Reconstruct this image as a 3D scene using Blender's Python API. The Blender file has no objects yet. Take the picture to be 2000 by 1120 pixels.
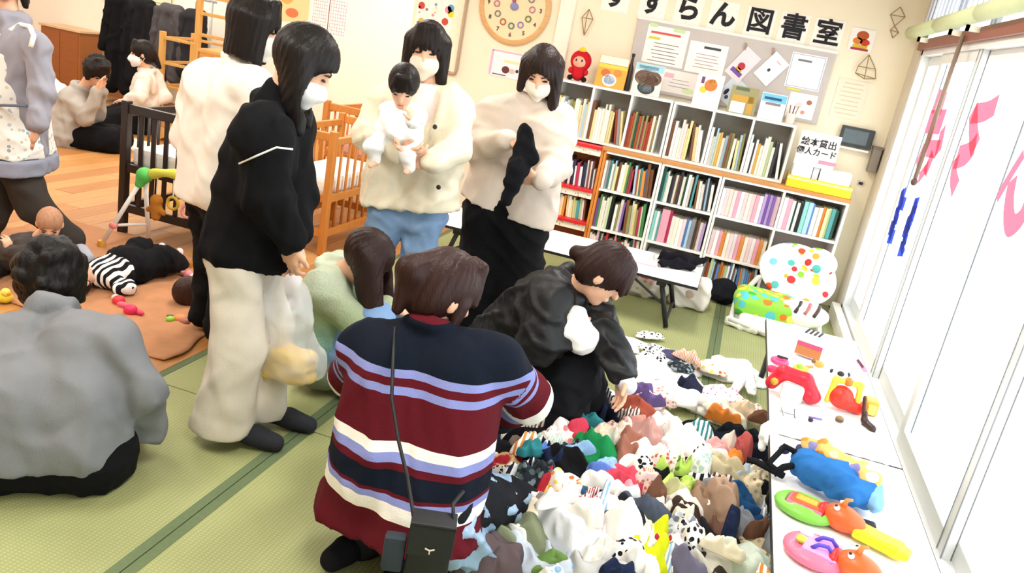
import bpy, bmesh, math, random
import numpy as np
from mathutils import Vector, Matrix

# ------------------------------------------------------------------ camera
SC = bpy.context.scene
COL = SC.collection
CAM_Z = 1.6
YAW, PITCH, ROLL, FPX = 0.23447862, 1.27111255, 0.18657966, 1594.34
def _rx(t): return np.array([[1,0,0],[0,math.cos(t),-math.sin(t)],[0,math.sin(t),math.cos(t)]])
def _rz(t): return np.array([[math.cos(t),-math.sin(t),0],[math.sin(t),math.cos(t),0],[0,0,1]])
CR = _rz(YAW) @ _rx(PITCH) @ _rz(ROLL)
cam = bpy.data.cameras.new('camera'); camo = bpy.data.objects.new('camera', cam); COL.objects.link(camo)
m4 = np.eye(4); m4[:3,:3] = CR; m4[2,3] = CAM_Z
camo.matrix_world = Matrix(m4.tolist())
cam.sensor_width = 36.0; cam.lens = FPX/2000*36; cam.clip_start = .05
SC.camera = camo

# ------------------------------------------------------------------ sky, lamps, exposure
SKY_STRENGTH = 4.0
LAMP_W = 40.0
SC.view_settings.view_transform = 'Standard'; SC.view_settings.look = 'None'
SC.view_settings.gamma = 1; SC.view_settings.use_curve_mapping = False
SC.view_settings.exposure = 0.0
w = bpy.data.worlds.new('overcast_sky'); SC.world = w; w.use_nodes = True
w.node_tree.nodes['Background'].inputs[0].default_value = (0.93, 0.97, 1.0, 1)
w.node_tree.nodes['Background'].inputs[1].default_value = SKY_STRENGTH
def portal(loc, rot, sx, sy):
    l = bpy.data.lights.new('window_portal', 'AREA'); l.shape = 'RECTANGLE'; l.size = sx; l.size_y = sy
    l.cycles.is_portal = True
    o = bpy.data.objects.new('window_portal', l); COL.objects.link(o); o.location = loc; o.rotation_euler = rot
portal((1.12, 3.0, 1.1), (0, math.radians(90), 0), 2.3, 7.6)
CEIL = 2.7
LAMPS = [(-3.6,7.0),(-6.4,7.2),(-.4,1.6),(-.4,4.2),(-2.4,1.6),(-2.4,4.2),(-4.8,2.2),(-4.8,5.2),(-7.2,2.2),(-7.2,5.2)]  # first two are unseen extras, added to brighten the dim back-left wall

# ------------------------------------------------------------------ pixel rays (2000 x 1120 frame)
def ray(x, y): return CR @ np.array([(x-1000)/FPX, -(y-560)/FPX, -1.0])
O0 = np.array([0, 0, CAM_Z])
def A(x, y, Y): d = ray(x, y); return O0 + d*(Y/d[1])
def AZ(x, y, z=0.): d = ray(x, y); return O0 + d*((z-CAM_Z)/d[2])
def AX(x, y, X): d = ray(x, y); return O0 + d*(X/d[0])
def V(*a): return np.array(a, float)
def nrm(v): v = np.asarray(v, float); return v/max(1e-9, np.linalg.norm(v))

# ------------------------------------------------------------------ materials
def lin(h):
    h = h.lstrip('#'); c = [int(h[i:i+2], 16)/255 for i in (0, 2, 4)]
    return tuple((x/12.92 if x <= .04045 else ((x+.055)/1.055)**2.4) for x in c)
_M = {}
def add_ridge(nt, tc, bp, ridge, rscale):
    """soft creases of cloth"""
    n3 = nt.nodes.new('ShaderNodeTexNoise'); n3.noise_type = 'RIDGED_MULTIFRACTAL'; n3.inputs['Scale'].default_value = rscale; n3.inputs['Detail'].default_value = 1.5; n3.inputs['Distortion'].default_value = .6
    nt.links.new(tc.outputs['Object'], n3.inputs['Vector'])
    b2 = nt.nodes.new('ShaderNodeBump'); b2.inputs['Strength'].default_value = ridge; b2.inputs['Distance'].default_value = .03
    nt.links.new(n3.outputs['Fac'], b2.inputs['Height']); nt.links.new(b2.outputs[0], bp.inputs['Normal'])
def mat(h, rough=.7, var=.10, scale=30., bump=0., spec=.4, bscale=None, sheen=0., emit=0., stretch=None, key='', ridge=0., rscale=9.):
    k = (h, rough, var, scale, bump, spec, bscale, sheen, emit, stretch, key, ridge, rscale)
    if k in _M: return _M[k]
    m = bpy.data.materials.new('m_%s_%d' % (h.strip('#'), len(_M))); m.use_nodes = True
    nt = m.node_tree; b = nt.nodes['Principled BSDF']
    c = lin(h)
    b.inputs['Roughness'].default_value = rough
    b.inputs['Specular IOR Level'].default_value = spec
    if sheen: b.inputs['Sheen Weight'].default_value = sheen
    if emit: b.inputs['Emission Color'].default_value = (*c, 1); b.inputs['Emission Strength'].default_value = emit
    tc = nt.nodes.new('ShaderNodeTexCoord'); mp = nt.nodes.new('ShaderNodeMapping')
    nt.links.new(tc.outputs['Object'], mp.inputs[0])
    if stretch: mp.inputs['Scale'].default_value = stretch
    n = nt.nodes.new('ShaderNodeTexNoise'); n.inputs['Scale'].default_value = scale; n.inputs['Detail'].default_value = 3
    nt.links.new(mp.outputs[0], n.inputs['Vector'])
    r = nt.nodes.new('ShaderNodeMix'); r.data_type = 'RGBA'
    r.inputs[6].default_value = (*[max(0, x*(1-var)) for x in c], 1); r.inputs[7].default_value = (*[min(1, x*(1+var)) for x in c], 1)
    nt.links.new(n.outputs['Fac'], r.inputs[0]); nt.links.new(r.outputs[2], b.inputs['Base Color'])
    if bump:
        n2 = nt.nodes.new('ShaderNodeTexNoise'); n2.inputs['Scale'].default_value = bscale or scale*3
        nt.links.new(mp.outputs[0], n2.inputs['Vector'])
        bp = nt.nodes.new('ShaderNodeBump'); bp.inputs['Strength'].default_value = bump; bp.inputs['Distance'].default_value = .004
        nt.links.new(n2.outputs['Fac'], bp.inputs['Height']); nt.links.new(bp.outputs[0], b.inputs['Normal'])
        if ridge: add_ridge(nt, tc, bp, ridge, rscale)
    _M[k] = m; return m
def cloth(h, bump=.25, var=.10, ridge=.8, rs=6.): return mat(h, .92, var, 14., bump, .15, 260., .0, ridge=ridge, rscale=rs)
def wood(h, sy=(1, 12, 12), var=.22): return mat(h, .45, var, 6., .05, .4, 40., stretch=sy)
def paint(h, rough=.5, var=.02): return mat(h, rough, var, 8., 0, .4)
def ramp_mat(attr, stops, rough=.92, bump=.3):
    """constant bands of colour along a float attribute stored on the mesh (knitted stripes)"""
    m = bpy.data.materials.new('bands_' + attr); m.use_nodes = True; nt = m.node_tree; b = nt.nodes['Principled BSDF']
    b.inputs['Roughness'].default_value = rough; b.inputs['Specular IOR Level'].default_value = .15
    a = nt.nodes.new('ShaderNodeAttribute'); a.attribute_name = attr
    cr = nt.nodes.new('ShaderNodeValToRGB'); cr.color_ramp.interpolation = 'CONSTANT'
    e = cr.color_ramp.elements
    while len(e) < len(stops): e.new(.5)
    for i, (p, h) in enumerate(stops): e[i].position = p; e[i].color = (*lin(h), 1)
    nt.links.new(a.outputs['Fac'], cr.inputs[0]); nt.links.new(cr.outputs[0], b.inputs['Base Color'])
    tc = nt.nodes.new('ShaderNodeTexCoord'); n = nt.nodes.new('ShaderNodeTexNoise'); n.inputs['Scale'].default_value = 220
    nt.links.new(tc.outputs['Object'], n.inputs['Vector'])
    bp = nt.nodes.new('ShaderNodeBump'); bp.inputs['Strength'].default_value = bump; bp.inputs['Distance'].default_value = .004
    nt.links.new(n.outputs['Fac'], bp.inputs['Height']); nt.links.new(bp.outputs[0], b.inputs['Normal']); add_ridge(nt, tc, bp, .6, 6.)
    return m
def print_mat(base, cols, scale, rough=.8, thr=.35, kind='voronoi', ridge=.0):
    """printed fabric / printed plastic: coloured spots on a base colour"""
    m = bpy.data.materials.new('print_%d' % len(bpy.data.materials)); m.use_nodes = True; nt = m.node_tree; b = nt.nodes['Principled BSDF']
    b.inputs['Roughness'].default_value = rough; b.inputs['Specular IOR Level'].default_value = .2
    tc = nt.nodes.new('ShaderNodeTexCoord')
    v = nt.nodes.new('ShaderNodeTexVoronoi'); v.inputs['Scale'].default_value = scale
    nt.links.new(tc.outputs['Object'], v.inputs['Vector'])
    sp = nt.nodes.new('ShaderNodeSeparateColor'); nt.links.new(v.outputs['Color'], sp.inputs[0])
    cr = nt.nodes.new('ShaderNodeValToRGB'); cr.color_ramp.interpolation = 'CONSTANT'; e = cr.color_ramp.elements
    while len(e) < len(cols): e.new(.5)
    for i, h in enumerate(cols): e[i].position = i/len(cols); e[i].color = (*lin(h), 1)
    nt.links.new(sp.outputs[0], cr.inputs[0])
    lt = nt.nodes.new('ShaderNodeMath'); lt.operation = 'LESS_THAN'; lt.inputs[1].default_value = thr
    if kind == 'wave':
        wv = nt.nodes.new('ShaderNodeTexWave'); wv.inputs['Scale'].default_value = scale; wv.inputs['Distortion'].default_value = 4; wv.inputs['Detail'].default_value = 1
        nt.links.new(tc.outputs['Object'], wv.inputs['Vector']); nt.links.new(wv.outputs['Fac'], lt.inputs[0])
    elif kind == 'stripe':
        wv = nt.nodes.new('ShaderNodeTexWave'); wv.inputs['Scale'].default_value = scale; wv.inputs['Distortion'].default_value = .6
        nt.links.new(tc.outputs['Object'], wv.inputs['Vector']); nt.links.new(wv.outputs['Fac'], lt.inputs[0])
    else:
        nt.links.new(v.outputs['Distance'], lt.inputs[0])
    mx = nt.nodes.new('ShaderNodeMix'); mx.data_type = 'RGBA'; mx.inputs[6].default_value = (*lin(base), 1)
    nt.links.new(lt.outputs[0], mx.inputs[0]); nt.links.new(cr.outputs[0], mx.inputs[7]); nt.links.new(mx.outputs[2], b.inputs['Base Color'])
    if ridge:
        bp = nt.nodes.new('ShaderNodeBump'); bp.inputs['Strength'].default_value = .01; add_ridge(nt, tc, bp, ridge, 13.); nt.links.new(bp.outputs[0], b.inputs['Normal'])
    return m

# ------------------------------------------------------------------ objects
def tag(o, label=None, cat=None, group=None, kind=None):
    if label: o['label'] = label
    if cat: o['category'] = cat
    if group: o['group'] = group
    if kind: o['kind'] = kind
    return o
def empty(name, loc=(0, 0, 0), label=None, cat=None, group=None, rz=0):
    o = bpy.data.objects.new(name, None); COL.objects.link(o); o.location = [float(x) for x in loc]; o.rotation_euler = (0, 0, rz); o.empty_display_size = .05
    return tag(o, label, cat, group)
def link(name, me, m=None, parent=None, world=True):
    o = bpy.data.objects.new(name, me); COL.objects.link(o)
    if m is not None:
        for mm in (m if isinstance(m, (list, tuple)) else [m]): me.materials.append(mm)
    if parent is not None:
        o.parent = parent
        if world: o.matrix_parent_inverse = mworld(parent).inverted()
    return o
def mworld(o):
    l = Matrix.LocRotScale(o.location, o.rotation_euler, o.scale)
    return l if o.parent is None else mworld(o.parent) @ o.matrix_parent_inverse @ l
def mesh_np(name, v, f, smooth=True):
    me = bpy.data.meshes.new(name); v = np.asarray(v, np.float32)
    if isinstance(f, np.ndarray):
        n = len(f); k = f.shape[1]
        me.vertices.add(len(v)); me.vertices.foreach_set('co', v.ravel())
        me.loops.add(n*k); me.loops.foreach_set('vertex_index', f.astype(np.int32).ravel())
        me.polygons.add(n); me.polygons.foreach_set('loop_start', np.arange(0, n*k, k, dtype=np.int32))
        me.update(calc_edges=True)
    else:
        me.from_pydata([tuple(map(float, p)) for p in v], [], f)
    if smooth: me.polygons.foreach_set('use_smooth', np.ones(len(me.polygons), bool))
    return me
class MB:
    """collects simple solids into one mesh"""
    def __init__(s): s.v = []; s.f = []; s.mi = []; s.cur = 0
    def add(s, v, f):
        o = len(s.v); s.v += [tuple(map(float, p)) for p in v]; s.f += [[i+o for i in q] for q in f]; s.mi += [s.cur]*len(f); return s
    def box(s, lo, hi, M=None):
        x0, y0, z0 = lo; x1, y1, z1 = hi
        v = [(x0,y0,z0),(x1,y0,z0),(x1,y1,z0),(x0,y1,z0),(x0,y0,z1),(x1,y0,z1),(x1,y1,z1),(x0,y1,z1)]
        if M is not None: v = [M(p) for p in v]
        return s.add(v, [[3,2,1,0],[4,5,6,7],[0,1,5,4],[1,2,6,5],[2,3,7,6],[3,0,4,7]])
    def tube(s, pts, r, n=10, cap=True, closed=False):
        P = [np.asarray(p, float) for p in pts]; m = len(P); v = []; f = []
        up = None
        for i, p in enumerate(P):
            t = nrm((P[(i+1) % m]-P[i-1]) if closed else (P[min(i+1, m-1)]-P[max(i-1, 0)]))
            if up is None: up = np.array([0, 0, 1.]) if abs(t[2]) < .9 else np.array([1., 0, 0])
            a = nrm(np.cross(t, up)); b = np.cross(a, t); up = b
            rr = r[i] if isinstance(r, (list, tuple)) else r
            for k in range(n):
                q = 2*math.pi*k/n; v.append(p+rr*(math.cos(q)*a+math.sin(q)*b))
        for i in range(m if closed else m-1):
            for k in range(n):
                j = (i+1) % m; f.append([i*n+k, i*n+(k+1) % n, j*n+(k+1) % n, j*n+k])
        if cap and not closed: f += [list(range(n))[::-1], [(m-1)*n+k for k in range(n)]]
        return s.add(v, f)
    def prism(s, poly, axis_o, ex, ey, ez, depth):
        """polygon (2D pts in ex,ey plane at axis_o) extruded along ez by depth"""
        n = len(poly); a = [axis_o+ex*p[0]+ey*p[1] for p in poly]; b = [p+ez*depth for p in a]
        return s.add(a+b, [list(range(n))[::-1], list(range(n, 2*n))]+[[i, (i+1) % n, n+(i+1) % n, n+i] for i in range(n)])
    def lathe(s, prof, c, axis=(0, 0, 1), n=20, sc=(1, 1)):
        ax = nrm(axis); a = nrm(np.cross(ax, [0, 1, 0] if abs(ax[1]) < .9 else [1, 0, 0])); b = np.cross(ax, a); v = []; f = []
        for (r, z) in prof:
            for k in range(n):
                q = 2*math.pi*k/n; v.append(np.asarray(c)+ax*z+r*(math.cos(q)*a*sc[0]+math.sin(q)*b*sc[1]))
        for i in range(len(prof)-1):
            for k in range(n): f.append([i*n+k, i*n+(k+1) % n, (i+1)*n+(k+1) % n, (i+1)*n+k])
        f += [list(range(n))[::-1], [(len(prof)-1)*n+k for k in range(n)]]
        return s.add(v, f)
    def ball(s, c, r, M=None, nu=14, nv=9):
        r = r if hasattr(r, '__len__') else (r, r, r); v = []; f = []
        for j in range(1, nv):
            t = math.pi*j/nv
            for i in range(nu):
                p = 2*math.pi*i/nu; q = np.array([r[0]*math.sin(t)*math.cos(p), r[1]*math.sin(t)*math.sin(p), r[2]*math.cos(t)])
                if M is not None: q = q @ M
                v.append(np.asarray(c)+q)
        top = np.array([0, 0, r[2]]); top = top @ M if M is not None else top
        v += [np.asarray(c)+top, np.asarray(c)-top]; T = len(v)-2
        for j in range(nv-2):
            for i in range(nu): f.append([j*nu+i, (j+1)*nu+i, (j+1)*nu+(i+1) % nu, j*nu+(i+1) % nu])
        for i in range(nu): f += [[T, i, (i+1) % nu], [T+1, (nv-2)*nu+(i+1) % nu, (nv-2)*nu+i]]
        return s.add(v, f)
    def build(s, name, m, parent=None, smooth=False, bevel=0):
        me = bpy.data.meshes.new(name); me.from_pydata(s.v, [], s.f)
        ms = m if isinstance(m, (list, tuple)) else [m]
        if any(s.mi): me.polygons.foreach_set('material_index', s.mi)
        if smooth:
            me.polygons.foreach_set('use_smooth', np.ones(len(me.polygons), bool))
        if bevel or smooth == 'auto':
            bm = bmesh.new(); bm.from_mesh(me)
            if bevel: bmesh.ops.bevel(bm, geom=[e for e in bm.edges if e.is_manifold and e.calc_face_angle(0) > .6], offset=bevel, segments=2, affect='EDGES', profile=.6)
            bm.to_mesh(me); bm.free()
            if smooth == 'auto':
                me.polygons.foreach_set('use_smooth', np.ones(len(me.polygons), bool)); me.set_sharp_from_angle(angle=.7)
        o = link(name, me, list(ms), parent); me.update()
        return o
def bx(name, lo, hi, m, parent=None, bevel=.003):
    return MB().box(lo, hi).build(name, m, parent, bevel=bevel)
def children_of(o): return [c for c in COL.objects if c.parent == o]
def copy_tree(o, parent=None):
    c = o.copy(); COL.objects.link(c)
    if parent is not None: c.parent = parent
    for ch in list(o.children): copy_tree(ch, c)
    return c
def text_mesh(s, size, m, name, parent, M, depth=.002, bold=.0):
    cu = bpy.data.curves.new('t', 'FONT'); cu.body = s; cu.size = size; cu.align_x = 'CENTER'; cu.align_y = 'CENTER'; cu.extrude = depth; cu.offset = bold; cu.resolution_u = 3
    t = bpy.data.objects.new('t', cu); COL.objects.link(t)
    bpy.context.view_layer.update()
    me = bpy.data.meshes.new_from_object(t.evaluated_get(bpy.context.evaluated_depsgraph_get()))
    bpy.data.objects.remove(t); bpy.data.curves.remove(cu)
    me.transform(M); me.materials.clear()
    return link(name, me, m, parent)
# ------------------------------------------------------------------ solids from distance fields (bodies, clothes, hair)
def tc(a, b, r1, r2=None): return ('c', np.asarray(a, float), np.asarray(b, float), r1, r1 if r2 is None else r2)
def el(c, r, M=None): return ('e', np.asarray(c, float), np.asarray(r, float), np.eye(3) if M is None else np.asarray(M, float))
def tor(c, n, R, r): return ('t', np.asarray(c, float), nrm(n), R, r)
def rb(c, h, M=None, r=.01): return ('b', np.asarray(c, float), np.asarray(h, float), np.eye(3) if M is None else np.asarray(M, float), r)
def bounds(p):
    if len(p) == 2: p = p[0]
    if p[0] == 'c': R = max(p[3], p[4]); return np.minimum(p[1], p[2])-R, np.maximum(p[1], p[2])+R
    if p[0] == 'e': R = max(p[2]); return p[1]-R, p[1]+R
    if p[0] == 't': R = p[3]+p[4]; return p[1]-R, p[1]+R
    if p[0] == 'b': R = np.linalg.norm(p[2])+p[4]; return p[1]-R, p[1]+R
def dist(p, X):
    if p[0] == 'c':
        a, b = p[1], p[2]; ba = b-a; L = max(1e-9, ba@ba); t = np.clip(((X-a)@ba)/L, 0, 1).astype(np.float32)
        return np.linalg.norm(X-a-t[..., None]*ba, axis=-1)-(p[3]+(p[4]-p[3])*t)
    if p[0] == 'e':
        q = (X-p[1])@p[3].T; k0 = np.linalg.norm(q/p[2], axis=-1); k1 = np.linalg.norm(q/(p[2]**2), axis=-1); return k0*(k0-1)/np.maximum(k1, 1e-6)
    if p[0] == 't':
        q = X-p[1]; h = q@p[2]; rad = np.sqrt(np.maximum(0, (q*q).sum(-1)-h*h)); return np.sqrt((rad-p[3])**2+h*h)-p[4]
    if p[0] == 'b':
        q = np.abs((X-p[1])@p[3].T)-p[2]; return np.linalg.norm(np.maximum(q, 0), axis=-1)+np.minimum(q.max(-1), 0)-p[4]
def field(prims, h, k, cuts=()):
    lo = np.min([bounds(p)[0] for p in prims], 0)-2.5*h-k*.3; hi = np.max([bounds(p)[1] for p in prims], 0)+2.5*h+k*.3
    n = np.ceil((hi-lo)/h).astype(int)+1
    F = np.full(n, .5, np.float32)
    ax = [(lo[i]+h*np.arange(n[i])).astype(np.float32) for i in range(3)]
    def blk(p, pad):
        a, b = bounds(p); i0 = np.clip(np.floor((a-pad-lo)/h).astype(int), 0, n); i1 = np.clip(np.ceil((b+pad-lo)/h).astype(int)+1, 0, n)
        sl = tuple(slice(i0[i], i1[i]) for i in range(3))
        X = np.stack(np.meshgrid(*[ax[i][sl[i]] for i in range(3)], indexing='ij'), -1)
        return sl, X
    for p in prims:
        kk = k
        if len(p) == 2: p, kk = p
        sl, X = blk(p, kk+2*h)
        if X.size == 0: continue
        d = dist(p, X); f = F[sl]
        if kk > 0:
            t = np.clip(.5+.5*(f-d)/kk, 0, 1); F[sl] = f*(1-t)+d*t-kk*t*(1-t)
        else: F[sl] = np.minimum(f, d)
    for c in cuts:
        if c[0] == 'p':
            X = np.stack(np.meshgrid(*ax, indexing='ij'), -1); F = np.maximum(F, ((X-np.asarray(c[1]))@nrm(c[2])).astype(np.float32))
        elif c[0] == '-':
            sl, X = blk(c[1], .04); F[sl] = np.maximum(F[sl], -dist(c[1], X))
        elif c[0] == '+':
            sl, X = blk(c[1], .04); d = dist(c[1], X); f = F[sl]; t = np.clip(.5+.5*(f-d)/c[2], 0, 1); F[sl] = f*(1-t)+d*t-c[2]*t*(1-t)
        elif c[0] == '&':
            X = np.stack(np.meshgrid(*ax, indexing='ij'), -1); F = np.maximum(F, dist(c[1], X).astype(np.float32))
    return F, lo
def surfnet(F, lo, h):
    n = np.array(F.shape); inside = F < 0
    nx, ny, nz = n-1
    cnt = np.zeros((nx, ny, nz), np.uint8)
    for dx in (0, 1):
        for dy in (0, 1):
            for dz in (0, 1): cnt += inside[dx:nx+dx, dy:ny+dy, dz:nz+dz]
    cells = np.argwhere((cnt > 0) & (cnt < 8)); idx = np.full((nx, ny, nz), -1, np.int64); idx[tuple(cells.T)] = np.arange(len(cells))
    acc = np.zeros((len(cells), 3)); c = np.zeros(len(cells))
    cor = [(a, b, d) for a in (0, 1) for b in (0, 1) for d in (0, 1)]
    vals = {q: F[tuple((cells+np.array(q)).T)] for q in cor}
    for q in cor:
        for a in range(3):
            if q[a] == 0:
                q2 = list(q); q2[a] = 1; q2 = tuple(q2); v0, v1 = vals[q], vals[q2]; s = (v0 < 0) != (v1 < 0)
                t = np.where(s, v0/np.where(np.abs(v0-v1) < 1e-9, 1, v0-v1), 0); pt = np.tile(np.array(q, float), (len(cells), 1)); pt[:, a] += t
                acc[s] += pt[s]; c[s] += 1
    vert = lo+h*(cells+acc/np.maximum(c, 1)[:, None])
    faces = []
    for a in range(3):
        b, d = (a+1) % 3, (a+2) % 3
        s0 = [slice(0, None)]*3; s1 = [slice(0, None)]*3; s0[a] = slice(0, n[a]-1); s1[a] = slice(1, n[a])
        e = np.argwhere(inside[tuple(s0)] != inside[tuple(s1)])
        e = e[(e[:, b] > 0) & (e[:, d] > 0) & (e[:, b] < n[b]-1) & (e[:, d] < n[d]-1)]
        if not len(e): continue
        fl = inside[tuple(e.T)]
        def g(db, dd):
            q = e.copy(); q[:, b] -= db; q[:, d] -= dd; return idx[tuple(q.T)]
        f = np.stack([g(0, 0), g(1, 0), g(1, 1), g(0, 1)], 1); f[~fl] = f[~fl][:, ::-1]; faces.append(f)
    return vert, np.concatenate(faces)
def vnormals(v, f):
    a = np.cross(v[f[:, 2]]-v[f[:, 0]], v[f[:, 3]]-v[f[:, 1]]); N = np.zeros_like(v)
    for i in range(4): np.add.at(N, f[:, i], a)
    return N/np.maximum(np.linalg.norm(N, axis=1), 1e-9)[:, None]
def wrinkle(v, f, amp, wl, seed, aniso=(1, 1, 1)):
    """fold lines: narrow ridges that come and go in patches"""
    rs = np.random.RandomState(seed); N = vnormals(v, f); d = np.zeros(len(v)); p = v*np.asarray(aniso); w2 = 2*math.pi
    for i in range(6):
        kv = nrm(rs.randn(3)); s = wl*(.9+1.1*rs.rand())
        warp = .9*np.sin(p@(rs.randn(3)*w2/(wl*9))+rs.rand()*6)
        r = (.5+.5*np.cos(p@kv*w2/s+warp*2.2+rs.rand()*6))**4
        m = np.clip(.5+1.1*np.sin(p@(nrm(rs.randn(3))*w2/(wl*4.5))+rs.rand()*6+warp), 0, 1)
        d += r*m
    return v+N*((d-d.mean())*amp*1.35)[:, None]
def solid(name, prims, m, parent, h=.01, k=.03, cuts=(), wr=None, attrs=None, post=None):
    for _ in range(3):
        F, lo = field(prims, h, k, cuts)
        if (F < 0).any(): break
        print('empty solid', name, h); h *= .5
        if _ == 1: cuts = ()
    v, f = surfnet(F, lo, h)
    if wr: v = wrinkle(v, f, *wr)
    if post is not None: v = post(v, f)
    me = mesh_np(name, v, f)
    for an, fn in (attrs or {}).items():
        at = me.attributes.new(an, 'FLOAT', 'POINT'); at.data.foreach_set('value', np.asarray(fn(v), np.float32))
    return link(name, me, m, parent)
# ------------------------------------------------------------------ room shell
XW, YB, YL, XL, YF, XJ = 1.0, 6.65, 8.35, -9.3, -1.6, -2.86
CREAM = mat('#f6ead0', .85, .03, 3.)
WALLW = mat('#f7f1e3', .85, .03, 3.)
GREY_GAP = mat('#d9cdbb', .85, .03, 3.)
def glass_mat():
    m = bpy.data.materials.new('window_glass'); m.use_nodes = True; nt = m.node_tree
    for n in list(nt.nodes):
        if n.type != 'OUTPUT_MATERIAL': nt.nodes.remove(n)
    out = [n for n in nt.nodes if n.type == 'OUTPUT_MATERIAL'][0]
    t = nt.nodes.new('ShaderNodeBsdfTransparent'); t.inputs[0].default_value = (.95, .97, .97, 1)
    g = nt.nodes.new('ShaderNodeBsdfGlossy'); g.inputs['Roughness'].default_value = .03
    x = nt.nodes.new('ShaderNodeMixShader'); x.inputs[0].default_value = .05
    nt.links.new(t.outputs[0], x.inputs[1]); nt.links.new(g.outputs[0], x.inputs[2]); nt.links.new(x.outputs[0], out.inputs[0])
    return m
GLASS = glass_mat()
def struct(name, o): o.name = name; o['kind'] = 'structure'; return o
T = .12
floor = struct('floor', bx('floor', (XL-T, YF-T, -.12), (XW+T, YL+T, -.012), mat('#b98a55', .6), bevel=0))
struct('ceiling', bx('ceiling', (XL-T, YF-T, CEIL), (XW+T, YL+T, CEIL+.1), mat('#f4f1ea', .9, .02), bevel=0))
struct('wall_back', bx('wall_back', (XJ, YB, -.012), (XW+T, YB+T, CEIL), CREAM, bevel=0))
struct('wall_jog', bx('wall_jog', (XJ, YB+T, -.012), (XJ+T, YL+T, CEIL), CREAM, bevel=0))
struct('wall_back_left', bx('wall_back_left', (XL, YL, -.012), (XJ, YL+T, CEIL), WALLW, bevel=0))
struct('wall_left', bx('wall_left', (XL-T, YF, -.012), (XL, YL+T, CEIL), WALLW, bevel=0))
struct('wall_front', bx('wall_front', (XL-T, YF-T, -.012), (XW+T, YF, CEIL), WALLW, bevel=0))
WY0, WY1, WZ0, WZ1 = -.9, 6.38, .06, 2.42
wr_ = MB().box((XW, YF, -.012), (XW+T, YL, WZ0)).box((XW, YF, WZ1), (XW+T, YB, CEIL)).box((XW, WY1, WZ0), (XW+T, YB+T, WZ1)).box((XW, YF, WZ0), (XW+T, WY0, WZ1)).build('wall_right', GREY_GAP)
wr_['kind'] = 'structure'
# pilaster beside the clock, baseboards
struct('trim_1', bx('trim_1', (-1.62, YB-.035, -.0), (-1.5, YB, CEIL), WALLW, bevel=.004))
struct('baseboard_back', bx('baseboard_back', (XJ, YB-.012, 0), (-1.62, YB, .08), wood('#a9774a'), bevel=.002))
struct('baseboard_left', bx('baseboard_left', (XL, YL-.012, 0), (XJ, YL, .08), wood('#a9774a'), bevel=.002))
# tatami mats, each with two cloth borders along the long edges
def tatami_mat_material():
    m = bpy.data.materials.new('tatami_rush'); m.use_nodes = True; nt = m.node_tree; b = nt.nodes['Principled BSDF']; b.inputs['Roughness'].default_value = .55
    b.inputs['Specular IOR Level'].default_value = .35
    tx = nt.nodes.new('ShaderNodeTexCoord'); wv = nt.nodes.new('ShaderNodeTexWave'); wv.inputs['Scale'].default_value = 28; wv.inputs['Distortion'].default_value = .3; wv.bands_direction = 'Y'
    wx = nt.nodes.new('ShaderNodeTexWave'); wx.inputs['Scale'].default_value = 22; wx.bands_direction = 'X'
    n = nt.nodes.new('ShaderNodeTexNoise'); n.inputs['Scale'].default_value = 2.5
    for q in (wv, wx, n): nt.links.new(tx.outputs['Object'], q.inputs['Vector'])
    ad = nt.nodes.new('ShaderNodeMath'); ad.operation = 'MULTIPLY'; nt.links.new(wv.outputs['Fac'], ad.inputs[0]); nt.links.new(wx.outputs['Fac'], ad.inputs[1])
    mx = nt.nodes.new('ShaderNodeMix'); mx.data_type = 'RGBA'; mx.inputs[6].default_value = (*lin('#a0a56c'), 1); mx.inputs[7].default_value = (*lin('#b7ba8a'), 1)
    nt.links.new(ad.outputs[0], mx.inputs[0])
    m2 = nt.nodes.new('ShaderNodeMix'); m2.data_type = 'RGBA'; m2.blend_type = 'MULTIPLY'; m2.inputs[0].default_value = .35
    nt.links.new(mx.outputs[2], m2.inputs[6]); nt.links.new(n.outputs['Fac'], m2.inputs[7]); nt.links.new(m2.outputs[2], b.inputs['Base Color'])
    bp = nt.nodes.new('ShaderNodeBump'); bp.inputs['Strength'].default_value = .3; bp.inputs['Distance'].default_value = .002
    nt.links.new(ad.outputs[0], bp.inputs['Height']); nt.links.new(bp.outputs[0], b.inputs['Normal'])
    return m
RUSH = tatami_mat_material(); HERI = mat('#5f6e4c', .8, .15, 60., .2)
TX = [-2.05, -1.325, -.6, .15, .995]; TY0, TL = 2.59, 1.47
first = None
for i in range(4):
    y = TY0-TL*3
    while y < YB-.05:
        y1 = min(y+TL, YB); y0 = max(y, YF)
        if y1-y0 > .1:
            if first is None or abs((y1-y0)-TL) > .01 or i == 3:
                o = bx('tatami_mat', (TX[i]+.002, y0+.0025, -.012), (TX[i+1]-.002, y1-.0025, 0), RUSH, floor, bevel=.003)
                for xa in (TX[i]+.002, TX[i+1]-.036): bx('mat_border', (xa, y0+.0025, -.004), (xa+.034, y1-.0025, .0015), HERI, o, bevel=0)
            else:
                o = bx('tatami_mat', (TX[i]+.002, y0+.0025, -.012), (TX[i+1]-.002, y1-.0025, 0), RUSH, floor, bevel=.003)
                for xa in (TX[i]+.002, TX[i+1]-.036): bx('mat_border', (xa, y0+.0025, -.004), (xa+.034, y1-.0025, .0015), HERI, o, bevel=0)
        y += TL
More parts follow.
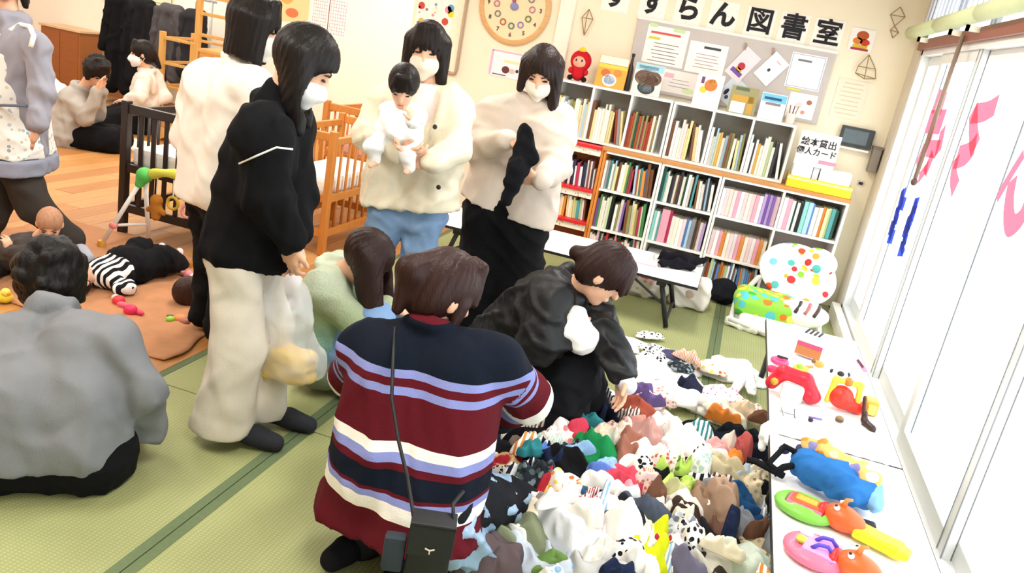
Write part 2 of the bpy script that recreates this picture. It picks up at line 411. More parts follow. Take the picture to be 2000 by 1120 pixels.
# wooden boards of the play area, running away from the camera
PW = [wood(c, (8, 1, 8)) for c in ('#b98348', '#b27a42', '#bf8b52', '#ab743d')]
rnd = random.Random(4)
pl = MB().box((0, 0, 0), (.146, 2.296, .012)).build('floor_board', PW[0], floor, bevel=.0012)
me = pl.data; pl.location = (-2.05-.148, YF+.1, -.012)
k = 0
x = -2.05-.148
while x > XL-.1:
    off = rnd.random()*2.3
    y = YF-off
    while y < YL:
        if y+2.3 > 1.2 and y > YF:
            o = pl if k == 0 else pl.copy()
            if k: COL.objects.link(o)
            o.location = (x, y, -.012); k += 1
            L = min(2.3, YL-y)/2.3; o.scale = (1, L, 1)
            o.material_slots[0].link = 'OBJECT'; o.material_slots[0].material = rnd.choice(PW)
        y += 2.3
    x -= .148
# window wall: sliding glass doors, transoms above
ALU = mat('#e9eaea', .35, .02, 8., 0, .5); ALUD = mat('#8e9096', .4, .03)
STIL = [5.72, 4.80, 3.87, 2.92, 1.97, 1.02, .07]
win = empty('window_1', (XW, 3., 0)); win['kind'] = 'structure'
f_ = MB().box((XW+.01, WY0, WZ0), (XW+.11, WY1, WZ0+.05)).box((XW+.01, WY0, 1.93), (XW+.11, WY1, 2.0)).box((XW+.01, WY0, WZ1-.04), (XW+.11, WY1, WZ1)).box((XW+.01, WY1-.05, WZ0), (XW+.11, WY1, WZ1)).box((XW+.01, WY0, WZ0), (XW+.11, WY0+.05, WZ1))
f_.build('window_frame', ALU, win, bevel=.003)
ys = [WY1-.05]+STIL+[WY0+.05]
for i in range(len(ys)-1):
    a, b = ys[i+1], ys[i]; xo = XW+(.03 if i % 2 else .065); e = .035
    s = MB().box((xo, a-e if i < len(ys)-2 else a, WZ0+.05), (xo+.03, a+e, 1.93)).box((xo, b-e, WZ0+.05), (xo+.03, b+e if i else b, 1.93)).box((xo, a+e, WZ0+.05), (xo+.03, b-e, WZ0+.13)).box((xo, a+e, 1.87), (xo+.03, b-e, 1.93))
    so = s.build('sash', ALU, win, bevel=.002)
    g = MB().box((xo-.004, a-e-.004, WZ0+.05), (xo-.001, a-e+.003, 1.93)).box((xo-.004, a+e-.004, WZ0+.05), (xo-.001, a+e, 1.93)).build('gasket', ALUD, so)
    MB().box((xo+.012, a+e, WZ0+.13), (xo+.017, b-e, 1.87)).build('pane', GLASS, so)
    t = MB().box((XW+.04, a+.02, 2.0), (XW+.046, b-.02, WZ1-.04)).build('transom_pane', GLASS, win)
    MB().box((XW+.03, a-.02, 2.0), (XW+.07, a+.02, WZ1-.04)).build('transom_mullion', ALUD, win)
struct('trim_2', bx('trim_2', (XW-.02, WY0-.05, 1.965), (XW+.008, WY1+.05, 2.03), wood('#8a4a3c'), bevel=.003))
struct('trim_3', bx('trim_3', (XW-.06, WY0-.05, 0.0), (XW-.001, WY1+.02, .1), mat('#ece6da', .6), bevel=.004))
# ------------------------------------------------------------------ ceiling lamps (above the frame)
LAMPM = mat('#fffaf0', .4, 0, 8, emit=3.0)
LNAME = ['over the back of the playroom, added to brighten the wall', 'over the coat rail, added to brighten the far wall', 'over the near end of the clothes heap', 'over the far end of the clothes heap', 'over the near tatami', 'over the cribs', 'over the near playroom', 'over the kneeling people', 'near the far left corner', 'near the left wall']
for (x, y), ln in zip(LAMPS, LNAME):
    t = empty('ceiling_light', (x, y, CEIL), 'white twin tube ceiling light '+ln, 'lamp', 'ceiling lights above the room')
    MB().prism([(-.15, 0), (.15, 0), (.06, -.06), (-.06, -.06)], V(x, y-.62, CEIL), V(1, 0, 0), V(0, 0, 1), V(0, 1, 0), 1.24).build('housing', paint('#f2f2ef'), t, bevel=.003)
    for sx in (-.09, .09):
        MB().tube([(x+sx, y-.6, CEIL-.08), (x+sx, y+.6, CEIL-.08)], .016).build('tube', LAMPM, t, smooth=True)
    l = bpy.data.lights.new('lamp_light', 'AREA'); l.shape = 'RECTANGLE'; l.size = .3; l.size_y = 1.2; l.energy = LAMP_W; l.color = (1, .97, .92)
    o = bpy.data.objects.new('lamp_light', l); COL.objects.link(o); o.parent = t; o.location = (0, 0, -.11)
# ------------------------------------------------------------------ people
SKIN = mat('#e3b193', .5, .05, 20., 0, .35); SKINB = mat('#e8b79a', .5, .05, 20., 0, .35)
DARKEYE = paint('#1d1412', .3)
UP = V(0, 0, 1)
def frame(f, u=UP):
    f = nrm(f); s = nrm(np.cross(f, u)); return f, s, np.cross(s, f)   # forward, right, up
def head_prims(hc, f, u, sc=1.):
    f, s, u = frame(f, u); M = np.array([s, f, u]); P = lambda a, b, c: hc+sc*(a*s+b*f+c*u)
    return [el(P(0, -.008, .022), V(.073, .092, .094)*sc, M), el(P(0, .022, -.035), V(.060, .064, .080)*sc, M), (tc(P(0, .062, -.098), P(0, .058, -.095), .021*sc), .03),
            (tc(P(0, .086, .006), P(0, .103, -.030), .007*sc, .012*sc), .012), (el(P(0, .085, -.062), V(.026, .012, .009)*sc, M), .012),
            (el(P(.077, -.006, -.008), V(.012, .02, .031)*sc, M), .008), (el(P(-.077, -.006, -.008), V(.012, .02, .031)*sc, M), .008)]
def hand_prims(w, d, n, thumb, curl=.5, sc=1., spread=.10):
    """w wrist, d along the hand, n out of the palm, thumb = side the thumb is on"""
    d = nrm(d); n = nrm(n-d*(n@d)); t = nrm(thumb-d*(thumb@d)-n*(thumb@n)); out = []
    for i, (lat, L) in enumerate(((.030, .066), (.010, .075), (-.010, .070), (-.029, .054))):
        k0 = w+sc*(d*.085+t*lat-d*abs(i-1)*.006); out.append((tc(w+sc*(d*.012+t*lat*.6), k0, .0145*sc, .0125*sc), .012))
        dd = nrm(d+t*lat/.03*spread); p = k0; ang = 0
        for sgm, fr in enumerate((.45, .32, .23)):
            ang += curl*(.6 if sgm == 0 else 1.); q = p+sc*L*fr*(dd*math.cos(ang)+n*math.sin(ang)); out.append((tc(p, q, (.0092-.0006*sgm)*sc, (.0088-.0008*sgm)*sc), .003)); p = q
    b = w+sc*(d*.03+t*.024); m_ = b+sc*(d*.028+t*.026+n*.012); e = m_+sc*(d*.03+t*.006+n*.012*(1+curl))
    out += [(tc(b, m_, .0135*sc, .011*sc), .01), (tc(m_, e, .0105*sc, .0085*sc), .004)]
    return out
def body(root, J, sc=1., h=.008, skin=SKIN, hands=True, thin=1.):
    P = head_prims(J['head'], J['hf'], J.get('hu', UP), J.get('hs', sc))
    hf, hs_, hu = frame(J['hf'], J.get('hu', UP)); n = J['neck']; pe = J['pelvis']
    P += [(tc(n-.05*sc*nrm(n-pe), J['head']-.055*sc*hu-.018*sc*hf, .050*sc*thin, .045*sc), .02), (tc(pe, n-.09*sc*nrm(n-pe), .08*sc, .072*sc), .02)]
    for q in 'RL':
        P += [(tc(n-.06*sc*nrm(n-pe), J['sh'+q]-.02*sc*nrm(n-pe), .032*sc, .03*sc), .015), (tc(J['sh'+q], J['el'+q], .037*sc, .031*sc), .02), (tc(J['el'+q], J['wr'+q], .031*sc, .022*sc), .02)]
        if 'hip'+q in J: P += [(tc(J['hip'+q], J['kn'+q], .055*sc, .043*sc), .02), (tc(J['kn'+q], J['an'+q], .042*sc, .03*sc), .02), (tc(J['an'+q]-V(0, 0, .02*sc), J['toe'+q], .027*sc, .022*sc), .02), (tc(pe, J['hip'+q], .08*sc, .06*sc), .03)]
        if hands and 'hd'+q in J:
            d, nn, th, cu = J['hd'+q]; P += hand_prims(J['wr'+q], V(*d), V(*nn), V(*th), cu, sc)
    return solid('body', P, skin, root, h, .02)
def hair(root, J, col, L=.2, bangs=.03, sc=1., h=.008, fall=None, rng=105, nb=7, tail=None, curly=0., vol=1., part=0., side=None, rough=.46, facew=.060):
    hc = J['head']; f, s, u = frame(J['hf'], J.get('hu', UP)); M = np.array([s, f, u]); P = lambda a, b, c: hc+sc*(a*s+b*f+c*u)
    g = nrm(fall) if fall is not None else nrm(-UP*.8-u*.35)
    pr = [el(P(0, -.012, .030), V(.086, .104, .099)*sc*vol, M)]
    if L > 0:
        for th in np.linspace(-rng, rng, 15):
            a = math.radians(th); o = -f*math.cos(a)+s*math.sin(a); st = P(0, -.005, .035)+sc*o*.068*vol
            LL = L*(1-.12*abs(math.sin(th*7)))
            if side: LL *= side(th)
            pr.append((tc(st, st+g*LL+o*.022*sc, .034*sc, .015*sc), .018))
    else: pr += [el(P(0, -.045, -.02), V(.078, .062, .075)*sc*vol, M)]
    cuts = [('-', el(P(0, .085, -.055), V(facew, .060, .098)*sc, M))]
    if L > 0: cuts.append(('-', el(P(0, .06, -.11), V(.05, .07, .07)*sc, M)))
    if bangs is not None:
        for x in np.linspace(-.052, .052, nb):
            y = .092-.32*x*x/.05; cuts.append(('+', tc(P(x*.6+part*.3, .052, .112), P(x*1.12, y-.004, bangs+.012*math.sin(x*230)), .017*sc, .0085*sc), .008))
    if tail:
        for (a, b, r1, r2) in tail: cuts.append(('+', tc(a, b, r1, r2), .015))
    if curly:
        rs = np.random.RandomState(5)
        for i in range(70):
            d = nrm(rs.randn(3)); 
            if d@f > .45 and d@u < .55: continue
            q = hc+sc*(M.T@(V(.086, .10, .10)*np.array([d@s, d@f, d@u])))+.03*sc*u-.012*sc*f; cuts.append(('+', el(q, V(1, 1, 1)*(.017+.012*rs.rand())*sc*curly), .012))
    def post(v, fc):
        N = vnormals(v, fc); r = v-hc; an = np.arctan2(r@s, -(r@f)); am = .0013*sc
        return v+N*(am*(np.sin(an*26+r@u*14)+.6*np.sin(an*47+2-r@u*20)))[:, None]
    return solid('hair', pr, mat(col, rough, .35, 90., .5, .22, 170., stretch=(1, 1, .12)), root, h, .03, cuts, post=post)
def mask(root, J, sc=1., col='#e9e4dc', loops=True):
    hc = J['head']; f, s, u = frame(J['hf'], J.get('hu', UP)); M = np.array([s, f, u]); P = lambda a, b, c: hc+sc*(a*s+b*f+c*u)
    o = solid('face_mask', [el(P(0, .040, -.052), V(.066, .068, .058)*sc, M), (tc(P(0, .09, -.025), P(0, .104, -.045), .016*sc, .018*sc), .02), (tc(P(0, .075, -.1), P(0, .07, -.098), .02*sc), .02)],
              cloth(col, .1, .03), root, .006, .02, [('p', P(0, .018, 0), -f), ('p', P(0, .09, -.012), u*.95-f*.05)])
    if loops:
        for q in (-1, 1): MB().tube([P(.063*q, .03, -.03), P(.075*q, .0, -.012), P(.08*q, -.018, 0)], .0018*sc, 5).tube([P(.06*q, .03, -.085), P(.074*q, 0, -.06), P(.08*q, -.02, -.03)], .0018*sc, 5).build('ear_loop', cloth('#f1eeea'), o)
    return o
def eyes(root, J, sc=1., openn=.5, brows=True, mouth=False):
    hc = J['head']; f, s, u = frame(J['hf'], J.get('hu', UP)); M = np.array([s, f, u]); P = lambda a, b, c: hc+sc*(a*s+b*f+c*u)
    for q in (-1, 1):
        MB().ball(P(.031*q, .0785, .004), V(.0155, .008, .003+.006*openn)*sc, M, 10, 7).build('eye', DARKEYE, root, smooth=True)
        if brows: MB().tube([P(.014*q, .086, .022), P(.032*q, .084, .027), P(.048*q, .073, .022)], [.003*sc, .0035*sc, .002*sc], 6).build('eyebrow', paint('#3a2820', .8), root, smooth=True)
    if mouth: MB().ball(P(0, .093, -.062), V(.020, .008, .0045)*sc, M, 10, 7).build('mouth', paint('#b8605a', .5), root, smooth=True)
def sweater(root, J, m, rT=(.15, .13), rA=(.075, .065, .05), wh=.075, hem=None, cuts=(), name='sweater', h=.011, k=.034, wr=(.005, .09, 1), collar=.02, sc=1., attrs=None, extra=(), cuff=None, post=None, wc=.5, cR=.056):
    rT = (rT[0]*.93, rT[1]*.92); rA = (rA[0]*.84, rA[1]*.84, rA[2]*.95)
    S = nrm(J['shR']-J['shL']); n, pe = J['neck'], J['pelvis']; ax = nrm(n-pe); P = []
    for q, sg in (('R', 1), ('L', -1)):
        sh = J['sh'+q]; P.append(tc(pe+S*sg*wh*sc, n*(1-wc)+sh*wc-ax*.09*sc, rT[0]*sc, rT[1]*sc))
        P += [tc(n-ax*.045*sc, sh-ax*.01*sc, .062*sc, rA[0]*sc), tc(sh, J['el'+q], rA[0]*sc, rA[1]*sc), (tc(J['el'+q], J['wr'+q], rA[1]*sc, rA[2]*sc), .03)]
        if cuff: d = nrm(J['wr'+q]-J['el'+q]); P.append((tc(J['wr'+q]-d*.05*sc, J['wr'+q]+d*.005, cuff*sc), .008))
    hu = frame(J['hf'], J.get('hu', UP))[2]
    if collar: P.append((tor(n+ax*.012*sc, nrm(ax+.3*(J['head']-n)/np.linalg.norm(J['head']-n)), cR*sc, collar*sc), .02))
    P += list(extra); c = list(cuts)
    if hem is not None: c.append(('p', hem[0], hem[1]))
    return solid(name, P, m, root, h, k, c, wr, attrs, post)
def trousers(root, J, m, r=(.11, .09, .075), cutz=None, name='trousers', h=.012, wr=(.005, .1, 2), sc=1., k=.022, cuts=()):
    P = [tc(J['hipR'], J['hipL'], (r[0]+.008)*sc)]
    P.append(tc(J['pelvis'], J['pelvis']+.05*UP*sc, (r[0]+.012)*sc))
    for q in 'RL': P += [tc(J['hip'+q], J['kn'+q], r[0]*sc, r[1]*sc), (tc(J['kn'+q], J['an'+q], r[1]*sc, r[2]*sc), .03)]
    c = list(cuts)
    if cutz is not None: c.append(('p', V(0, 0, cutz), -UP))
    return solid(name, P, m, root, h, k, c, wr)
def socks(root, J, m, sc=1., name='sock', top=.05, hh=.009):
    for q in 'RL':
        a, t = J['an'+q], J['toe'+q]; d = nrm(t-a)
        solid(name, [tc(a+UP*top*sc, a-UP*.02*sc, .036*sc, .036*sc), tc(a-d*.03*sc-UP*.03*sc, t, .034*sc, .028*sc), tc(a*.4+t*.6, t, .04*sc, .030*sc)], m, root, hh, .02, [('p', V(0, 0, min(a[2], t[2])-.04*sc), -UP)])
def legs_standing(J, base, fd, sc=1., sp=.085, feet=None):
    fd = nrm(V(fd[0], fd[1], 0)); rt = V(fd[1], -fd[0], 0); b = V(base[0], base[1], 0); pe = J['pelvis']
    for q, sg in (('R', 1), ('L', -1)):
        fo = b+rt*sg*sp if feet is None else V(*feet[q], 0)
        J['hip'+q] = pe+rt*sg*.085*sc-UP*.03; J['an'+q] = fo+UP*.08*sc-fd*.03; J['kn'+q] = (J['hip'+q]*.48+J['an'+q]*.52)+fd*.03; J['toe'+q] = fo+fd*.16*sc+UP*.03*sc
    return J
def person(label, base, group=None): return empty('person', (base[0], base[1], 0), label, 'person', group)
# --- woman in black sweater, cream trousers, holding a plastic bag
r = person('standing woman in black sweater and cream trousers holding a clear plastic bag', (-1.45, 2.43))
J = dict(head=A(594, 128, 2.47), hf=V(.80, .34, -.50), neck=A(533, 208, 2.44), pelvis=A(476, 470, 2.44))
fd = nrm(V(.93, .37, 0)); rt = V(fd[1], -fd[0], 0)
J['shR'] = J['neck']+rt*.17-UP*.06+fd*.01; J['shL'] = J['neck']-rt*.17-UP*.06+fd*.03
J['elR'] = A(522, 385, 2.28); J['wrR'] = A(571, 468, 2.38); J['elL'] = A(575, 370, 2.60); J['wrL'] = A(578, 462, 2.48)
J['hdR'] = ((-.1, .15, -1), (.3, .9, 0), (.9, -.2, 0), .5); J['hdL'] = ((-.15, -.2, -1), (.2, -.9, 0), (.9, .2, 0), .5)
legs_standing(J, (-1.45, 2.43), (.96, .28), feet={'R': (-1.49, 2.345), 'L': (-1.46, 2.53)})
body(r, J, 1., .007); hair(r, J, '#15100f', .27, None, 1.03, .007, fall=V(.08, .02, -1), rng=80, vol=1.03, facew=.115)
mask(r, J, 1., '#f2efec'); eyes(r, J, 1., .35)
hemp = A(455, 500, 2.4)
sweater(r, J, cloth('#0d0d10'), (.135, .128), (.105, .085, .055), .065, (hemp, V(-.15, 0, -1)), collar=.022, wr=(.006, .10, 11), extra=[tc(J['pelvis']-UP*.14+fd*.03, J['pelvis']+fd*.04+UP*.05, .15, .135), (tc(J['neck']-UP*.02, J['neck']+UP*.045+fd*.02, .075, .062), .03)])
p1_, p2_, p3_ = J['elR']+V(-.10, -.085, .20), J['elR']+V(.03, -.09, .265), J['elR']+V(.095, -.06, .255)
MB().tube([A(467, 320, 2.21), A(505, 303, 2.17), A(540, 288, 2.165), A(572, 292, 2.20)], .003, 6).build('sleeve_seam', cloth('#f1efe8'), r, smooth=True)
trousers(r, J, cloth('#d3cabb'), (.088, .095, .104), .05, wr=(.006, .14, 12), k=.04)
socks(r, J, cloth('#2f3036'), 1., 'slipper_sock')
for q in 'RL':
    d = nrm(J['wr'+q]-J['el'+q]); MB().tube([J['wr'+q]-d*.02, J['wr'+q]+d*.012], .037, 14).build('shirt_cuff', cloth('#efefec'), r, smooth=True)
MB().tube([J['wrR']+V(0, 0, -.006)+.031*V(math.cos(a), math.sin(a), 0) for a in np.linspace(0, 6.28, 14)[:-1]], .006, 6, closed=True).build('wristwatch', paint('#161616', .3), r, smooth=True)
# --- woman in white sweatshirt behind her
r = person('woman in white sweatshirt with chin-length dark bob, standing beside the black crib', (-2.08, 3.1))
J = dict(head=A(497, 52, 3.02), hf=V(.86, .42, -.22), neck=A(468, 122, 3.02), pelvis=A(430, 370, 3.05))
fd = nrm(V(.55, .83, 0)); rt = V(fd[1], -fd[0], 0)
J['shR'] = J['neck']+rt*.165-UP*.07; J['shL'] = A(400, 158, 3.1)
J['elL'] = A(372, 262, 3.12); J['wrL'] = A(440, 300, 3.3); J['elR'] = A(520, 260, 2.9); J['wrR'] = A(520, 330, 3.1)
legs_standing(J, (-2.1, 3.12), fd); body(r, J, 1., .008); hair(r, J, '#140e0d', .17, .02, 1.03, .008, rng=118); mask(r, J); eyes(r, J, 1., .4)
sweater(r, J, cloth('#ebe5db'), (.165, .15), (.098, .095, .052), .08, (A(400, 390, 3.05), -UP), wr=(.0045, .13, 21), cuff=.047)
trousers(r, J, cloth('#131315'), (.11, .085, .07), .06); socks(r, J, cloth('#1d1d20'))
# --- mother with baby
r = person('masked woman in cream cardigan and blue jeans carrying a baby', (-1.43, 3.5))
J = dict(head=A(834, 98, 3.5), hf=V(.28, -.93, -.20), neck=A(838, 172, 3.52), pelvis=A(798, 405, 3.5))
J['shR'] = A(752, 200, 3.5); J['shL'] = A(888, 208, 3.52); J['elR'] = A(722, 262, 3.42); J['wrR'] = A(775, 292, 3.22); J['elL'] = A(886, 290, 3.42); J['wrL'] = A(848, 318, 3.26)
J['hdR'] = ((1, -.15, 0), (.1, .6, .8), (0, -.4, 1), .6); J['hdL'] = ((-1, -.15, -.05), (.1, 1, .1), (0, -.2, 1), .45)
fd = nrm(V(.28, -.95, 0)); legs_standing(J, (-1.47, 3.5), fd, sp=.12)
body(r, J, 1., .0065); hair(r, J, '#1a110f', .25, .022, 1.0, .0065, rng=100); mask(r, J, 1., '#ddd6c4'); eyes(r, J, 1., .2)
solid('shirt', [tc(J['pelvis'], J['neck']-.1*UP, .09, .09), tc(J['neck']-.09*UP+fd*.03, J['neck']-.3*UP+fd*.035, .08, .085), tor(J['neck'], UP, .06, .018)], cloth('#efd9d6'), r, .011, .05, [('p', J['pelvis'], -UP)])
nk = J['neck']
cutV = [('-', tc(nk+fd*.13-UP*.02, nk+fd*.20-UP*.30+nrm(np.cross(fd, UP))*-.03, .068, .012))]
cd = sweater(r, J, cloth('#e2d8c0', .45), (.165, .145), (.098, .09, .058), .085, (A(800, 402, 3.5), V(.1, 0, -1)), cuts=cutV, wr=(.006, .10, 31), collar=0, name='cardigan', cuff=.052)
for py in (248, 308, 366):
    MB().ball(A(853+(py-308)*.06, py, 3.5-.185), V(.011, .006, .011), None, 12, 7).build('button', paint('#2a2320', .4), r, smooth=True)
trousers(r, J, cloth('#7f9cc0', .3, .25), (.092, .074, .066), .05, 'jeans', wr=(.005, .1, 33)); socks(r, J, cloth('#dcdcdc'))
# baby she carries
b = empty('baby', A(785, 240, 3.25), 'dark-haired baby in white romper held against the cream cardigan', 'baby')
J = dict(head=A(788, 168, 3.22), hf=V(.25, -.70, -.65), hs=.72, neck=A(790, 205, 3.27), pelvis=A(778, 262, 3.24))
S = nrm(V(.95, .25, 0)); J['shR'] = J['neck']-S*.065-UP*.03; J['shL'] = J['neck']+S*.065-UP*.03; J['elR'] = A(762, 240, 3.2); J['wrR'] = A(775, 262, 3.14); J['elL'] = A(812, 225, 3.17); J['wrL'] = A(806, 238, 3.11)
J['hdR'] = ((.3, -.3, -1), (1, 0, 0), (0, -1, 0), .6); J['hdL'] = ((-.2, -.4, 1), (-1, 0, 0), (0, -1, 0), .8)
for q, sg in (('R', -1), ('L', 1)):
    J['hip'+q] = J['pelvis']+S*sg*.045-UP*.02; J['kn'+q] = J['hip'+q]+S*sg*.03-UP*.04+V(0, -.06, 0); J['an'+q] = J['kn'+q]-UP*.06+V(.01, .02, 0); J['toe'+q] = J['an'+q]+V(.0, -.04, -.02)
body(b, J, .55, .006, SKINB); hair(b, J, '#17100e', 0, .045, .74, .006); eyes(b, J, .72, .1, False, True)
sweater(b, J, cloth('#f7f5f2'), (.14, .12), (.075, .065, .055), .06, None, sc=.55, h=.007, k=.02, name='romper', extra=[tc(J['hipR'], J['knR'], .042, .036), tc(J['hipL'], J['knL'], .042, .036), tc(J['knR'], J['anR'], .034, .026), tc(J['knL'], J['anL'], .034, .026)], wr=(.003, .05, 35))
# --- woman in beige sweatshirt looking at a black garment
r = person('masked woman in beige sweatshirt and wide black trousers holding up a small black garment', (-1.0, 3.9))
J = dict(head=A(1058, 140, 3.88), hf=V(.10, -.84, -.54), neck=A(1040, 198, 3.95), pelvis=A(990, 415, 3.95))
J['shR'] = A(962, 222, 3.95); J['shL'] = A(1094, 238, 3.97); J['elR'] = A(936, 290, 3.85); J['wrR'] = A(988, 272, 3.66); J['elL'] = A(1086, 322, 3.85); J['wrL'] = A(1058, 352, 3.66)
J['hdR'] = ((1, -.1, .15), (.1, .2, -1), (.2, -1, .2), .35); J['hdL'] = ((-1, -.15, -.1), (0, .7, .6), (0, -.5, .8), .4)
fd = nrm(V(.2, -.97, 0)); legs_standing(J, (-1.02, 3.95), fd, sp=.11)
body(r, J, 1., .0065); hair(r, J, '#241512', .24, None, 1.0, .0065, rng=100, side=lambda t: .55 if t > 20 else 1.25, part=.03); mask(r, J, 1., '#e6e0d2'); eyes(r, J, 1., .15)
sweater(r, J, cloth('#d3c5b8'), (.175, .15), (.10, .092, .055), .09, (A(990, 412, 3.95), V(-.18, 0, -1)), wr=(.005, .13, 41), collar=.028, cuff=.048)
trousers(r, J, cloth('#101013'), (.125, .13, .14), .05, wr=(.006, .1, 42), k=.07); socks(r, J, cloth('#222225'))
# --- woman in green mohair sweater, crouching
r = person('crouching woman in fuzzy green and teal sweater with long brown hair', (-1.4, 3.0))
J = dict(head=A(716, 508, 2.92), hf=V(.80, .10, -.62), neck=A(650, 525, 2.92), pelvis=A(636, 690, 2.98))
fd = nrm(V(.95, .25, 0)); rt = V(fd[1], -fd[0], 0)
J['shR'] = J['neck']+rt*.15-UP*.04; J['shL'] = J['neck']-rt*.15-UP*.04; J['elR'] = A(706, 640, 2.82); J['wrR'] = A(752, 600, 2.95); J['elL'] = A(720, 600, 3.08); J['wrL'] = A(770, 598, 3.1)
J['hdR'] = ((1, .1, .1), (0, .2, -1), (0, 1, 0), .5); J['hdL'] = ((1, .1, .05), (0, -.2, -1), (0, 1, 0), .5)
for q, sg in (('R', 1), ('L', -1)):
    J['hip'+q] = J['pelvis']+rt*sg*.085; J['kn'+q] = A(742, 612, 2.95)-rt*(-sg)*.09; J['an'+q] = V(-1.33, 3.0, .08)+rt*sg*.09; J['toe'+q] = V(-1.18, 3.03, .03)+rt*sg*.1
body(r, J, .97, .008); hair(r, J, '#2a1814', .24, None, 1.03, .008, rng=125, fall=V(.25, .0, -1)); eyes(r, J, 1., .3)
zt, zb = J['neck'][2]+.05, J['pelvis'][2]-.12
gm = bpy.data.materials.new('gradient_mohair'); gm.use_nodes = True; nt = gm.node_tree; b_ = nt.nodes['Principled BSDF']; b_.inputs['Roughness'].default_value = .95
at_ = nt.nodes.new('ShaderNodeAttribute'); at_.attribute_name = 'band'; cr_ = nt.nodes.new('ShaderNodeValToRGB'); e_ = cr_.color_ramp.elements
while len(e_) < 7: e_.new(.5)
for i, (p, hx) in enumerate(((0, '#7a7a60'), (.15, '#7f8a6a'), (.30, '#5d9095'), (.45, '#84ab98'), (.62, '#93a67c'), (.8, '#a9b394'), (.95, '#bcc5ad'))): e_[i].position = p; e_[i].color = (*lin(hx), 1)
nz = nt.nodes.new('ShaderNodeTexNoise'); nz.inputs['Scale'].default_value = 60; nz.inputs['Detail'].default_value = 4
ad_ = nt.nodes.new('ShaderNodeMath'); ad_.operation = 'MULTIPLY_ADD'; ad_.inputs[1].default_value = .22; sb_ = nt.nodes.new('ShaderNodeMath'); sb_.operation = 'SUBTRACT'; sb_.inputs[1].default_value = .11
nt.links.new(nz.outputs['Fac'], ad_.inputs[0]); nt.links.new(at_.outputs['Fac'], ad_.inputs[2]); nt.links.new(ad_.outputs[0], sb_.inputs[0]); nt.links.new(sb_.outputs[0], cr_.inputs[0]); nt.links.new(cr_.outputs[0], b_.inputs['Base Color'])
bp_ = nt.nodes.new('ShaderNodeBump'); bp_.inputs['Strength'].default_value = .8; bp_.inputs['Distance'].default_value = .006; nt.links.new(nz.outputs['Fac'], bp_.inputs['Height']); nt.links.new(bp_.outputs[0], b_.inputs['Normal'])
sweater(r, J, gm, (.15, .12), (.085, .08, .05), .07, (V(0, 0, .03), -UP), wr=(.004, .09, 51), attrs={'band': lambda v: (v[:, 2]-zb)/(zt-zb)}, sc=.97, collar=.024)
trousers(r, J, cloth('#7c9cc6', .3, .2), (.095, .08, .065), .02, 'jeans', sc=.95); socks(r, J, cloth('#3b4148'), 1., 'shoe')
# --- woman in striped sweater, kneeling with a bag
r = person('kneeling woman in maroon and navy striped sweater with brown ponytail', (-.66, 2.05))
J = dict(head=A(867, 573, 2.16), hf=V(.62, .68, -.40), neck=A(838, 640, 2.10), pelvis=A(800, 930, 2.0))
J['shL'] = A(722, 680, 2.08); J['shR'] = A(965, 705, 2.14); J['elL'] = A(688, 735, 2.26); J['wrL'] = A(740, 790, 2.45); J['elR'] = A(1030, 775, 2.30); J['wrR'] = A(980, 818, 2.52)
J['hdR'] = ((-.3, 1, -.5), (-.8, 0, -.4), (0, .3, 1), .5); J['hdL'] = ((.3, 1, -.4), (.7, 0, -.4), (0, .3, 1), .5)
fd = nrm(V(.35, .94, 0)); rt = V(fd[1], -fd[0], 0)
for q, sg in (('R', 1), ('L', -1)):
    J['hip'+q] = J['pelvis']+rt*sg*.10-UP*.02; J['kn'+q] = V(-.52, 2.42, .09)+rt*sg*.11; J['an'+q] = V(-.70, 1.98, .06)+rt*sg*.10; J['toe'+q] = V(-.74, 1.86, .04)+rt*sg*.10
body(r, J, 1., .008)
hc = J['head']; f_h, s_h, u_h = frame(J['hf']); kn = hc-f_h*.10+u_h*.05
tl = [(kn, kn-f_h*.03-u_h*.03, .04, .048), (kn-f_h*.03-u_h*.03, kn-f_h*.012-u_h*.15, .046, .016), (hc+s_h*.07+f_h*.03, hc+s_h*.082+f_h*.035-u_h*.12, .022, .01)]
hair(r, J, '#2c1613', 0, .02, 1.06, .007, tail=tl, vol=1.0)
MB().tube([kn+.028*(math.cos(a)*u_h+math.sin(a)*s_h)-f_h*.005 for a in np.linspace(0, 6.28, 14)[:-1]], .007, 6, closed=True).build('hair_tie', cloth('#17110f'), r, smooth=True)
# stripe coordinate: height above hem measured from pixel rows on the back
def stripe(v):
    t = (v[:, 2]-.10)/.80
    for q in 'RL':   # on sleeves follow the arm instead
        a, b = J['sh'+q], J['el'+q]; d = b-a; L = d@d; tt = np.clip(((v-a)@d)/L, 0, 1); dd = np.linalg.norm(v-a-tt[:, None]*d, axis=1)
        a2, b2 = J['el'+q], J['wr'+q]; d2 = b2-a2; t2 = np.clip(((v-a2)@d2)/(d2@d2), 0, 1); dd2 = np.linalg.norm(v-a2-t2[:, None]*d2, axis=1)
        on = (dd < .10) & (tt > .45); t[on] = np.maximum(.0, .66-(tt[on]-.55)*.45)
        on = (dd2 < .092) & (dd2 < dd+.01) & (t2 > .02); t[on] = .455-t2[on]*.12
    return np.clip(t, .001, .999)
MAROON, NAVY, PERI, IVORY = '#55101b', '#0c1320', '#7f86bd', '#e6e1da'
ROWS = [(1120, MAROON), (965, IVORY), (943, PERI), (931, MAROON), (924, NAVY), (880, MAROON), (868, PERI), (852, IVORY), (834, MAROON), (752, PERI), (737, MAROON), (722, PERI), (707, NAVY), (622, MAROON)]
stops = [(max(0., (A(800, y_+(30 if y_ < 760 else 26 if y_ < 885 else 14), 1.93)[2]-.10)/.80) if i else 0., c_) for i, (y_, c_) in enumerate(ROWS)]
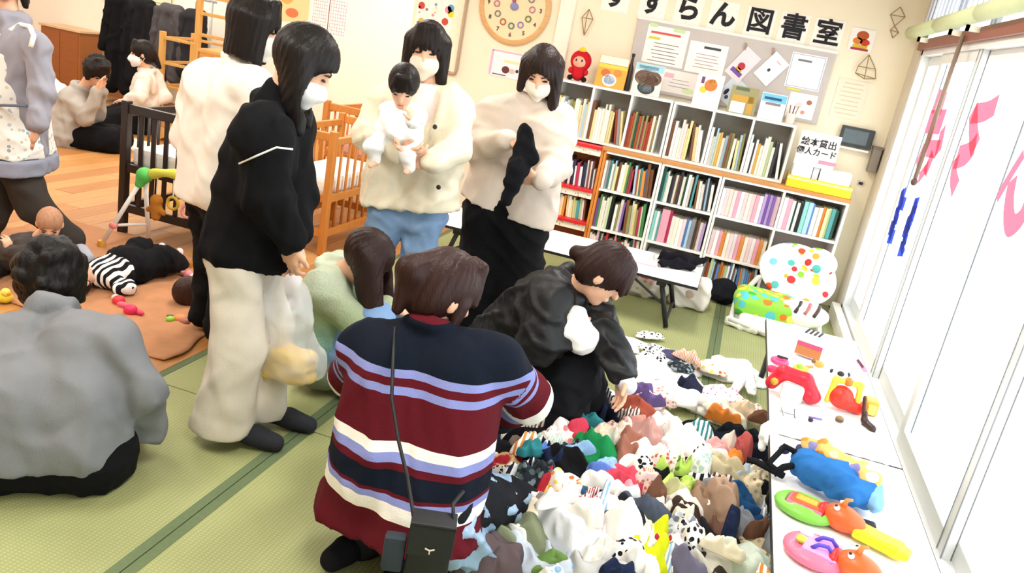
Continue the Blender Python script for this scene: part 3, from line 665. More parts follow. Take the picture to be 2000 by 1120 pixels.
sweater(r, J, ramp_mat('band', stops), (.165, .15), (.098, .088, .055), .085, (A(800, 1036, 1.95), V(.1, -.12, -1)), wr=(.004, .12, 61), attrs={'band': stripe}, collar=.022, extra=[tc(J['pelvis']-UP*.05-rt*.06, J['pelvis']-UP*.16-rt*.09-fd*.02, .165, .19), tc(J['pelvis']-UP*.05+rt*.06, J['pelvis']-UP*.16+rt*.09-fd*.02, .165, .19)], h=.010)
trousers(r, J, cloth('#1a1b20'), (.11, .09, .07), .0); socks(r, J, cloth('#0f0f12'), 1.1)
solid('skirt', [tc(J['hipR']+rt*.0, J['knR']+rt*.0, .10, .08), tc(J['hipR']+rt*.07-UP*.06, V(-.45, 2.10, .05), .075, .07)], mat('#8fa9c4', .35, .15, 8., .2, .5), r, .011, .04, [('p', V(0, 0, .012), -UP)], (.010, .06, 64))
# shoulder bag of the kneeling woman
t = empty('shoulder_bag', A(845, 1060, 1.72), 'small black crossbody bag on a thin strap over the striped sweater', 'bag')
c = A(840, 1065, 1.70); bx_ = nrm(V(.95, .3, 0)); by_ = V(-bx_[1], bx_[0], 0)
Mb = lambda p: c+bx_*p[0]+by_*p[1]+UP*p[2]
MB().box((-.055, -.03, -.10), (.055, .03, .075), Mb).build('pouch', mat('#121316', .55, .1, 40., .2), t, bevel=.012, smooth='auto')
MB().box((-.057, -.037, -.01), (.057, -.029, .078), Mb).box((-.057, -.037, .07), (.057, .03, .082), Mb).build('flap', mat('#15161a', .5, .1, 40., .2), t, bevel=.003)
MB().tube([Mb((-.012, -.040, .016)), Mb((0, -.041, .012)), Mb((.012, -.040, .016))], .0022, 6).tube([Mb((0, -.041, .012)), Mb((0, -.041, .002))], .002, 6).build('clasp', paint('#c9bfae', .25), t)
MB().box((-.115, -.018, -.085), (-.06, .02, .015), Mb).build('side_pocket', mat('#27303a', .7, .1, 40., .2), t, bevel=.01, smooth='auto')
strap = [A(772, 640, 2.0), A(768, 700, 1.93), A(765, 780, 1.86), A(778, 860, 1.80), A(795, 930, 1.745), A(805, 990, 1.71)]
MB().tube(strap+[Mb((-.05, -.01, .07))], .005, 8).tube([Mb((.05, -.01, .07)), A(885, 985, 1.75), A(905, 960, 1.80)], .005, 8).build('strap', mat('#0d0d0f', .5), t, smooth=True)
# --- woman in black quilted jacket, squatting
r = person('squatting woman in black quilted jacket with brown hair tied back, reaching into the clothes', (-.62, 3.35))
J = dict(head=A(1180, 535, 3.12), hf=V(.80, .05, -.62), neck=A(1112, 556, 3.18), pelvis=A(985, 700, 3.35))
fd = nrm(V(.92, .0, 0)); rt = V(.1, -.99, 0)
J['shR'] = A(1075, 590, 3.05); J['shL'] = J['neck']+V(.04, .12, -.07); J['elR'] = A(1058, 668, 2.98); J['wrR'] = A(1118, 650, 3.02); J['elL'] = A(1176, 648, 3.10); J['wrL'] = A(1214, 728, 3.02)
J['hdR'] = ((1, .3, .2), (0, .9, -.3), (.2, 0, 1), .5); J['hdL'] = ((.25, -.35, -.9), (-.7, -.5, 0), (-.2, -.9, .2), .35)
for q, sg in (('R', 1), ('L', -1)):
    J['hip'+q] = J['pelvis']+rt*sg*.09; J['kn'+q] = A(1122, 706, 3.22)+rt*sg*.09; J['an'+q] = V(-.50, 3.34, .08)+rt*sg*.10; J['toe'+q] = V(-.36, 3.33, .03)+rt*sg*.11
body(r, J, 1., .0065)
hc = J['head']; f_h, s_h, u_h = frame(J['hf']); kn = hc-f_h*.10+u_h*.02
hair(r, J, '#2a1714', 0, None, 1.04, .0065, tail=[(kn-u_h*.03, kn-f_h*.035-u_h*.05, .04, .03), (hc+u_h*.09+f_h*.05, hc+f_h*.112+u_h*.015, .03, .014), (hc+u_h*.09+f_h*.04-s_h*.03, hc+f_h*.105-s_h*.03+u_h*.0, .028, .014), (hc+u_h*.08+f_h*.05+s_h*.03, hc+f_h*.10+s_h*.045+u_h*.01, .026, .012)]); eyes(r, J, 1., .3)
QM = mat('#0c0d10', .5, .15, 14., .5, .35, 30.)
sweater(r, J, QM, (.19, .17), (.11, .09, .06), .09, None, name='quilted_jacket', wr=(.009, .075, 71), collar=.034, cR=.062, cuts=[('p', J['pelvis']-nrm(J['neck']-J['pelvis'])*.13, -nrm(J['neck']-J['pelvis']))])
solid('white_cuff', [tc(J['wrL']-nrm(J['wrL']-J['elL'])*.02, J['wrL']+nrm(J['wrL']-J['elL'])*.058, .042, .037)], cloth('#dfe2ee'), r, .008, .01)
solid('black_skirt', [tc(J['pelvis']+V(.0, 0, -.02), J['knR'], .15, .105), tc(J['pelvis'], J['knL'], .15, .105), tc(J['knR']+V(.01, -.02, 0), V(-.44, 3.10, .05), .105, .11), tc(J['knL']+V(.01, 0, 0), V(-.36, 3.36, .05), .10, .10), tc(J['pelvis']-UP*.04, V(-.66, 3.25, .06), .14, .16)], cloth('#17181c'), r, .012, .06, [('p', V(0, 0, .02), -UP)], (.008, .10, 72))
socks(r, J, cloth('#222226'))
o = solid('white_cloth', [tc(A(1125, 618, 3.04), A(1138, 668, 3.02), .045, .055), tc(A(1112, 645, 3.0), A(1146, 655, 3.02), .04, .045)], cloth('#f4f2ee'), None, .009, .03, (), (.003, .06, 73)); tag(o, 'crumpled white cloth held in the arm of the squatting woman in black', 'cloth')
# --- person in grey sweatshirt, sitting with back to the camera
r = person('person in plain grey sweatshirt with short curly black hair sitting with back turned', (-1.9, 1.9))
J = dict(head=A(98, 553, 2.12), hf=V(-.30, .86, -.55), neck=A(105, 612, 2.02), pelvis=A(105, 850, 1.86))
J['shR'] = A(222, 664, 1.98); J['shL'] = A(-15, 660, 1.92); J['elR'] = A(282, 760, 2.0); J['wrR'] = A(276, 858, 2.10); J['elL'] = A(-90, 770, 1.92); J['wrL'] = A(-60, 860, 2.1)
fd = nrm(V(-.5, .87, 0)); rt = V(fd[1], -fd[0], 0)
for q, sg in (('R', 1), ('L', -1)):
    J['hip'+q] = J['pelvis']+rt*sg*.10-UP*.04; J['kn'+q] = J['pelvis']+fd*.38+rt*(.10 if sg > 0 else -.26)-UP*.09; J['an'+q] = J['pelvis']+fd*.44+rt*sg*.02-UP*.15; J['toe'+q] = J['an'+q]-rt*sg*.12
    J['an'+q][2] = .07; J['toe'+q][2] = .05
body(r, J, 1., .009); hair(r, J, '#0e0b0b', .08, .03, 1.05, .008, curly=1.1, rng=100, vol=1.0); eyes(r, J, 1., .4, True, True)
sweater(r, J, cloth('#7d7f83', .3), (.155, .15), (.085, .074, .062), .075, (A(105, 880, 1.86), V(-.03, 0, -1)), wr=(.006, .13, 81), collar=.03, cuff=.058, k=.02, extra=[(tc(J['pelvis']+rt*.07-UP*.02, J['pelvis']+rt*.06+UP*.14, .15, .135), .04), (tc(J['pelvis']-rt*.12-UP*.02, J['pelvis']-rt*.1+UP*.12, .18, .16), .04)])
solid('trousers', [tc(J['hipR']-UP*.01, J['hipL']-UP*.01, .145), tc(J['hipR'], J['knR'], .13, .095), tc(J['hipL'], J['knL'], .13, .095), tc(J['knR'], J['anR'], .09, .065), tc(J['knL'], J['anL'], .09, .065)], cloth('#101013'), r, .012, .05, [('p', V(0, 0, .006), -UP)], (.005, .1, 82))
# --- staff member in flowered apron, walking past at the left edge
r = person('person in grey turtleneck and pale flowered apron walking past at the left edge', (-3.55, 3.45))
J = dict(head=A(10, -38, 3.5), hf=V(.6, -.65, -.3), neck=A(22, 45, 3.48), pelvis=A(28, 275, 3.5))
fd = nrm(V(.80, .35, 0)); rt = V(.45, -.89, 0)
J['shR'] = A(70, 85, 3.38); J['shL'] = A(-40, 75, 3.6); J['elR'] = A(82, 180, 3.36); J['wrR'] = A(72, 242, 3.30); J['elL'] = A(-60, 170, 3.6); J['wrL'] = A(-40, 240, 3.5)
J['hdR'] = ((-.15, -.1, -1), (-.5, .6, 0), (.5, -.6, 0), .45)
J['hipR'] = J['pelvis']+rt*.08-UP*.03; J['hipL'] = J['pelvis']-rt*.08-UP*.03
J['knR'] = A(70, 405, 3.45); J['anR'] = A(140, 470, 3.55); J['toeR'] = AZ(172, 505, .03); J['knL'] = A(-20, 420, 3.4); J['anL'] = A(-60, 540, 3.4); J['toeL'] = AZ(-40, 560, .03)
body(r, J, 1., .008); hair(r, J, '#1a1312', .14, .03, 1.03, .010); eyes(r, J, 1., .5, True, True)
sweater(r, J, cloth('#9a9aa6', .35), (.14, .125), (.075, .066, .05), .07, (A(30, 345, 3.5), -UP), wr=(.005, .08, 91), collar=.05, cR=.045, cuff=.045)
hipA = A(30, 330, 3.5)
apm = print_mat('#efefea', ['#b9c3cf', '#c9bfa8', '#9fb0bb', '#d8d2c0'], 34, .9, .30)
solid('apron', [tc(J['neck']-UP*.22+rt*.06, J['pelvis']-UP*.2+rt*.09, .13, .19), tc(J['neck']-UP*.22-rt*.05, J['pelvis']-UP*.2-rt*.07, .13, .19), tc(J['neck']-UP*.14+rt*.08+fd*.02, J['neck']-UP*.35+rt*.08+fd*.03, .10, .12)], apm, r, .012, .05, [('p', A(30, 296, 3.5), -UP)], (.005, .1, 92))
solid('apron_hem', [tc(J['pelvis']-UP*.1+rt*.09, J['pelvis']-UP*.2+rt*.09, .19, .195), tc(J['pelvis']-UP*.1-rt*.07, J['pelvis']-UP*.2-rt*.07, .19, .195)], cloth('#8f93a4'), r, .012, .05, [('p', A(30, 296, 3.5), UP), ('p', A(30, 326, 3.5), -UP)], (.004, .1, 93))
MB().tube([A(60, 92, 3.27), A(66, 70, 3.30), A(58, 52, 3.36), A(40, 48, 3.42), A(20, 60, 3.36)], .012, 8).build('apron_strap', cloth('#efeeea'), r, smooth=True)
MB().tube([A(-30, 205, 3.30), A(20, 206, 3.27), A(52, 207, 3.28)], .007, 8).build('apron_belt', cloth('#6b7288'), r, smooth=True)
trousers(r, J, cloth('#3c3733'), (.11, .085, .07), None, wr=(.005, .1, 94)); socks(r, J, cloth('#a5a7b4'))
# --- two people kneeling far left
r = person('person in grey sweater kneeling far left, face in hands, beside the black crib', (-5.35, 5.8))
J = dict(head=A(188, 140, 5.85), hf=V(.75, -.2, -.62), neck=A(158, 172, 5.82), pelvis=A(140, 262, 5.8))
J['shR'] = A(132, 190, 5.7); J['shL'] = A(168, 185, 5.97); J['elR'] = A(168, 230, 5.68); J['wrR'] = A(190, 180, 5.72); J['elL'] = A(190, 225, 5.95); J['wrL'] = A(196, 178, 5.88)
J['hdR'] = ((.2, .1, 1), (.8, .3, 0), (0, 1, 0), .3); J['hdL'] = ((.2, -.1, 1), (.8, -.3, 0), (0, -1, 0), .3)
fd = nrm(V(.85, .3, 0)); rt = V(fd[1], -fd[0], 0)
for q, sg in (('R', 1), ('L', -1)):
    J['hip'+q] = J['pelvis']+rt*sg*.09; J['kn'+q] = V(J['pelvis'][0], J['pelvis'][1], .09)+fd*.36+rt*sg*.1; J['an'+q] = V(J['pelvis'][0], J['pelvis'][1], .06)-fd*.05+rt*sg*.09; J['toe'+q] = J['an'+q]-fd*.15-UP*.02
body(r, J, 1., .011); hair(r, J, '#191210', .08, .03, 1.06, .011, curly=.7); eyes(r, J, 1., .2)
sweater(r, J, cloth('#a9a49c', .35), (.185, .14), (.085, .08, .05), .08, (J['pelvis']-UP*.12, V(-.1, 0, -1)), wr=(.006, .1, 101), h=.013, collar=.03)
trousers(r, J, cloth('#0f0f12'), (.125, .11, .09), .004, k=.05); socks(r, J, cloth('#151518'))
r = person('masked person with dark ponytail in pale cardigan kneeling behind the black crib', (-5.7, 6.75))
J = dict(head=A(277, 105, 6.75), hf=V(-.72, -.65, -.1), neck=A(288, 140, 6.8), pelvis=A(285, 215, 6.85))
J['shR'] = A(302, 150, 6.95); J['shL'] = A(280, 158, 6.62); J['elR'] = A(322, 190, 6.9); J['wrR'] = A(290, 205, 6.7); J['elL'] = A(272, 190, 6.5); J['wrL'] = A(250, 196, 6.45)
J['hdL'] = ((-1, -.2, -.2), (0, 0, -1), (0, 1, 0), .3)
fd = nrm(V(-.7, -.6, 0)); rt = V(fd[1], -fd[0], 0)
for q, sg in (('R', 1), ('L', -1)):
    J['hip'+q] = J['pelvis']+rt*sg*.09; J['kn'+q] = V(J['pelvis'][0], J['pelvis'][1], .09)+fd*.36+rt*sg*.1; J['an'+q] = V(J['pelvis'][0], J['pelvis'][1], .06)+rt*sg*.09; J['toe'+q] = J['an'+q]-fd*.15-UP*.02
hc = J['head']; f_h, s_h, u_h = frame(J['hf'])
body(r, J, 1., .011); hair(r, J, '#1b1412', 0, .03, 1.04, .010, tail=[(hc-f_h*.1, hc-f_h*.15-u_h*.12, .04, .02)]); mask(r, J, 1.05, '#f5f3f0'); eyes(r, J, 1., .5)
sweater(r, J, cloth('#dcd2c8', .3), (.15, .13), (.085, .078, .05), .08, (J['pelvis']-UP*.06, -UP), wr=(.006, .1, 102), h=.013, name='cardigan', collar=.03)
trousers(r, J, cloth('#17171b'), (.12, .1, .08), .004, k=.05)
# --- babies on the rug
b = empty('baby', (-3.1, 3.1, 0), 'baby in dark grey top at the left edge looking down', 'baby')
J = dict(head=A(97, 438, 3.08), hf=V(.55, -.62, -.55), hs=.68, neck=A(66, 470, 3.1), pelvis=A(8, 505, 3.14))
S = nrm(V(.3, -.9, .2)); J['shR'] = J['neck']+S*.065-UP*.02; J['shL'] = J['neck']-S*.065-UP*.02; J['elR'] = A(50, 500, 2.98); J['wrR'] = A(17, 490, 2.92); J['elL'] = J['shL']+V(.06, .02, -.08); J['wrL'] = J['elL']+V(.06, -.02, -.05)
J['hdR'] = ((-.1, -.1, 1), (-1, 0, 0), (0, 1, 0), .6)
for q, sg in (('R', 1), ('L', -1)): J['hip'+q] = J['pelvis']+S*sg*.05-UP*.02; J['kn'+q] = J['hip'+q]+V(.03, -.12, -.02)+S*sg*.03; J['an'+q] = V(J['kn'+q][0]+.02, J['kn'+q][1]-.02, .05); J['toe'+q] = J['an'+q]+V(.05, -.01, -.02)
body(b, J, .54, .006, SKINB); eyes(b, J, .68, .3, True, True); hair(b, J, '#b08468', 0, None, .67, .006, vol=.965, rough=.65)
sweater(b, J, cloth('#4c4745', .4), (.16, .13), (.09, .08, .06), .06, None, sc=.56, h=.008, k=.025, name='top', wr=(.003, .05, 111)); trousers(b, J, cloth('#2c2a2c'), (.12, .11, .09), None, sc=.58, h=.009, k=.03)
b = empty('baby', AZ(250, 560), 'baby in black trousers and zebra top lying on the brown rug', 'baby')
pc = AZ(215, 560); qc = AZ(300, 535); dv = nrm(qc-pc); sv = V(-dv[1], dv[0], 0)
J = dict(head=pc-dv*.22+UP*.085, hf=V(0, 0, 1), hu=-dv, hs=.74, neck=pc-dv*.11+UP*.075, pelvis=pc+dv*.12+UP*.08)
for q, sg in (('R', -1), ('L', 1)):
    J['sh'+q] = J['neck']+sv*sg*.075+dv*.03; J['el'+q] = J['sh'+q]+sv*sg*.09+dv*.02-UP*.02; J['wr'+q] = J['el'+q]-dv*.07+UP*.01; J['hip'+q] = J['pelvis']+sv*sg*.045; J['kn'+q] = J['pelvis']+dv*.17+sv*sg*.085+UP*.03; J['an'+q] = J['pelvis']+dv*.29+sv*sg*.06-UP*.02; J['toe'+q] = J['an'+q]+dv*.02+UP*.06
body(b, J, .56, .007, SKINB); hair(b, J, '#1c1412', 0, None, .74, .008); eyes(b, J, .74, .3)
sweater(b, J, print_mat('#f4f2ef', ['#141416'], 9, .9, .5, 'wave'), (.15, .13), (.08, .07, .055), .06, ('x', 0) and (J['pelvis'], dv), sc=.56, h=.008, k=.025, name='zebra_top', wr=(.003, .05, 112))
trousers(b, J, cloth('#111115'), (.13, .12, .10), None, sc=.6, h=.009, k=.03, wr=(.004, .05, 113))
for q in 'RL': solid('sock', [tc(J['an'+q]+dv*.015, J['toe'+q], .022, .02)], cloth('#e9d9d6'), b, .006, .01)
b = empty('baby', AZ(375, 590), 'baby in pale pink clothes lying on the rug behind the cream trousers', 'baby')
hc = AZ(374, 597)+UP*.08; dv = nrm(V(.55, .83, 0)); sv = V(-dv[1], dv[0], 0)
J = dict(head=hc, hf=V(.3, .3, .85), hu=-dv, hs=.74, neck=hc+dv*.11-UP*.01, pelvis=hc+dv*.33)
for q, sg in (('R', -1), ('L', 1)):
    J['sh'+q] = J['neck']+sv*sg*.075+dv*.03; J['el'+q] = J['sh'+q]+sv*sg*.10+dv*.0-UP*.02; J['wr'+q] = J['el'+q]-dv*.06+UP*.03; J['hip'+q] = J['pelvis']+sv*sg*.045; J['kn'+q] = J['pelvis']+dv*.13+sv*sg*.07+UP*.05; J['an'+q] = J['pelvis']+dv*.24+sv*sg*.05-UP*.02; J['toe'+q] = J['an'+q]+dv*.02+UP*.05
    J['hd'+q] = (-dv, (0, 0, -1), sv*(-sg), .6)
body(b, J, .56, .007, SKINB); hair(b, J, '#3a241d', 0, None, .75, .007); eyes(b, J, .74, .3)
sweater(b, J, cloth('#f0dcdd'), (.15, .13), (.085, .075, .06), .06, None, sc=.56, h=.008, k=.025, name='romper', wr=(.003, .05, 114)); trousers(b, J, cloth('#f0dcdd'), (.13, .11, .08), None, sc=.58, h=.009, k=.03)
# ------------------------------------------------------------------ bookcases
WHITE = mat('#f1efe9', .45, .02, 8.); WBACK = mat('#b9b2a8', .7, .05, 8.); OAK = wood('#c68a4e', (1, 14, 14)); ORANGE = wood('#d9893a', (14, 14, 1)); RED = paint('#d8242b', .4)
def case(name, label, x0, x1, y0, y1, z0, z1, cols, shelves, m=WHITE, t=.018, back=WBACK, side=None, top=True, plinth=.04, group=None):
    e = empty(name, ((x0+x1)/2, (y0+y1)/2, z0), label, 'bookcase', group)
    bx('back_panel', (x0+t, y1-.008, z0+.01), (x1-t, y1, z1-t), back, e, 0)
    bx('side_panel', (x0, y0, z0), (x0+t, y1, z1), side or m, e, .0015); bx('side_panel', (x1-t, y0, z0), (x1, y1, z1), m, e, .0015)
    if top: bx('top_board', (x0+t, y0, z1-t), (x1-t, y1, z1), m, e, .0015)
    bx('bottom_board', (x0+t, y0+.002, z0+plinth), (x1-t, y1, z0+plinth+t), m, e, .0015)
    if plinth: bx('plinth', (x0+t, y0+.02, z0), (x1-t, y0+.035, z0+plinth), m, e, 0)
    for c in cols: bx('divider', (c-t/2, y0, z0+plinth+t), (c+t/2, y1-.008, z1-t), m, e, .0015)
    cs = [x0+t]+[q for c in cols for q in (c-t/2, c+t/2)]+[x1-t]
    for i in range(0, len(cs), 2):
        for sz in shelves: bx('shelf', (cs[i], y0+.003, sz-t/2), (cs[i+1], y1-.008, sz+t/2), m, e, .0015)
    return e
YLo, YUp = 6.25, 6.32
case('bookcase', 'low white bookcase with orange wooden left side beside the red shelf', -.975, -.528, YLo, YB-.02, 0, .86, [], [.56, .25], side=ORANGE)
case('bookcase', 'low white bookcase with one column, between the orange-sided one and the wide one', -.524, -.072, YLo, YB-.02, 0, .86, [], [.56, .25])
case('bookcase', 'wide low white bookcase with two columns next to the window', -.068, .835, YLo, YB-.02, 0, .86, [.385], [.56, .25])
wt = bx('worktop', (-.985, YLo-.012, .861), (.845, YB-.005, .888), OAK, None, .004); tag(wt, 'long oak board lying across the low white bookcases', 'board')
ZU0, ZU1 = .889, 1.315
case('upper_bookcase', 'white upper bookcase of three compartments behind the beige woman', -1.465, -.555, YUp, YB-.005, ZU0, ZU1, [-1.165, -.865], [], plinth=0)
case('upper_bookcase', 'white upper bookcase of three compartments in the middle under the notice board', -.549, .345, YUp, YB-.005, ZU0, ZU1, [-.248, .045], [], plinth=0)
rc = empty('red_bookcase', (-1.2, 6.4, 0), 'small orange bookcase with bright red shelves left of the white ones', 'bookcase')
for x in (-1.46, -1.0): bx('side_panel', (x, 6.26, 0), (x+.02, YB-.05, .885), ORANGE if x > -1.2 else RED, rc, .002)
bx('back_panel', (-1.44, YB-.06, .02), (-1.0, YB-.05, .88), wood('#d9a05c'), rc, 0)
RSH = [.06, .27, .53, .868]
for z in RSH:
    s_ = bx('shelf', (-1.44, 6.22, z-.012), (-1.0, YB-.06, z+.012), RED, rc, .003)
    if .2 < z: bx('label_strip', (-1.44, 6.245, z-.062), (-1.0, 6.25, z-.014), print_mat('#f6ead6', ['#e2b07a', '#d98a6a'], 40, .7, .25), rc, 0)
# books: one mesh shape shared, coloured per book
def book_mesh():
    m = MB(); t = .11
    m.box((0, 0, 0), (t, 1, 1)).box((1-t, 0, 0), (1, 1, 1)).box((t, 0, 0), (1-t, .05, 1)); m.cur = 1; m.box((t, .05, .015), (1-t, .98, .975))
    me = bpy.data.meshes.new('book'); me.from_pydata(m.v, [], m.f); me.polygons.foreach_set('material_index', m.mi)
    me.materials.append(None); me.materials.append(mat('#f3ecdc', .9, .1, 200., stretch=(40, 1, 1))); return me
BOOK = book_mesh()
PAL = {'ivory': '#efe6d4', 'white': '#f5f2ee', 'cream yellow': '#ead79a', 'mustard': '#cfa24a', 'olive': '#8f8a55', 'pale green': '#bcd1a2', 'green': '#4a8a58', 'dark green': '#1f4a3a', 'teal': '#4f9a9c', 'pale blue': '#a9c9df', 'blue': '#5a82bd', 'navy': '#27304f',
       'grey': '#8d8f95', 'charcoal': '#35343a', 'black': '#17171a', 'brown': '#7a4e34', 'rust red': '#a8452d', 'red': '#c43038', 'crimson': '#b02c52', 'pink': '#e6a3b4', 'pale pink': '#f2d2d6', 'lilac': '#b79ccf', 'purple': '#7d58a8', 'orange': '#dd8a3c', 'aqua': '#8fd3cc'}
nb_ = 0
ORD = ['', 'first', 'second', 'third', 'fourth', 'fifth', 'sixth', 'seventh', 'eighth', 'ninth', 'tenth', 'eleventh', 'twelfth', 'thirteenth', 'fourteenth', 'fifteenth', 'sixteenth', 'seventeenth', 'eighteenth', 'nineteenth', 'twentieth', 'twenty-first', 'twenty-second', 'twenty-third', 'twenty-fourth', 'twenty-fifth', 'twenty-sixth', 'twenty-seventh', 'twenty-eighth', 'twenty-ninth', 'thirtieth']
def books(x0, x1, z, hmax, yf, spec, where, seed, lean=.06, dep=.2, hs=None):
    """spec: list of (colour, thickness, height fraction) or colours to pick from"""
    global nb_
    rs = random.Random(seed); x = x0+.004; i = 0; run = False; la = 0; k = 0
    while x < x1-.008:
        if callable(spec): q = spec(rs, i)
        else: q = spec[i % len(spec)] if isinstance(spec[0], tuple) else (rs.choice(spec), rs.uniform(.010, .022), rs.uniform(.68, .97))
        c, th, hf = q; i += 1; hh = hmax*hf
        if lean and not run and x > x0+.55*(x1-x0) and rs.random() < .35:
            run = True; la = rs.uniform(.05, .16); x += math.sin(la)*hh+.002
        if x+th/math.cos(la) > x1: break
        o = bpy.data.objects.new('book', BOOK); COL.objects.link(o); nb_ += 1; k += 1
        o.scale = (th, dep*rs.uniform(.8, 1), hh); o.location = (x, yf+rs.uniform(.0, .03), z+.001); o.rotation_euler = (0, -la, 0)
        o.material_slots[0].link = 'OBJECT'; o.material_slots[0].material = mat(PAL[c], .45, .12, 30.)
        tall = 'tall ' if hf > .9 else 'short ' if hf < .72 else ''; thick = 'thick ' if th > .026 else 'thin ' if th < .015 else ''
        tag(o, f'{tall}{thick}{c} book, {ORD[k]} from left {where}', 'book', 'books '+where)
        x += th/math.cos(la)+.0015
light = ['ivory', 'white', 'cream yellow', 'pale green', 'ivory', 'pale blue', 'white', 'olive', 'grey', 'pale pink', 'brown', 'rust red', 'charcoal']
U = [-1.447, -1.174, -1.156, -.874, -.856, -.573, -.531, -.257, -.239, .036, .054, .327]
nm = ['far left compartment', 'second compartment', 'third compartment', 'fourth compartment', 'fifth compartment', 'sixth compartment']
pals = [['ivory', 'pale green', 'olive', 'white', 'charcoal', 'cream yellow', 'pale blue', 'ivory', 'white'], ['cream yellow', 'pale green', 'grey', 'ivory', 'white', 'rust red', 'lilac', 'white', 'mustard', 'brown', 'ivory'], ['ivory', 'crimson', 'rust red', 'cream yellow', 'white', 'grey', 'dark green', 'teal', 'olive', 'white', 'ivory', 'pale pink'],
        ['white', 'white', 'ivory', 'pale pink', 'cream yellow', 'cream yellow', 'mustard', 'brown', 'ivory', 'white'], ['white', 'pale blue', 'ivory', 'cream yellow', 'mustard', 'brown', 'pale pink', 'olive', 'ivory'], ['purple', 'white', 'charcoal', 'mustard', 'pale pink', 'grey', 'ivory', 'pale green', 'ivory', 'white']]
for i in range(6):
    books(U[2*i], U[2*i+1], ZU0+.018, .31, YUp+.02, pals[i], 'in the %s of the upper bookcases' % nm[i], 100+i)
lc = [(-.957, -.546), (-.506, -.09), (-.05, .376), (.394, .817)]
mid = ['ivory', 'white', 'orange', 'crimson', 'pale blue', 'blue', 'green', 'cream yellow', 'white', 'pale green', 'brown', 'grey', 'rust red', 'teal']
books(*lc[0], .57, .27, YLo+.02, mid, 'in top row of the orange-sided bookcase', 201)
books(*lc[0], .26, .28, YLo+.02, ['green', 'white', 'black', 'ivory', 'cream yellow', 'crimson', 'purple', 'pale green', 'brown', 'rust red', 'olive', 'white'], 'in middle row of the orange-sided bookcase', 202)
books(*lc[0], .06, .18, YLo+.02, ['white', 'ivory', 'dark green', 'charcoal', 'pale pink', 'red'], 'in bottom row of the orange-sided bookcase', 203)
books(*lc[1], .57, .27, YLo+.02, ['white', 'white', 'ivory', 'pale blue', 'charcoal', 'teal', 'dark green', 'white', 'brown', 'black', 'pale green'], 'in top row of the narrow bookcase', 204)
books(*lc[1], .26, .27, YLo+.02, [('aqua', .022, .85), ('white', .02, .85), ('teal', .012, .8), ('pink', .06, .95), ('crimson', .02, .94), ('white', .03, .8), ('ivory', .025, .8), ('white', .03, .78), ('pale pink', .022, .8), ('blue', .016, .82), ('pale blue', .02, .8), ('grey', .03, .85), ('charcoal', .014, .8), ('brown', .016, .85), ('white', .02, .8), ('lilac', .02, .8)], 'in middle row of the narrow bookcase', 205, lean=0)
pk = lambda rs, i: (('white', 'pale pink', 'ivory', 'pale pink', 'pink')[i % 5], .026, .78) if i < 11 else ((('purple', 'lilac', 'purple', 'lilac')[i % 4], .02, .86) if i < 15 else (('pale pink', 'orange', 'ivory')[i % 3], .03, .85))
books(*lc[2], .57, .26, YLo+.02, pk, 'in top left row of the wide bookcase', 206, 0)
books(*lc[2], .26, .26, YLo+.02, lambda rs, i: (('pale pink', 'white', 'pink', 'orange', 'ivory')[i % 5], .026, .72), 'in middle left row of the wide bookcase', 207, 0)
books(*lc[2], .06, .18, YLo+.02, ['orange', 'red', 'blue', 'pale blue', 'grey', 'rust red', 'white', 'brown', 'pale green'], 'in bottom left row of the wide bookcase', 208)
books(*lc[3], .57, .26, YLo+.02, [('pale pink', .03, .9), ('pink', .03, .88), ('white', .022, .85), ('dark green', .012, .8), ('white', .02, .82), ('black', .024, .85), ('aqua', .03, .9), ('pale blue', .03, .9), ('blue', .012, .88), ('white', .03, .8), ('ivory', .025, .82), ('orange', .02, .85), ('cream yellow', .02, .84), ('pale green', .018, .85), ('teal', .026, .86), ('dark green', .02, .84)], 'in top right row of the wide bookcase', 209, 0)
books(-1.44, -1.01, RSH[2]+.012, .22, 6.27, ['navy', 'white', 'crimson', 'pink', 'grey', 'charcoal', 'pale pink', 'brown', 'white'], 'on the upper red shelf', 210)
books(-1.44, -1.01, RSH[1]+.012, .19, 6.27, ['white', 'pale pink', 'pale green', 'cream yellow', 'teal', 'grey', 'orange', 'brown', 'white'], 'on the lower red shelf', 211)
for k_, (z, hx, c) in enumerate(((.258, '#5d82c0', 'blue'), (.288, '#e9b3d8', 'pink'), (.33, '#efc2df', 'pale pink'))):
    o = bx('folder', (.40, YLo+.03, z+.002), (.72-.03*k_, YLo+.25, z+(.028, .04, .05)[k_]), paint(hx), None, .004); tag(o, f'flat {c} folder lying in the right column of the wide bookcase', 'folder')
o = bx('paper_tray', (-.49, YLo+.02, .062), (-.12, YLo+.24, .16), paint('#ecebe8'), None, .008); tag(o, 'white paper tray in the bottom row of the narrow low bookcase', 'tray')
# ------------------------------------------------------------------ things on the bookcases
def ex(o): return o
XV, YV = V(1, 0, 0), V(0, 1, 0)
zt_ = ZU1+.001
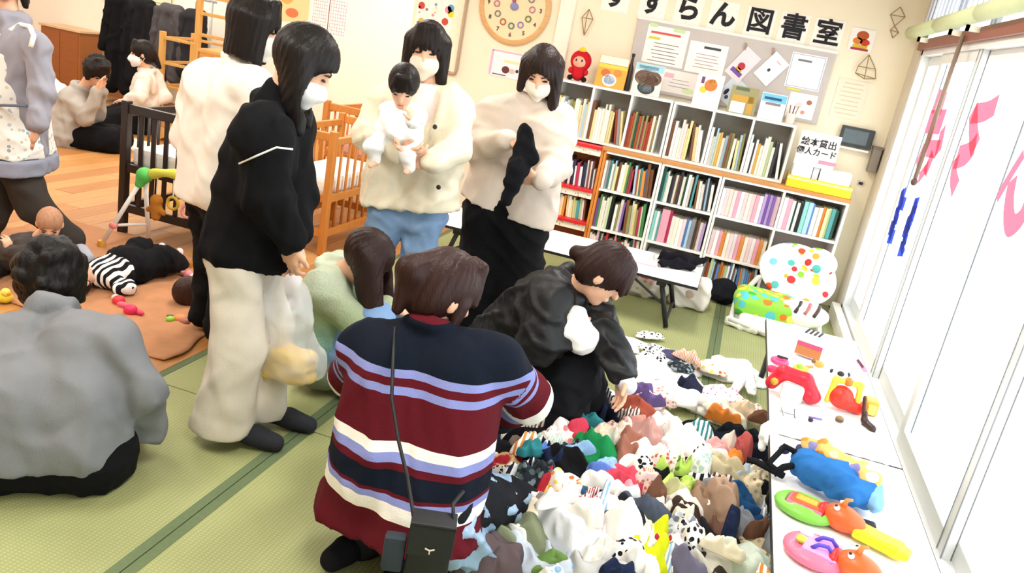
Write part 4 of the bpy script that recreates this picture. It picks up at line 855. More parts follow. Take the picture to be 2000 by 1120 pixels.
# generic red hooded doll
d = empty('doll', (-1.33, 6.42, zt_), 'soft doll in a red hood with yellow top sitting on the upper bookcase', 'doll')
c = V(-1.33, 6.42, zt_)
solid('hood', [el(c+V(0, .012, .155), V(.082, .07, .08)), tc(c+V(0, 0, .055), c+V(0, 0, .10), .053, .05)], cloth('#c01f2a'), d, .008, .02, [('-', el(c+V(0, -.075, .145), V(.06, .035, .058)))])
solid('face', [el(c+V(0, -.025, .147), V(.055, .04, .052)), (el(c+V(0, -.062, .14), V(.008, .008, .006)), .008)], mat('#e2a68c', .6), d, .006, .01)
for q in (-1, 1):
    MB().ball(c+V(.022*q, -.060, .157), V(.008, .004, .010)).build('eye', DARKEYE, d, smooth=True)
    MB().ball(c+V(.055*q, -.02, .021), V(.022, .03, .02)).build('foot', cloth('#2b1c24'), d, smooth=True)
    MB().ball(c+V(.06*q, -.02, .075), V(.02, .025, .024)).build('hand', cloth('#c01f2a'), d, smooth=True)
MB().lathe([(.028, 0), (.03, .012), (.018, .03), (.006, .036)], c+V(0, 0, .222)).build('hood_top', cloth('#e6c53a'), d, smooth=True)
# books shown face-out on the top, leaning back
def face_book(label, x0, x1, h, y, m_cover, extra, tilt=.18, z=zt_):
    e = empty('picture_book', ((x0+x1)/2, y, z), label, 'book')
    ey = nrm(V(0, math.sin(tilt), math.cos(tilt))); ez = np.cross(XV, ey); o0 = V(x0, y, z); w_ = x1-x0
    MB().prism([(0, 0), (w_, 0), (w_, h), (0, h)], o0, XV, ey, -ez, .004).build('cover', m_cover, e)
    MB().prism([(.004, .004), (w_-.004, .004), (w_-.004, h-.004), (.004, h-.004)], o0-ez*.004, XV, ey, -ez, .01).build('pages', mat('#f3ecdc', .9), e)
    MB().prism([(0, 0), (w_, 0), (w_, h), (0, h)], o0-ez*.014, XV, ey, -ez, .004).build('back_cover', m_cover, e)
    for (shape, cx, cy, rx, ry, col) in extra:
        if shape == 'e': poly = [(cx*w_+rx*w_*math.cos(a), cy*h+ry*h*math.sin(a)) for a in np.linspace(0, 2*math.pi, 20)[:-1]]
        else: poly = [((cx-rx)*w_, (cy-ry)*h), ((cx+rx)*w_, (cy-ry)*h), ((cx+rx)*w_, (cy+ry)*h), ((cx-rx)*w_, (cy+ry)*h)]
        MB().prism(poly, o0+ez*.0003, XV, ey, ez, .0012).build('cover_print', paint(col), e)
    return e
face_book('orange picture book with round white sticker standing on the upper bookcase', -1.185, -.955, .235, 6.38, paint('#e8a23c'), [('r', .5, .86, .48, .13, '#f6ecd2'), ('r', .5, .68, .48, .07, '#eec64c'), ('e', .3, .45, .16, .12, '#c8682c'), ('e', .7, .5, .14, .12, '#d4843a'), ('e', .47, .24, .24, .2, '#f4f6fa'), ('e', .47, .24, .19, .15, '#9fc3ea')])
face_book('picture book with dark round arch cover and blue sticker on the upper bookcase', -.90, -.68, .23, 6.38, paint('#e9e2d6'), [('r', .5, .88, .48, .11, '#9fd0e0'), ('r', .45, .88, .34, .05, '#2b4a6a'), ('e', .5, .55, .47, .28, '#6a4a3c'), ('e', .5, .5, .40, .22, '#d8c9b4'), ('e', .5, .44, .3, .15, '#8a5a4a'), ('e', .5, .24, .3, .22, '#2a2a30'), ('r', .5, .22, .24, .13, '#cfeaf6')])
face_book('white picture book with orange lion drawing on the upper bookcase', -.43, -.235, .245, 6.38, paint('#f6f2ec'), [('e', .55, .66, .24, .18, '#d9742e'), ('e', .6, .75, .14, .1, '#e9a04a'), ('e', .3, .5, .14, .1, '#d6c23a'), ('r', .22, .78, .06, .1, '#6a3a5a'), ('r', .45, .17, .3, .12, '#dfe9ea')])
face_book('olive picture book with yellow arch, leaning on the upper bookcase', -.17, .03, .20, 6.38, paint('#9a9468'), [('r', .5, .55, .4, .12, '#c69a3c'), ('r', .78, .35, .1, .32, '#c69a3c'), ('r', .35, .22, .26, .2, '#f2eef4'), ('r', .4, .9, .25, .06, '#5a6a4a')])
face_book('white picture book with blue heading strip on the upper bookcase', .055, .235, .19, 6.38, paint('#f4f4f4'), [('r', .5, .82, .48, .15, '#6fc0ea'), ('r', .45, .8, .34, .05, '#2a5a8a'), ('r', .5, .6, .3, .05, '#8a7a7a')])
o = empty('bottle', (-.945, 6.45, zt_), 'slim dark bottle behind the orange picture book', 'bottle')
MB().lathe([(.02, 0), (.024, .01), (.024, .17), (.012, .2), (.010, .25), (.012, .26)], V(-.945, 6.47, zt_), n=16).build('glass', mat('#3a3230', .25), o, smooth=True)
MB().lathe([(.013, 0), (.013, .02)], V(-.945, 6.47, zt_+.26), n=14).build('cap', paint('#222222'), o)
pc_ = empty('pen_cup', (.29, 6.42, zt_), 'pale cup of brown pens at the right end of the upper bookcase', 'cup')
MB().lathe([(.03, 0), (.034, .075), (.030, .075), (.028, .008)], V(.29, 6.42, zt_), n=18).build('cup', paint('#f2dcd4'), pc_, smooth='auto')
for k_, (dx, dy, a) in enumerate(((-.012, 0, -.1), (.004, .01, .05), (.016, -.006, .18))): MB().tube([V(.29+dx, 6.42+dy, zt_+.02), V(.29+dx+a*.1, 6.42+dy, zt_+.13)], .004, 6).build('pen', paint(['#7a4a34', '#5a3428', '#a8755a'][k_]), pc_)
# display board with notices
YBD = YB-.032
db = empty('display_board', (-.25, YBD, 1.6), 'grey-white display board with notices on the wall above the bookcases', 'board')
bx('panel', (-.99, YBD, 1.34), (.49, YB-.001, 1.86), mat('#c8c0bc', .8, .03), db, .004)
for a, b in (((-1.0, 1.855), (.5, 1.875)),): MB().box((a[0], YBD-.004, a[1]), (b[0], YB, b[1])).build('rail', paint('#efeae6'), db)
def notice(label, x0, x1, z0, z1, y, base, marks, rot=0., name='notice', cat='notice', thick=.0012):
    e = empty(name, ((x0+x1)/2, y, (z0+z1)/2), label, cat); cx, cz = (x0+x1)/2, (z0+z1)/2
    ca, sa = math.cos(rot), math.sin(rot); exx = V(ca, 0, sa); eyy = V(-sa, 0, ca); w_, h_ = x1-x0, z1-z0; o0 = V(cx, y, cz)-exx*w_/2-eyy*h_/2
    MB().prism([(0, 0), (w_, 0), (w_, h_), (0, h_)], o0, exx, eyy, V(0, 1, 0), thick).build('paper', paint(base, .8), e)
    for (sh, ax, az, rx, rz, col) in marks:
        if sh == 'e': poly = [(ax*w_+rx*w_*math.cos(q), az*h_+rz*h_*math.sin(q)) for q in np.linspace(0, 2*math.pi, 18)[:-1]]
        else: poly = [((ax-rx)*w_, (az-rz)*h_), ((ax+rx)*w_, (az-rz)*h_), ((ax+rx)*w_, (az+rz)*h_), ((ax-rx)*w_, (az+rz)*h_)]
        MB().prism(poly, o0-V(0, .0003, 0), exx, eyy, V(0, -1, 0), .0006).build('print', paint(col, .8), e)
    return e, o0, exx, eyy, w_, h_
YN = YBD-.0035
def lines(n, z0, z1, col, w=.38, seed=1, x=.5):
    rs = random.Random(seed); return [('r', x+rs.uniform(-.03, .03), z0+(z1-z0)*i/max(1, n-1), w*rs.uniform(.7, 1), .010, col) for i in range(n)]
notice('notice with red heading and yellow tab on the left of the display board', -.90, -.58, 1.55, 1.83, YN, '#f8f5f0', [('r', .12, 1.0, .1, .05, '#c5e3a8'), ('r', .75, .96, .14, .05, '#c5e3a8'), ('r', .45, .82, .36, .03, '#d85a5a'), ('r', .2, .67, .14, .035, '#d8cf3e')]+lines(6, .08, .55, '#8a7a78', .36, 1))
notice('small handwritten notice with dark heading beside the red headed one', -.56, -.27, 1.54, 1.77, YN, '#f9f7f3', [('r', .6, .85, .22, .04, '#4a4a50')]+lines(5, .2, .62, '#b08a8a', .34, 2))
notice('large pale poster behind the picture books on the display board', -.72, -.42, 1.36, 1.53, YN, '#f5ece8', [('r', .2, .75, .12, .1, '#eab8c2'), ('e', .75, .2, .16, .12, '#d3e8b4')]+lines(3, .3, .6, '#8a8a8a', .3, 3))
notice('pink pennant card with purple and red drawing, hanging tilted', -.21, -.07, 1.54, 1.78, YN-.004, '#f7e3e8', [('e', .5, .45, .2, .12, '#c03a4a'), ('r', .5, .22, .34, .07, '#7a58a8'), ('e', .5, .32, .2, .06, '#e0b23a')], -.55, 'pennant', 'card')
notice('white pennant card with small dark figure, hanging tilted', .0, .14, 1.56, 1.78, YN-.004, '#fbfaf8', [('e', .45, .42, .08, .06, '#3a4a4a'), ('r', .55, .8, .14, .02, '#d9b0b0')], -.6, 'pennant', 'card')
notice('pale blue triangular leaflet below the pink pennant', -.24, -.10, 1.36, 1.56, YN-.002, '#d9e4f2', [('e', .3, .35, .1, .14, '#2a2a3a'), ('e', .5, .2, .1, .08, '#4a4a5a')], -.55, 'leaflet', 'card')
notice('white framed paper with thin blue border on the right of the display board', .19, .44, 1.57, 1.82, YN, '#fbfbfa', [('r', .5, .96, .46, .008, '#9aa6bc'), ('r', .5, .04, .46, .008, '#9aa6bc'), ('r', .04, .5, .008, .46, '#9aa6bc'), ('r', .96, .5, .008, .46, '#9aa6bc'), ('r', .4, .8, .2, .03, '#7a7a80'), ('r', .3, -.05, .2, .03, '#f0d860')])
notice('paper with red and grey dots under the framed paper', .25, .45, 1.36, 1.54, YN, '#faf5f2', [('e', .75, .68, .1, .1, '#b0705a'), ('e', .4, .5, .12, .12, '#e6d8d2'), ('e', .6, .25, .08, .08, '#d89a8a')])
for k_, (x, z) in enumerate(((-.155, 1.80), (.05, 1.80))): tag(bx('clip', (x-.008, YN-.014, z-.03), (x+.008, YN-.006, z+.02), wood('#a58a78'), None, .002), ['wooden clip above the pink pennant', 'wooden clip above the white pennant'][k_], 'clip')
# wall letters
for ch, x, rd in zip('すずらん図書室', (-1.197, -.906, -.633, -.371, -.097, .149, .394), ('su, leftmost of the wall lettering', 'zu, second of the wall lettering', 'ra, third of the wall lettering', 'n, fourth of the wall lettering', 'for picture, boxed, fifth of the wall lettering', 'for book, sixth of the wall lettering', 'for room, last of the wall lettering')):
    e = empty('wall_letter', (x, YB, 1.98), f'black paper character {rd}', 'letter')
    bx('card', (x-.105, YB-.004, 1.875), (x+.105, YB-.001, 2.085), print_mat('#faf7ee', ['#5a5a5a'], 60, .8, .10), e, 0)
    text_mesh(ch, .19, paint('#221f26', .8), 'character', e, Matrix.Translation((x, YB-.006, 1.98)) @ Matrix.Rotation(math.radians(90), 4, 'X'), .0015, .0075 if ch in 'すずらん' else .0042)
# small wall decorations
e_ = notice('small round fruit basket picture at the right end of the wall letters', .55, .72, 1.90, 2.06, YB-.004, '#f7f0e8', [('e', .5, .7, .25, .2, '#b5562e'), ('e', .35, .45, .2, .15, '#d9823a'), ('e', .65, .42, .2, .14, '#c8402e'), ('r', .5, .22, .3, .08, '#d9b23a'), ('r', .5, .1, .36, .05, '#b03a5a')], 0, 'picture', 'picture')
notice('cream sheet of faint writing on the wall above the dark wall panel', .56, .78, 1.42, 1.70, YB-.004, '#f5e3cd', lines(8, .12, .9, '#d9c2a5', .4, 9), 0, 'notice', 'notice')
def wire(label, pts, edges):
    e = empty('wire_ornament', pts[0], label, 'ornament')
    for a, b in edges: MB().tube([pts[a], pts[b]], .0035, 6).build('wire', mat('#9a8050', .35, .1), e)
y = YB-.03
wire('geometric wire drop hanging left of the wall letters', [V(-1.385, y, 1.86), V(-1.43, y, 1.79), V(-1.34, y, 1.79), V(-1.385, y-.04, 1.79), V(-1.385, y, 1.66)], [(0, 1), (0, 2), (0, 3), (1, 3), (3, 2), (1, 4), (2, 4), (3, 4)])
wire('double diamond wire ornament near the window corner', [V(.82, y, 2.24), V(.77, y, 2.18), V(.87, y, 2.18), V(.82, y, 2.11), V(.80, y, 2.08), V(.86, y, 2.07), V(.83, y, 2.03)], [(0, 1), (0, 2), (1, 2), (1, 3), (2, 3), (3, 4), (3, 5), (4, 5), (4, 6), (5, 6)])
wire('large wire pyramid ornament above the sheet of faint writing', [V(.71, y, 1.89), V(.655, y, 1.75), V(.80, y, 1.735), V(.72, y-.05, 1.72), V(.66, y, 1.80), V(.78, y, 1.80)], [(0, 4), (0, 5), (0, 3), (4, 1), (5, 2), (1, 3), (3, 2), (1, 2), (4, 5)])
it = empty('wall_panel', (.79, YB-.03, 1.31), 'dark grey intercom panel on the wall right of the bookcases', 'panel')
bx('casing', (.675, YB-.045, 1.235), (.91, YB-.001, 1.375), mat('#3d4146', .5), it, .008); bx('screen', (.695, YB-.048, 1.255), (.87, YB-.044, 1.355), mat('#5f6b70', .25), it, .002); bx('shelf_ledge', (.67, YB-.06, 1.21), (.90, YB-.001, 1.225), paint('#f0e9e0'), it, .002)
sw = empty('wall_switch', (.92, YB, .98), 'small dark wall switch between bookcase and window', 'switch'); bx('plate', (.895, YB-.008, .96), (.945, YB-.001, 1.0), paint('#d8cfc2'), sw, .002); bx('button', (.905, YB-.012, .97), (.935, YB-.007, .99), paint('#2a2725'), sw, .001)
dh = empty('wall_box', (.96, YB-.05, 1.05), 'brownish grey box mounted in the window corner', 'box'); bx('body', (.925, YB-.09, 1.08), (.985, YB-.001, 1.26), mat('#8d8379', .6), dh, .006); bx('lid', (.92, YB-.094, 1.25), (.99, YB-.001, 1.27), mat('#7a7068', .6), dh, .004)
# yellow card tray and its sign on the worktop
ty = empty('card_tray', (.6, 6.35, .889), 'yellow tray full of white cards at the right end of the oak board', 'tray')
z0 = .889
bx('front', (.375, 6.25, z0), (.825, 6.262, z0+.085), paint('#f2c922', .35), ty, .003); bx('side', (.375, 6.262, z0), (.387, 6.5, z0+.085), paint('#f2c922', .35), ty, .002); bx('side', (.813, 6.262, z0), (.825, 6.5, z0+.085), paint('#f2c922', .35), ty, .002); bx('base', (.387, 6.262, z0), (.813, 6.5, z0+.01), paint('#f2c922', .35), ty, 0); bx('lip', (.372, 6.246, z0+.06), (.828, 6.25, z0+.075), paint('#fff0a0', .35), ty, 0)
for k_, (x0, x1, hx, ht) in enumerate(((.395, .53, '#f6f4f2', .20), (.535, .575, '#cfcdd6', .18), (.585, .80, '#f8f6f4', .17))):
    o = empty('card_stack', ((x0+x1)/2, 6.36, z0+.011), ['tall stack of white cards at left in the yellow tray', 'narrow grey card divider stack in the yellow tray', 'wide stack of white cards at right in the yellow tray'][k_], 'cards')
    for j in range(6): bx('card', (x0+.002*(j % 2), 6.275+.035*j, z0+.011), (x1-.002*(j % 3), 6.275+.035*j+.028, z0+ht-.004*(j % 3)), paint(hx), o, .001)
sg = empty('card_sign', (.52, 6.26, 1.19), 'white sign with black handwriting standing on the yellow tray', 'sign')
bx('board', (.385, 6.262, 1.06), (.66, 6.268, 1.30), print_mat('#fbf8f6', ['#3a3a3e'], 55, .8, .07), sg, 0)
Rm = lambda x, z: Matrix.Translation((x, 6.2595, z)) @ Matrix.Rotation(math.radians(90), 4, 'X')
text_mesh('絵本貸出', .062, paint('#1f1d22'), 'lettering', sg, Rm(.52, 1.225), .001, .001); text_mesh('個人カード', .056, paint('#1f1d22'), 'lettering', sg, Rm(.52, 1.160), .001, .001)
MB().prism([(0, 0), (.12, 0), (.12, .025), (0, .025)], V(.55, 6.260, 1.09), XV, UP, V(0, -1, 0), .001).build('pink_print', paint('#e58aa0'), sg)
# clock, cards and posters on the back wall
cc = V(-1.99, YB-.001, 1.78)
ck = empty('wall_clock', cc, 'large round handmade wooden clock with felt numerals on the back wall', 'clock')
MB().lathe([(.29, 0), (.30, .006), (.30, .02), (.285, .03), (.262, .03), (.258, .018)], cc, (0, -1, 0), 48).build('rim', wood('#d9ab74'), ck, smooth='auto')
MB().lathe([(.26, .012), (.26, .02)], cc, (0, -1, 0), 48).build('dial', mat('#f3ddb4', .8, .05), ck)
rs = random.Random(3)
for hnum in range(12):
    a = math.radians(90-30*hnum); p = cc+V(.22*math.cos(a), -.022, .22*math.sin(a)); text_mesh(str(hnum or 12), .045, paint(rs.choice(['#4a3a34', '#7a3a5a', '#3a4a3a'])), 'numeral', ck, Matrix.Translation(p.tolist()) @ Matrix.Rotation(math.radians(90), 4, 'X'), .002, .001)
    p2 = cc+V(.150*math.cos(a), -.023, .150*math.sin(a)); MB().tube([p2+.022*V(math.cos(q), 0, math.sin(q)) for q in np.linspace(0, 6.28, 14)[:-1]], .006, 6, closed=True).build('felt_ring', cloth(['#6a8a7a', '#b57a5a', '#8a8a8a', '#c58aa0', '#7a8a5a', '#a08ac0'][hnum % 6]), ck, smooth=True)
MB().box((-.006, 0, 0), (.006, .004, .17), lambda p: cc+V(p[0], -.030-p[1], p[2]-.01)).build('minute_hand', paint('#d02a2a'), ck); MB().box((-.008, 0, 0), (.008, .004, .11), lambda p: cc+V(p[0]*.9-p[2]*.4, -.026-p[1], p[2]*.9)).build('hour_hand', paint('#8a6ab8'), ck)
MB().ball(cc+V(0, -.03, 0), V(.035, .012, .03)).build('hub', cloth('#8a90c0'), ck, smooth=True)
notice('pink bordered card with small brown drawing under the clock', -2.13, -1.80, 1.22, 1.43, YB-.004, '#fbeef4', [('r', .5, .96, .46, .03, '#efb9d2'), ('r', .05, .5, .03, .46, '#efb9d2'), ('e', .45, .3, .1, .14, '#6a3a34'), ('e', .62, .28, .08, .1, '#d9c2b4'), ('e', .75, .32, .04, .07, '#3a3434'), ('r', .6, .62, .22, .05, '#f0e2b0'), ('r', .3, .08, .18, .02, '#5a5a6a')], 0, 'wall_card', 'card')
wb = empty('wall_poster', (-2.68, YB, 1.5), 'tall poster with colourful flowers in a brown frame behind the mother', 'poster')
bx('sheet', (-2.83, YB-.006, 1.10), (-2.5, YB-.001, 2.0), mat('#f8f1ea', .8), wb, 0)
MB().tube([V(-2.40, YB-.02, 2.2), V(-2.40, YB-.02, 1.2), V(-2.41, YB-.02, 1.17), V(-2.46, YB-.02, 1.165), V(-2.50, YB-.02, 1.20), V(-2.51, YB-.02, 1.3)], .014, 8).build('frame', mat('#b59a80', .5), wb, smooth=True)
bx('backing', (-2.5, YB-.012, 1.18), (-2.41, YB-.003, 2.2), mat('#f6ead0', .8), wb, .003)
rs = random.Random(11)
for k_ in range(46):
    x, z = rs.uniform(-2.81, -2.52), rs.uniform(1.13, 1.97); rr = rs.choice([.008, .012, .03]); col = rs.choice(['#e5d22e', '#d9823a', '#c84a3a', '#e58aa8', '#8a6a8a', '#6aa0d0', '#e9b43a'])
    MB().lathe([(rr, 0), (rr, .0015)], V(x, YB-.006, z), (0, -1, 0), 10).build('print', paint(col), wb)
bx('print', (-2.83, YB-.0075, 1.1), (-2.78, YB-.006, 1.33), paint('#ee9fc4'), wb, 0)
# posters on the left wall
YS = YL-.004
notice('wall calendar with fine grid on the far wall', -4.77, -4.34, 1.19, 1.62, YS, '#fbf6ee', [('r', .5, .5, .012, .5, '#8a4a3a')]+[('r', .25, .06+i*.08, .2, .004, '#8a86a8') for i in range(11)]+[('r', .76, .06+i*.08, .22, .004, '#9a80a0') for i in range(11)]+[('r', .55+i*.07, .45, .004, .42, '#9a86b0') for i in range(7)]+[('r', .06+i*.06, .45, .004, .42, '#9a96a8') for i in range(7)], 0, 'calendar', 'calendar')
notice('orange and green picture poster left of the calendar', -5.2, -4.8, 1.25, 1.75, YS, '#edcf9a', [('r', .8, .75, .18, .14, '#2f9a62'), ('e', .3, .5, .2, .14, '#e6a85a'), ('e', .5, .2, .2, .1, '#d9784a'), ('r', .3, .85, .2, .06, '#d9b0a0')], 0, 'wall_poster', 'poster')
notice('pale notice with grey writing high on the far left wall', -7.5, -7.0, 1.06, 1.5, YS, '#e9e2d0', lines(6, .05, .9, '#a8a290', .4, 21), 0, 'notice', 'notice')
notice('pale green notice high on the far left wall near the coats', -6.9, -6.5, 1.08, 1.5, YS, '#dfe2c0', lines(6, .05, .9, '#9aa080', .4, 22), 0, 'notice', 'notice')
# ------------------------------------------------------------------ left room: cribs, play gym, rug, coat rail, climbing frame
def crib(label, x0, x1, y0, y1, h, m, base=.14, matz=.40, mm='#f4f0ea', name='crib', slat=.018, gap=.085, post=.045, headboard=False):
    e = empty(name, ((x0+x1)/2, (y0+y1)/2, 0), label, 'crib')
    for x in (x0, x1-post):
        for y in (y0, y1-post): bx('post', (x, y, 0), (x+post, y+post, h), m, e, .005)
    for y in (y0+.008, y1-post+.008):
        bx('top_rail', (x0+post, y, h-.07), (x1-post, y+.028, h-.015), m, e, .006); bx('bottom_rail', (x0+post, y, base), (x1-post, y+.028, base+.05), m, e, .004); bx('middle_rail', (x0+post, y, matz-.05), (x1-post, y+.028, matz), m, e, .004)
        n = max(3, int((x1-x0-2*post)/gap)); w_ = slat*1.6
        for i in range(1, n): x = x0+post+(x1-x0-2*post)*i/n; bx('slat', (x-w_/2, y+.008, base+.05), (x+w_/2, y+.02, h-.07), m, e, .003)
    for x in (x0+.008, x1-post+.008):
        bx('top_rail', (x, y0+post, h-.09), (x+.028, y1-post, h-.045), m, e, .006); bx('bottom_rail', (x, y0+post, base), (x+.028, y1-post, base+.05), m, e, .004); bx('middle_rail', (x, y0+post, matz-.05), (x+.028, y1-post, matz), m, e, .004)
        n = int((y1-y0-2*post)/gap)
        for i in range(1, n): y = y0+post+(y1-y0-2*post)*i/n; MB().tube([(x+.014, y, base+.05), (x+.014, y, h-.09)], slat/2, 8).build('slat', m, e, smooth=True)
    bx('mattress_base', (x0+.04, y0+.04, matz-.045), (x1-.04, y1-.04, matz-.02), m, e, .002)
    bx('mattress', (x0+.05, y0+.045, matz-.015), (x1-.05, y1-.045, matz+.10), cloth(mm), e, .03)
    return e
DARKW = mat('#241a17', .35, .2, 10., 0, .5, stretch=(1, 1, 8)); HONEY = wood('#c9813a', (10, 10, 1))
crib('black wooden crib with white mattress left of the standing women', -3.49, -2.88, 4.06, 5.2, .81, DARKW, .14, .44)
crib('honey coloured wooden crib with white mattress behind the woman in black', -2.84, -2.385, 4.62, 5.55, .81, HONEY, .12, .40, slat=.02, gap=.1)
c2 = crib('second honey coloured crib farther back against the wall', -3.12, -2.55, 5.78, 6.6, .84, HONEY, .2, .46, '#e8b0a0', gap=.12)
o = solid('cushion', [el(V(-2.8, 6.0, .66), V(.17, .10, .12))], cloth('#d98a78'), None, .012, .02, (), (.004, .08, 5)); tag(o, 'salmon cushion inside the farther honey coloured crib', 'cushion')
t = empty('soft_toy', A(722, 285, 5.2), 'bright lime and yellow toy hanging on the honey coloured crib rail', 'toy')
p = V(-2.395, 5.24, .80)
solid('body', [el(p, V(.05, .07, .045)), (el(p+V(.03, -.05, .02), V(.035, .04, .035)), .02)], cloth('#d8dc2c'), t, .008, .02); solid('head', [el(p+V(0, .07, .03), V(.04, .05, .035))], cloth('#86c83a'), t, .008, .02); solid('leg', [el(p+V(.04, .02, -.06), V(.018, .03, .03))], cloth('#c8402e'), t, .008, .02)
# brown rug
def sheet(name, m, parent, x0, x1, y0, y1, z0, amp, wl, seed, nx=60, ny=60, edge=.03, th=.006):
    rs = np.random.RandomState(seed); u, v = np.meshgrid(np.linspace(0, 1, nx), np.linspace(0, 1, ny), indexing='ij')
    X = x0+(x1-x0)*u; Y = y0+(y1-y0)*v; ed = edge*(np.sin(v*9+1)+.5*np.sin(v*23))*(np.abs(u-.5)*2)**3; X = X+ed*np.sign(u-.5); Y = Y+edge*(np.sin(u*8)+.6*np.sin(u*19+2))*(np.abs(v-.5)*2)**3*np.sign(v-.5)
    Z = np.zeros_like(X)
    for i in range(4): k = rs.randn(2); k /= np.linalg.norm(k); Z += np.maximum(0, 1-np.abs(np.sin((X*k[0]+Y*k[1])*math.pi/(wl*(1+i*.5))+rs.rand()*6+.8*np.sin(Y*3+X*2+i)))*2.2)*(rs.rand()*.6+.4)
    Z = z0+amp*Z
    top = np.stack([X, Y, Z+th], -1).reshape(-1, 3); bot = np.stack([X, Y, Z], -1).reshape(-1, 3); idx = np.arange(nx*ny).reshape(nx, ny); N = nx*ny
    q = np.stack([idx[:-1, :-1], idx[1:, :-1], idx[1:, 1:], idx[:-1, 1:]], -1).reshape(-1, 4); f = [q, q[:, ::-1]+N]
    for line, fl in ((idx[0], 1), (idx[-1], 0), (idx[:, 0], 0), (idx[:, -1], 1)):
        s_ = np.stack([line[:-1], line[1:], line[1:]+N, line[:-1]+N], -1); f.append(s_ if fl else s_[:, ::-1])
    return link(name, mesh_np(name, np.concatenate([top, bot]), np.concatenate(f)), m, parent)
o = sheet('rug', cloth('#b98560', .5, .15), None, -3.85, -2.13, 2.8, 4.02, .0015, .012, .35, 3); tag(o, 'wrinkled brown blanket spread on the wooden floor under the babies', 'rug')
fc = V(-2.2, 2.83, .02)
# play gym
g = empty('play_gym', (-3.1, 3.85, 0), 'baby play gym with white legs, green joint and yellow padded arch', 'play gym')
aL, aR = A(283, 342, 3.88), A(398, 362, 3.9); fL, fR = AZ(198, 478, .015), AZ(378, 520, .015)
for (a, f_) in ((aL, fL), (aR, fR)):
    MB().tube([a, f_], .013, 10).build('leg', paint('#f4f2ee'), g, smooth=True); b_ = V(a[0]+(f_[0]-a[0])*.3, 4.01, .015); MB().tube([a, b_], .013, 10).build('leg', paint('#f4f2ee'), g, smooth=True)
    for q in (f_, b_): MB().lathe([(.022, -.014), (.024, .0), (.018, .025)], q).build('foot', paint('#d99a2e'), g, smooth='auto')
    m1, m2 = f_*.72+a*.28, b_*.72+a*.28; MB().tube([m1, m2], .009, 8).build('cross_bar', paint('#f4f2ee'), g, smooth=True)
    solid('clamp', [el(m1, V(.026, .024, .022))], paint('#ee8f8a'), g, .008, .01)
n_ = 14; arch = [aL+(aR-aL)*t_+UP*.035*math.sin(math.pi*t_) for t_ in np.linspace(.08, 1, n_)]
MB().tube(arch, [.026+.004*math.sin(i*1.3) for i in range(n_)], 12).build('padded_arch', cloth('#d9d85a'), g, smooth=True)
solid('joint', [el(aL, V(.048, .045, .042)), tc(aL, aL+nrm(fL-aL)*.06, .036, .026)], paint('#58c45c'), g, .008, .02)
solid('joint', [el(aR, V(.045, .042, .04))], paint('#ee9aa0'), g, .009, .02)
for k_, (t_, L, col) in enumerate(((.22, .20, '#b9772e'), (.5, .19, '#cfae3a'), (.75, .26, '#eea4a8'))):
    p = aL+(aR-aL)*t_+UP*.0; e = empty('hanging_toy', p, ['brown plush bear hanging from the play gym arch', 'yellow ring toy hanging from the play gym arch', 'pink ring toy hanging from the play gym arch'][k_], 'toy')
    MB().tube([p, p-UP*L*.5], .004, 6).build('cord', cloth('#e8e6e0'), e)
    if k_ == 0: solid('plush', [el(p-UP*(L*.5+.03), V(.034, .03, .03)), tc(p-UP*(L*.5+.05), p-UP*(L+.03), .03, .026), tc(p-UP*(L*.5+.07), p+V(.05, 0, -L), .016), tc(p-UP*(L*.5+.07), p+V(-.05, 0, -L), .016)], cloth(col), e, .007, .02)
    else: MB().tube([p-UP*(L*.5+.04)+.035*V(math.cos(a), 0, math.sin(a)) for a in np.linspace(0, 6.28, 18)[:-1]], .009, 8, closed=True).build('ring', paint(col), e, smooth=True)
# toys on the rug
def lump(name, label, cat, parts):
    e = empty(name, parts[0][1], label, cat)
    for (nm_, c_, r_, col) in parts: MB().ball(c_, r_, None, 16, 10).build(nm_, paint(col, .4), e, smooth=True)
    return e
p = AZ(232, 588, .03); lump('rattle', 'bright red rattle on the rug beside the lying baby', 'toy', [('head', p, V(.03, .03, .028), '#d8323c'), ('handle', p+V(.04, -.02, -.005), V(.035, .016, .016), '#e8607a'), ('cap', p-V(.035, -.02, 0), V(.022, .02, .02), '#d9d4d0')])
p = AZ(255, 606, .03); lump('rattle', 'pink rattle on the rug near the grey sleeve', 'toy', [('head', p, V(.034, .03, .028), '#e02a5a'), ('handle', p+V(.035, .015, -.005), V(.03, .014, .014), '#ee4a6a')])
p = AZ(352, 622, .025); lump('toy_keys', 'orange and lime teething toy near the rug edge', 'toy', [('ring', p, V(.035, .03, .02), '#e08a4a'), ('key', p+V(-.03, -.03, -.005), V(.024, .02, .016), '#8fc83a'), ('key', p+V(.03, -.01, -.005), V(.03, .022, .018), '#a86a5a'), ('key', p+V(-.05, .0, -.008), V(.026, .012, .012), '#4a4a58')])
p = AZ(400, 636, .025); lump('ball', 'small yellow ball toy at the rug corner', 'toy', [('ball', p, V(.028, .028, .024), '#e8b83a'), ('cap', p+V(-.02, .01, .01), V(.014, .014, .012), '#f4efe6')])
p = AZ(368, 536, .03); lump('rattle', 'pink rattle beside the right foot of the play gym', 'toy', [('head', p, V(.026, .026, .024), '#e88a96'), ('handle', p+V(-.035, .01, -.006), V(.026, .014, .014), '#f0b0b4')])
p = AZ(8, 580, .03); lump('duck', 'yellow bath toy at the left edge of the rug', 'toy', [('body', p, V(.04, .035, .028), '#e9d23a'), ('head', p+V(.02, -.01, .03), V(.02, .02, .02), '#f0e060'), ('beak', p+V(.042, -.012, .028), V(.012, .008, .005), '#d97a2a')])
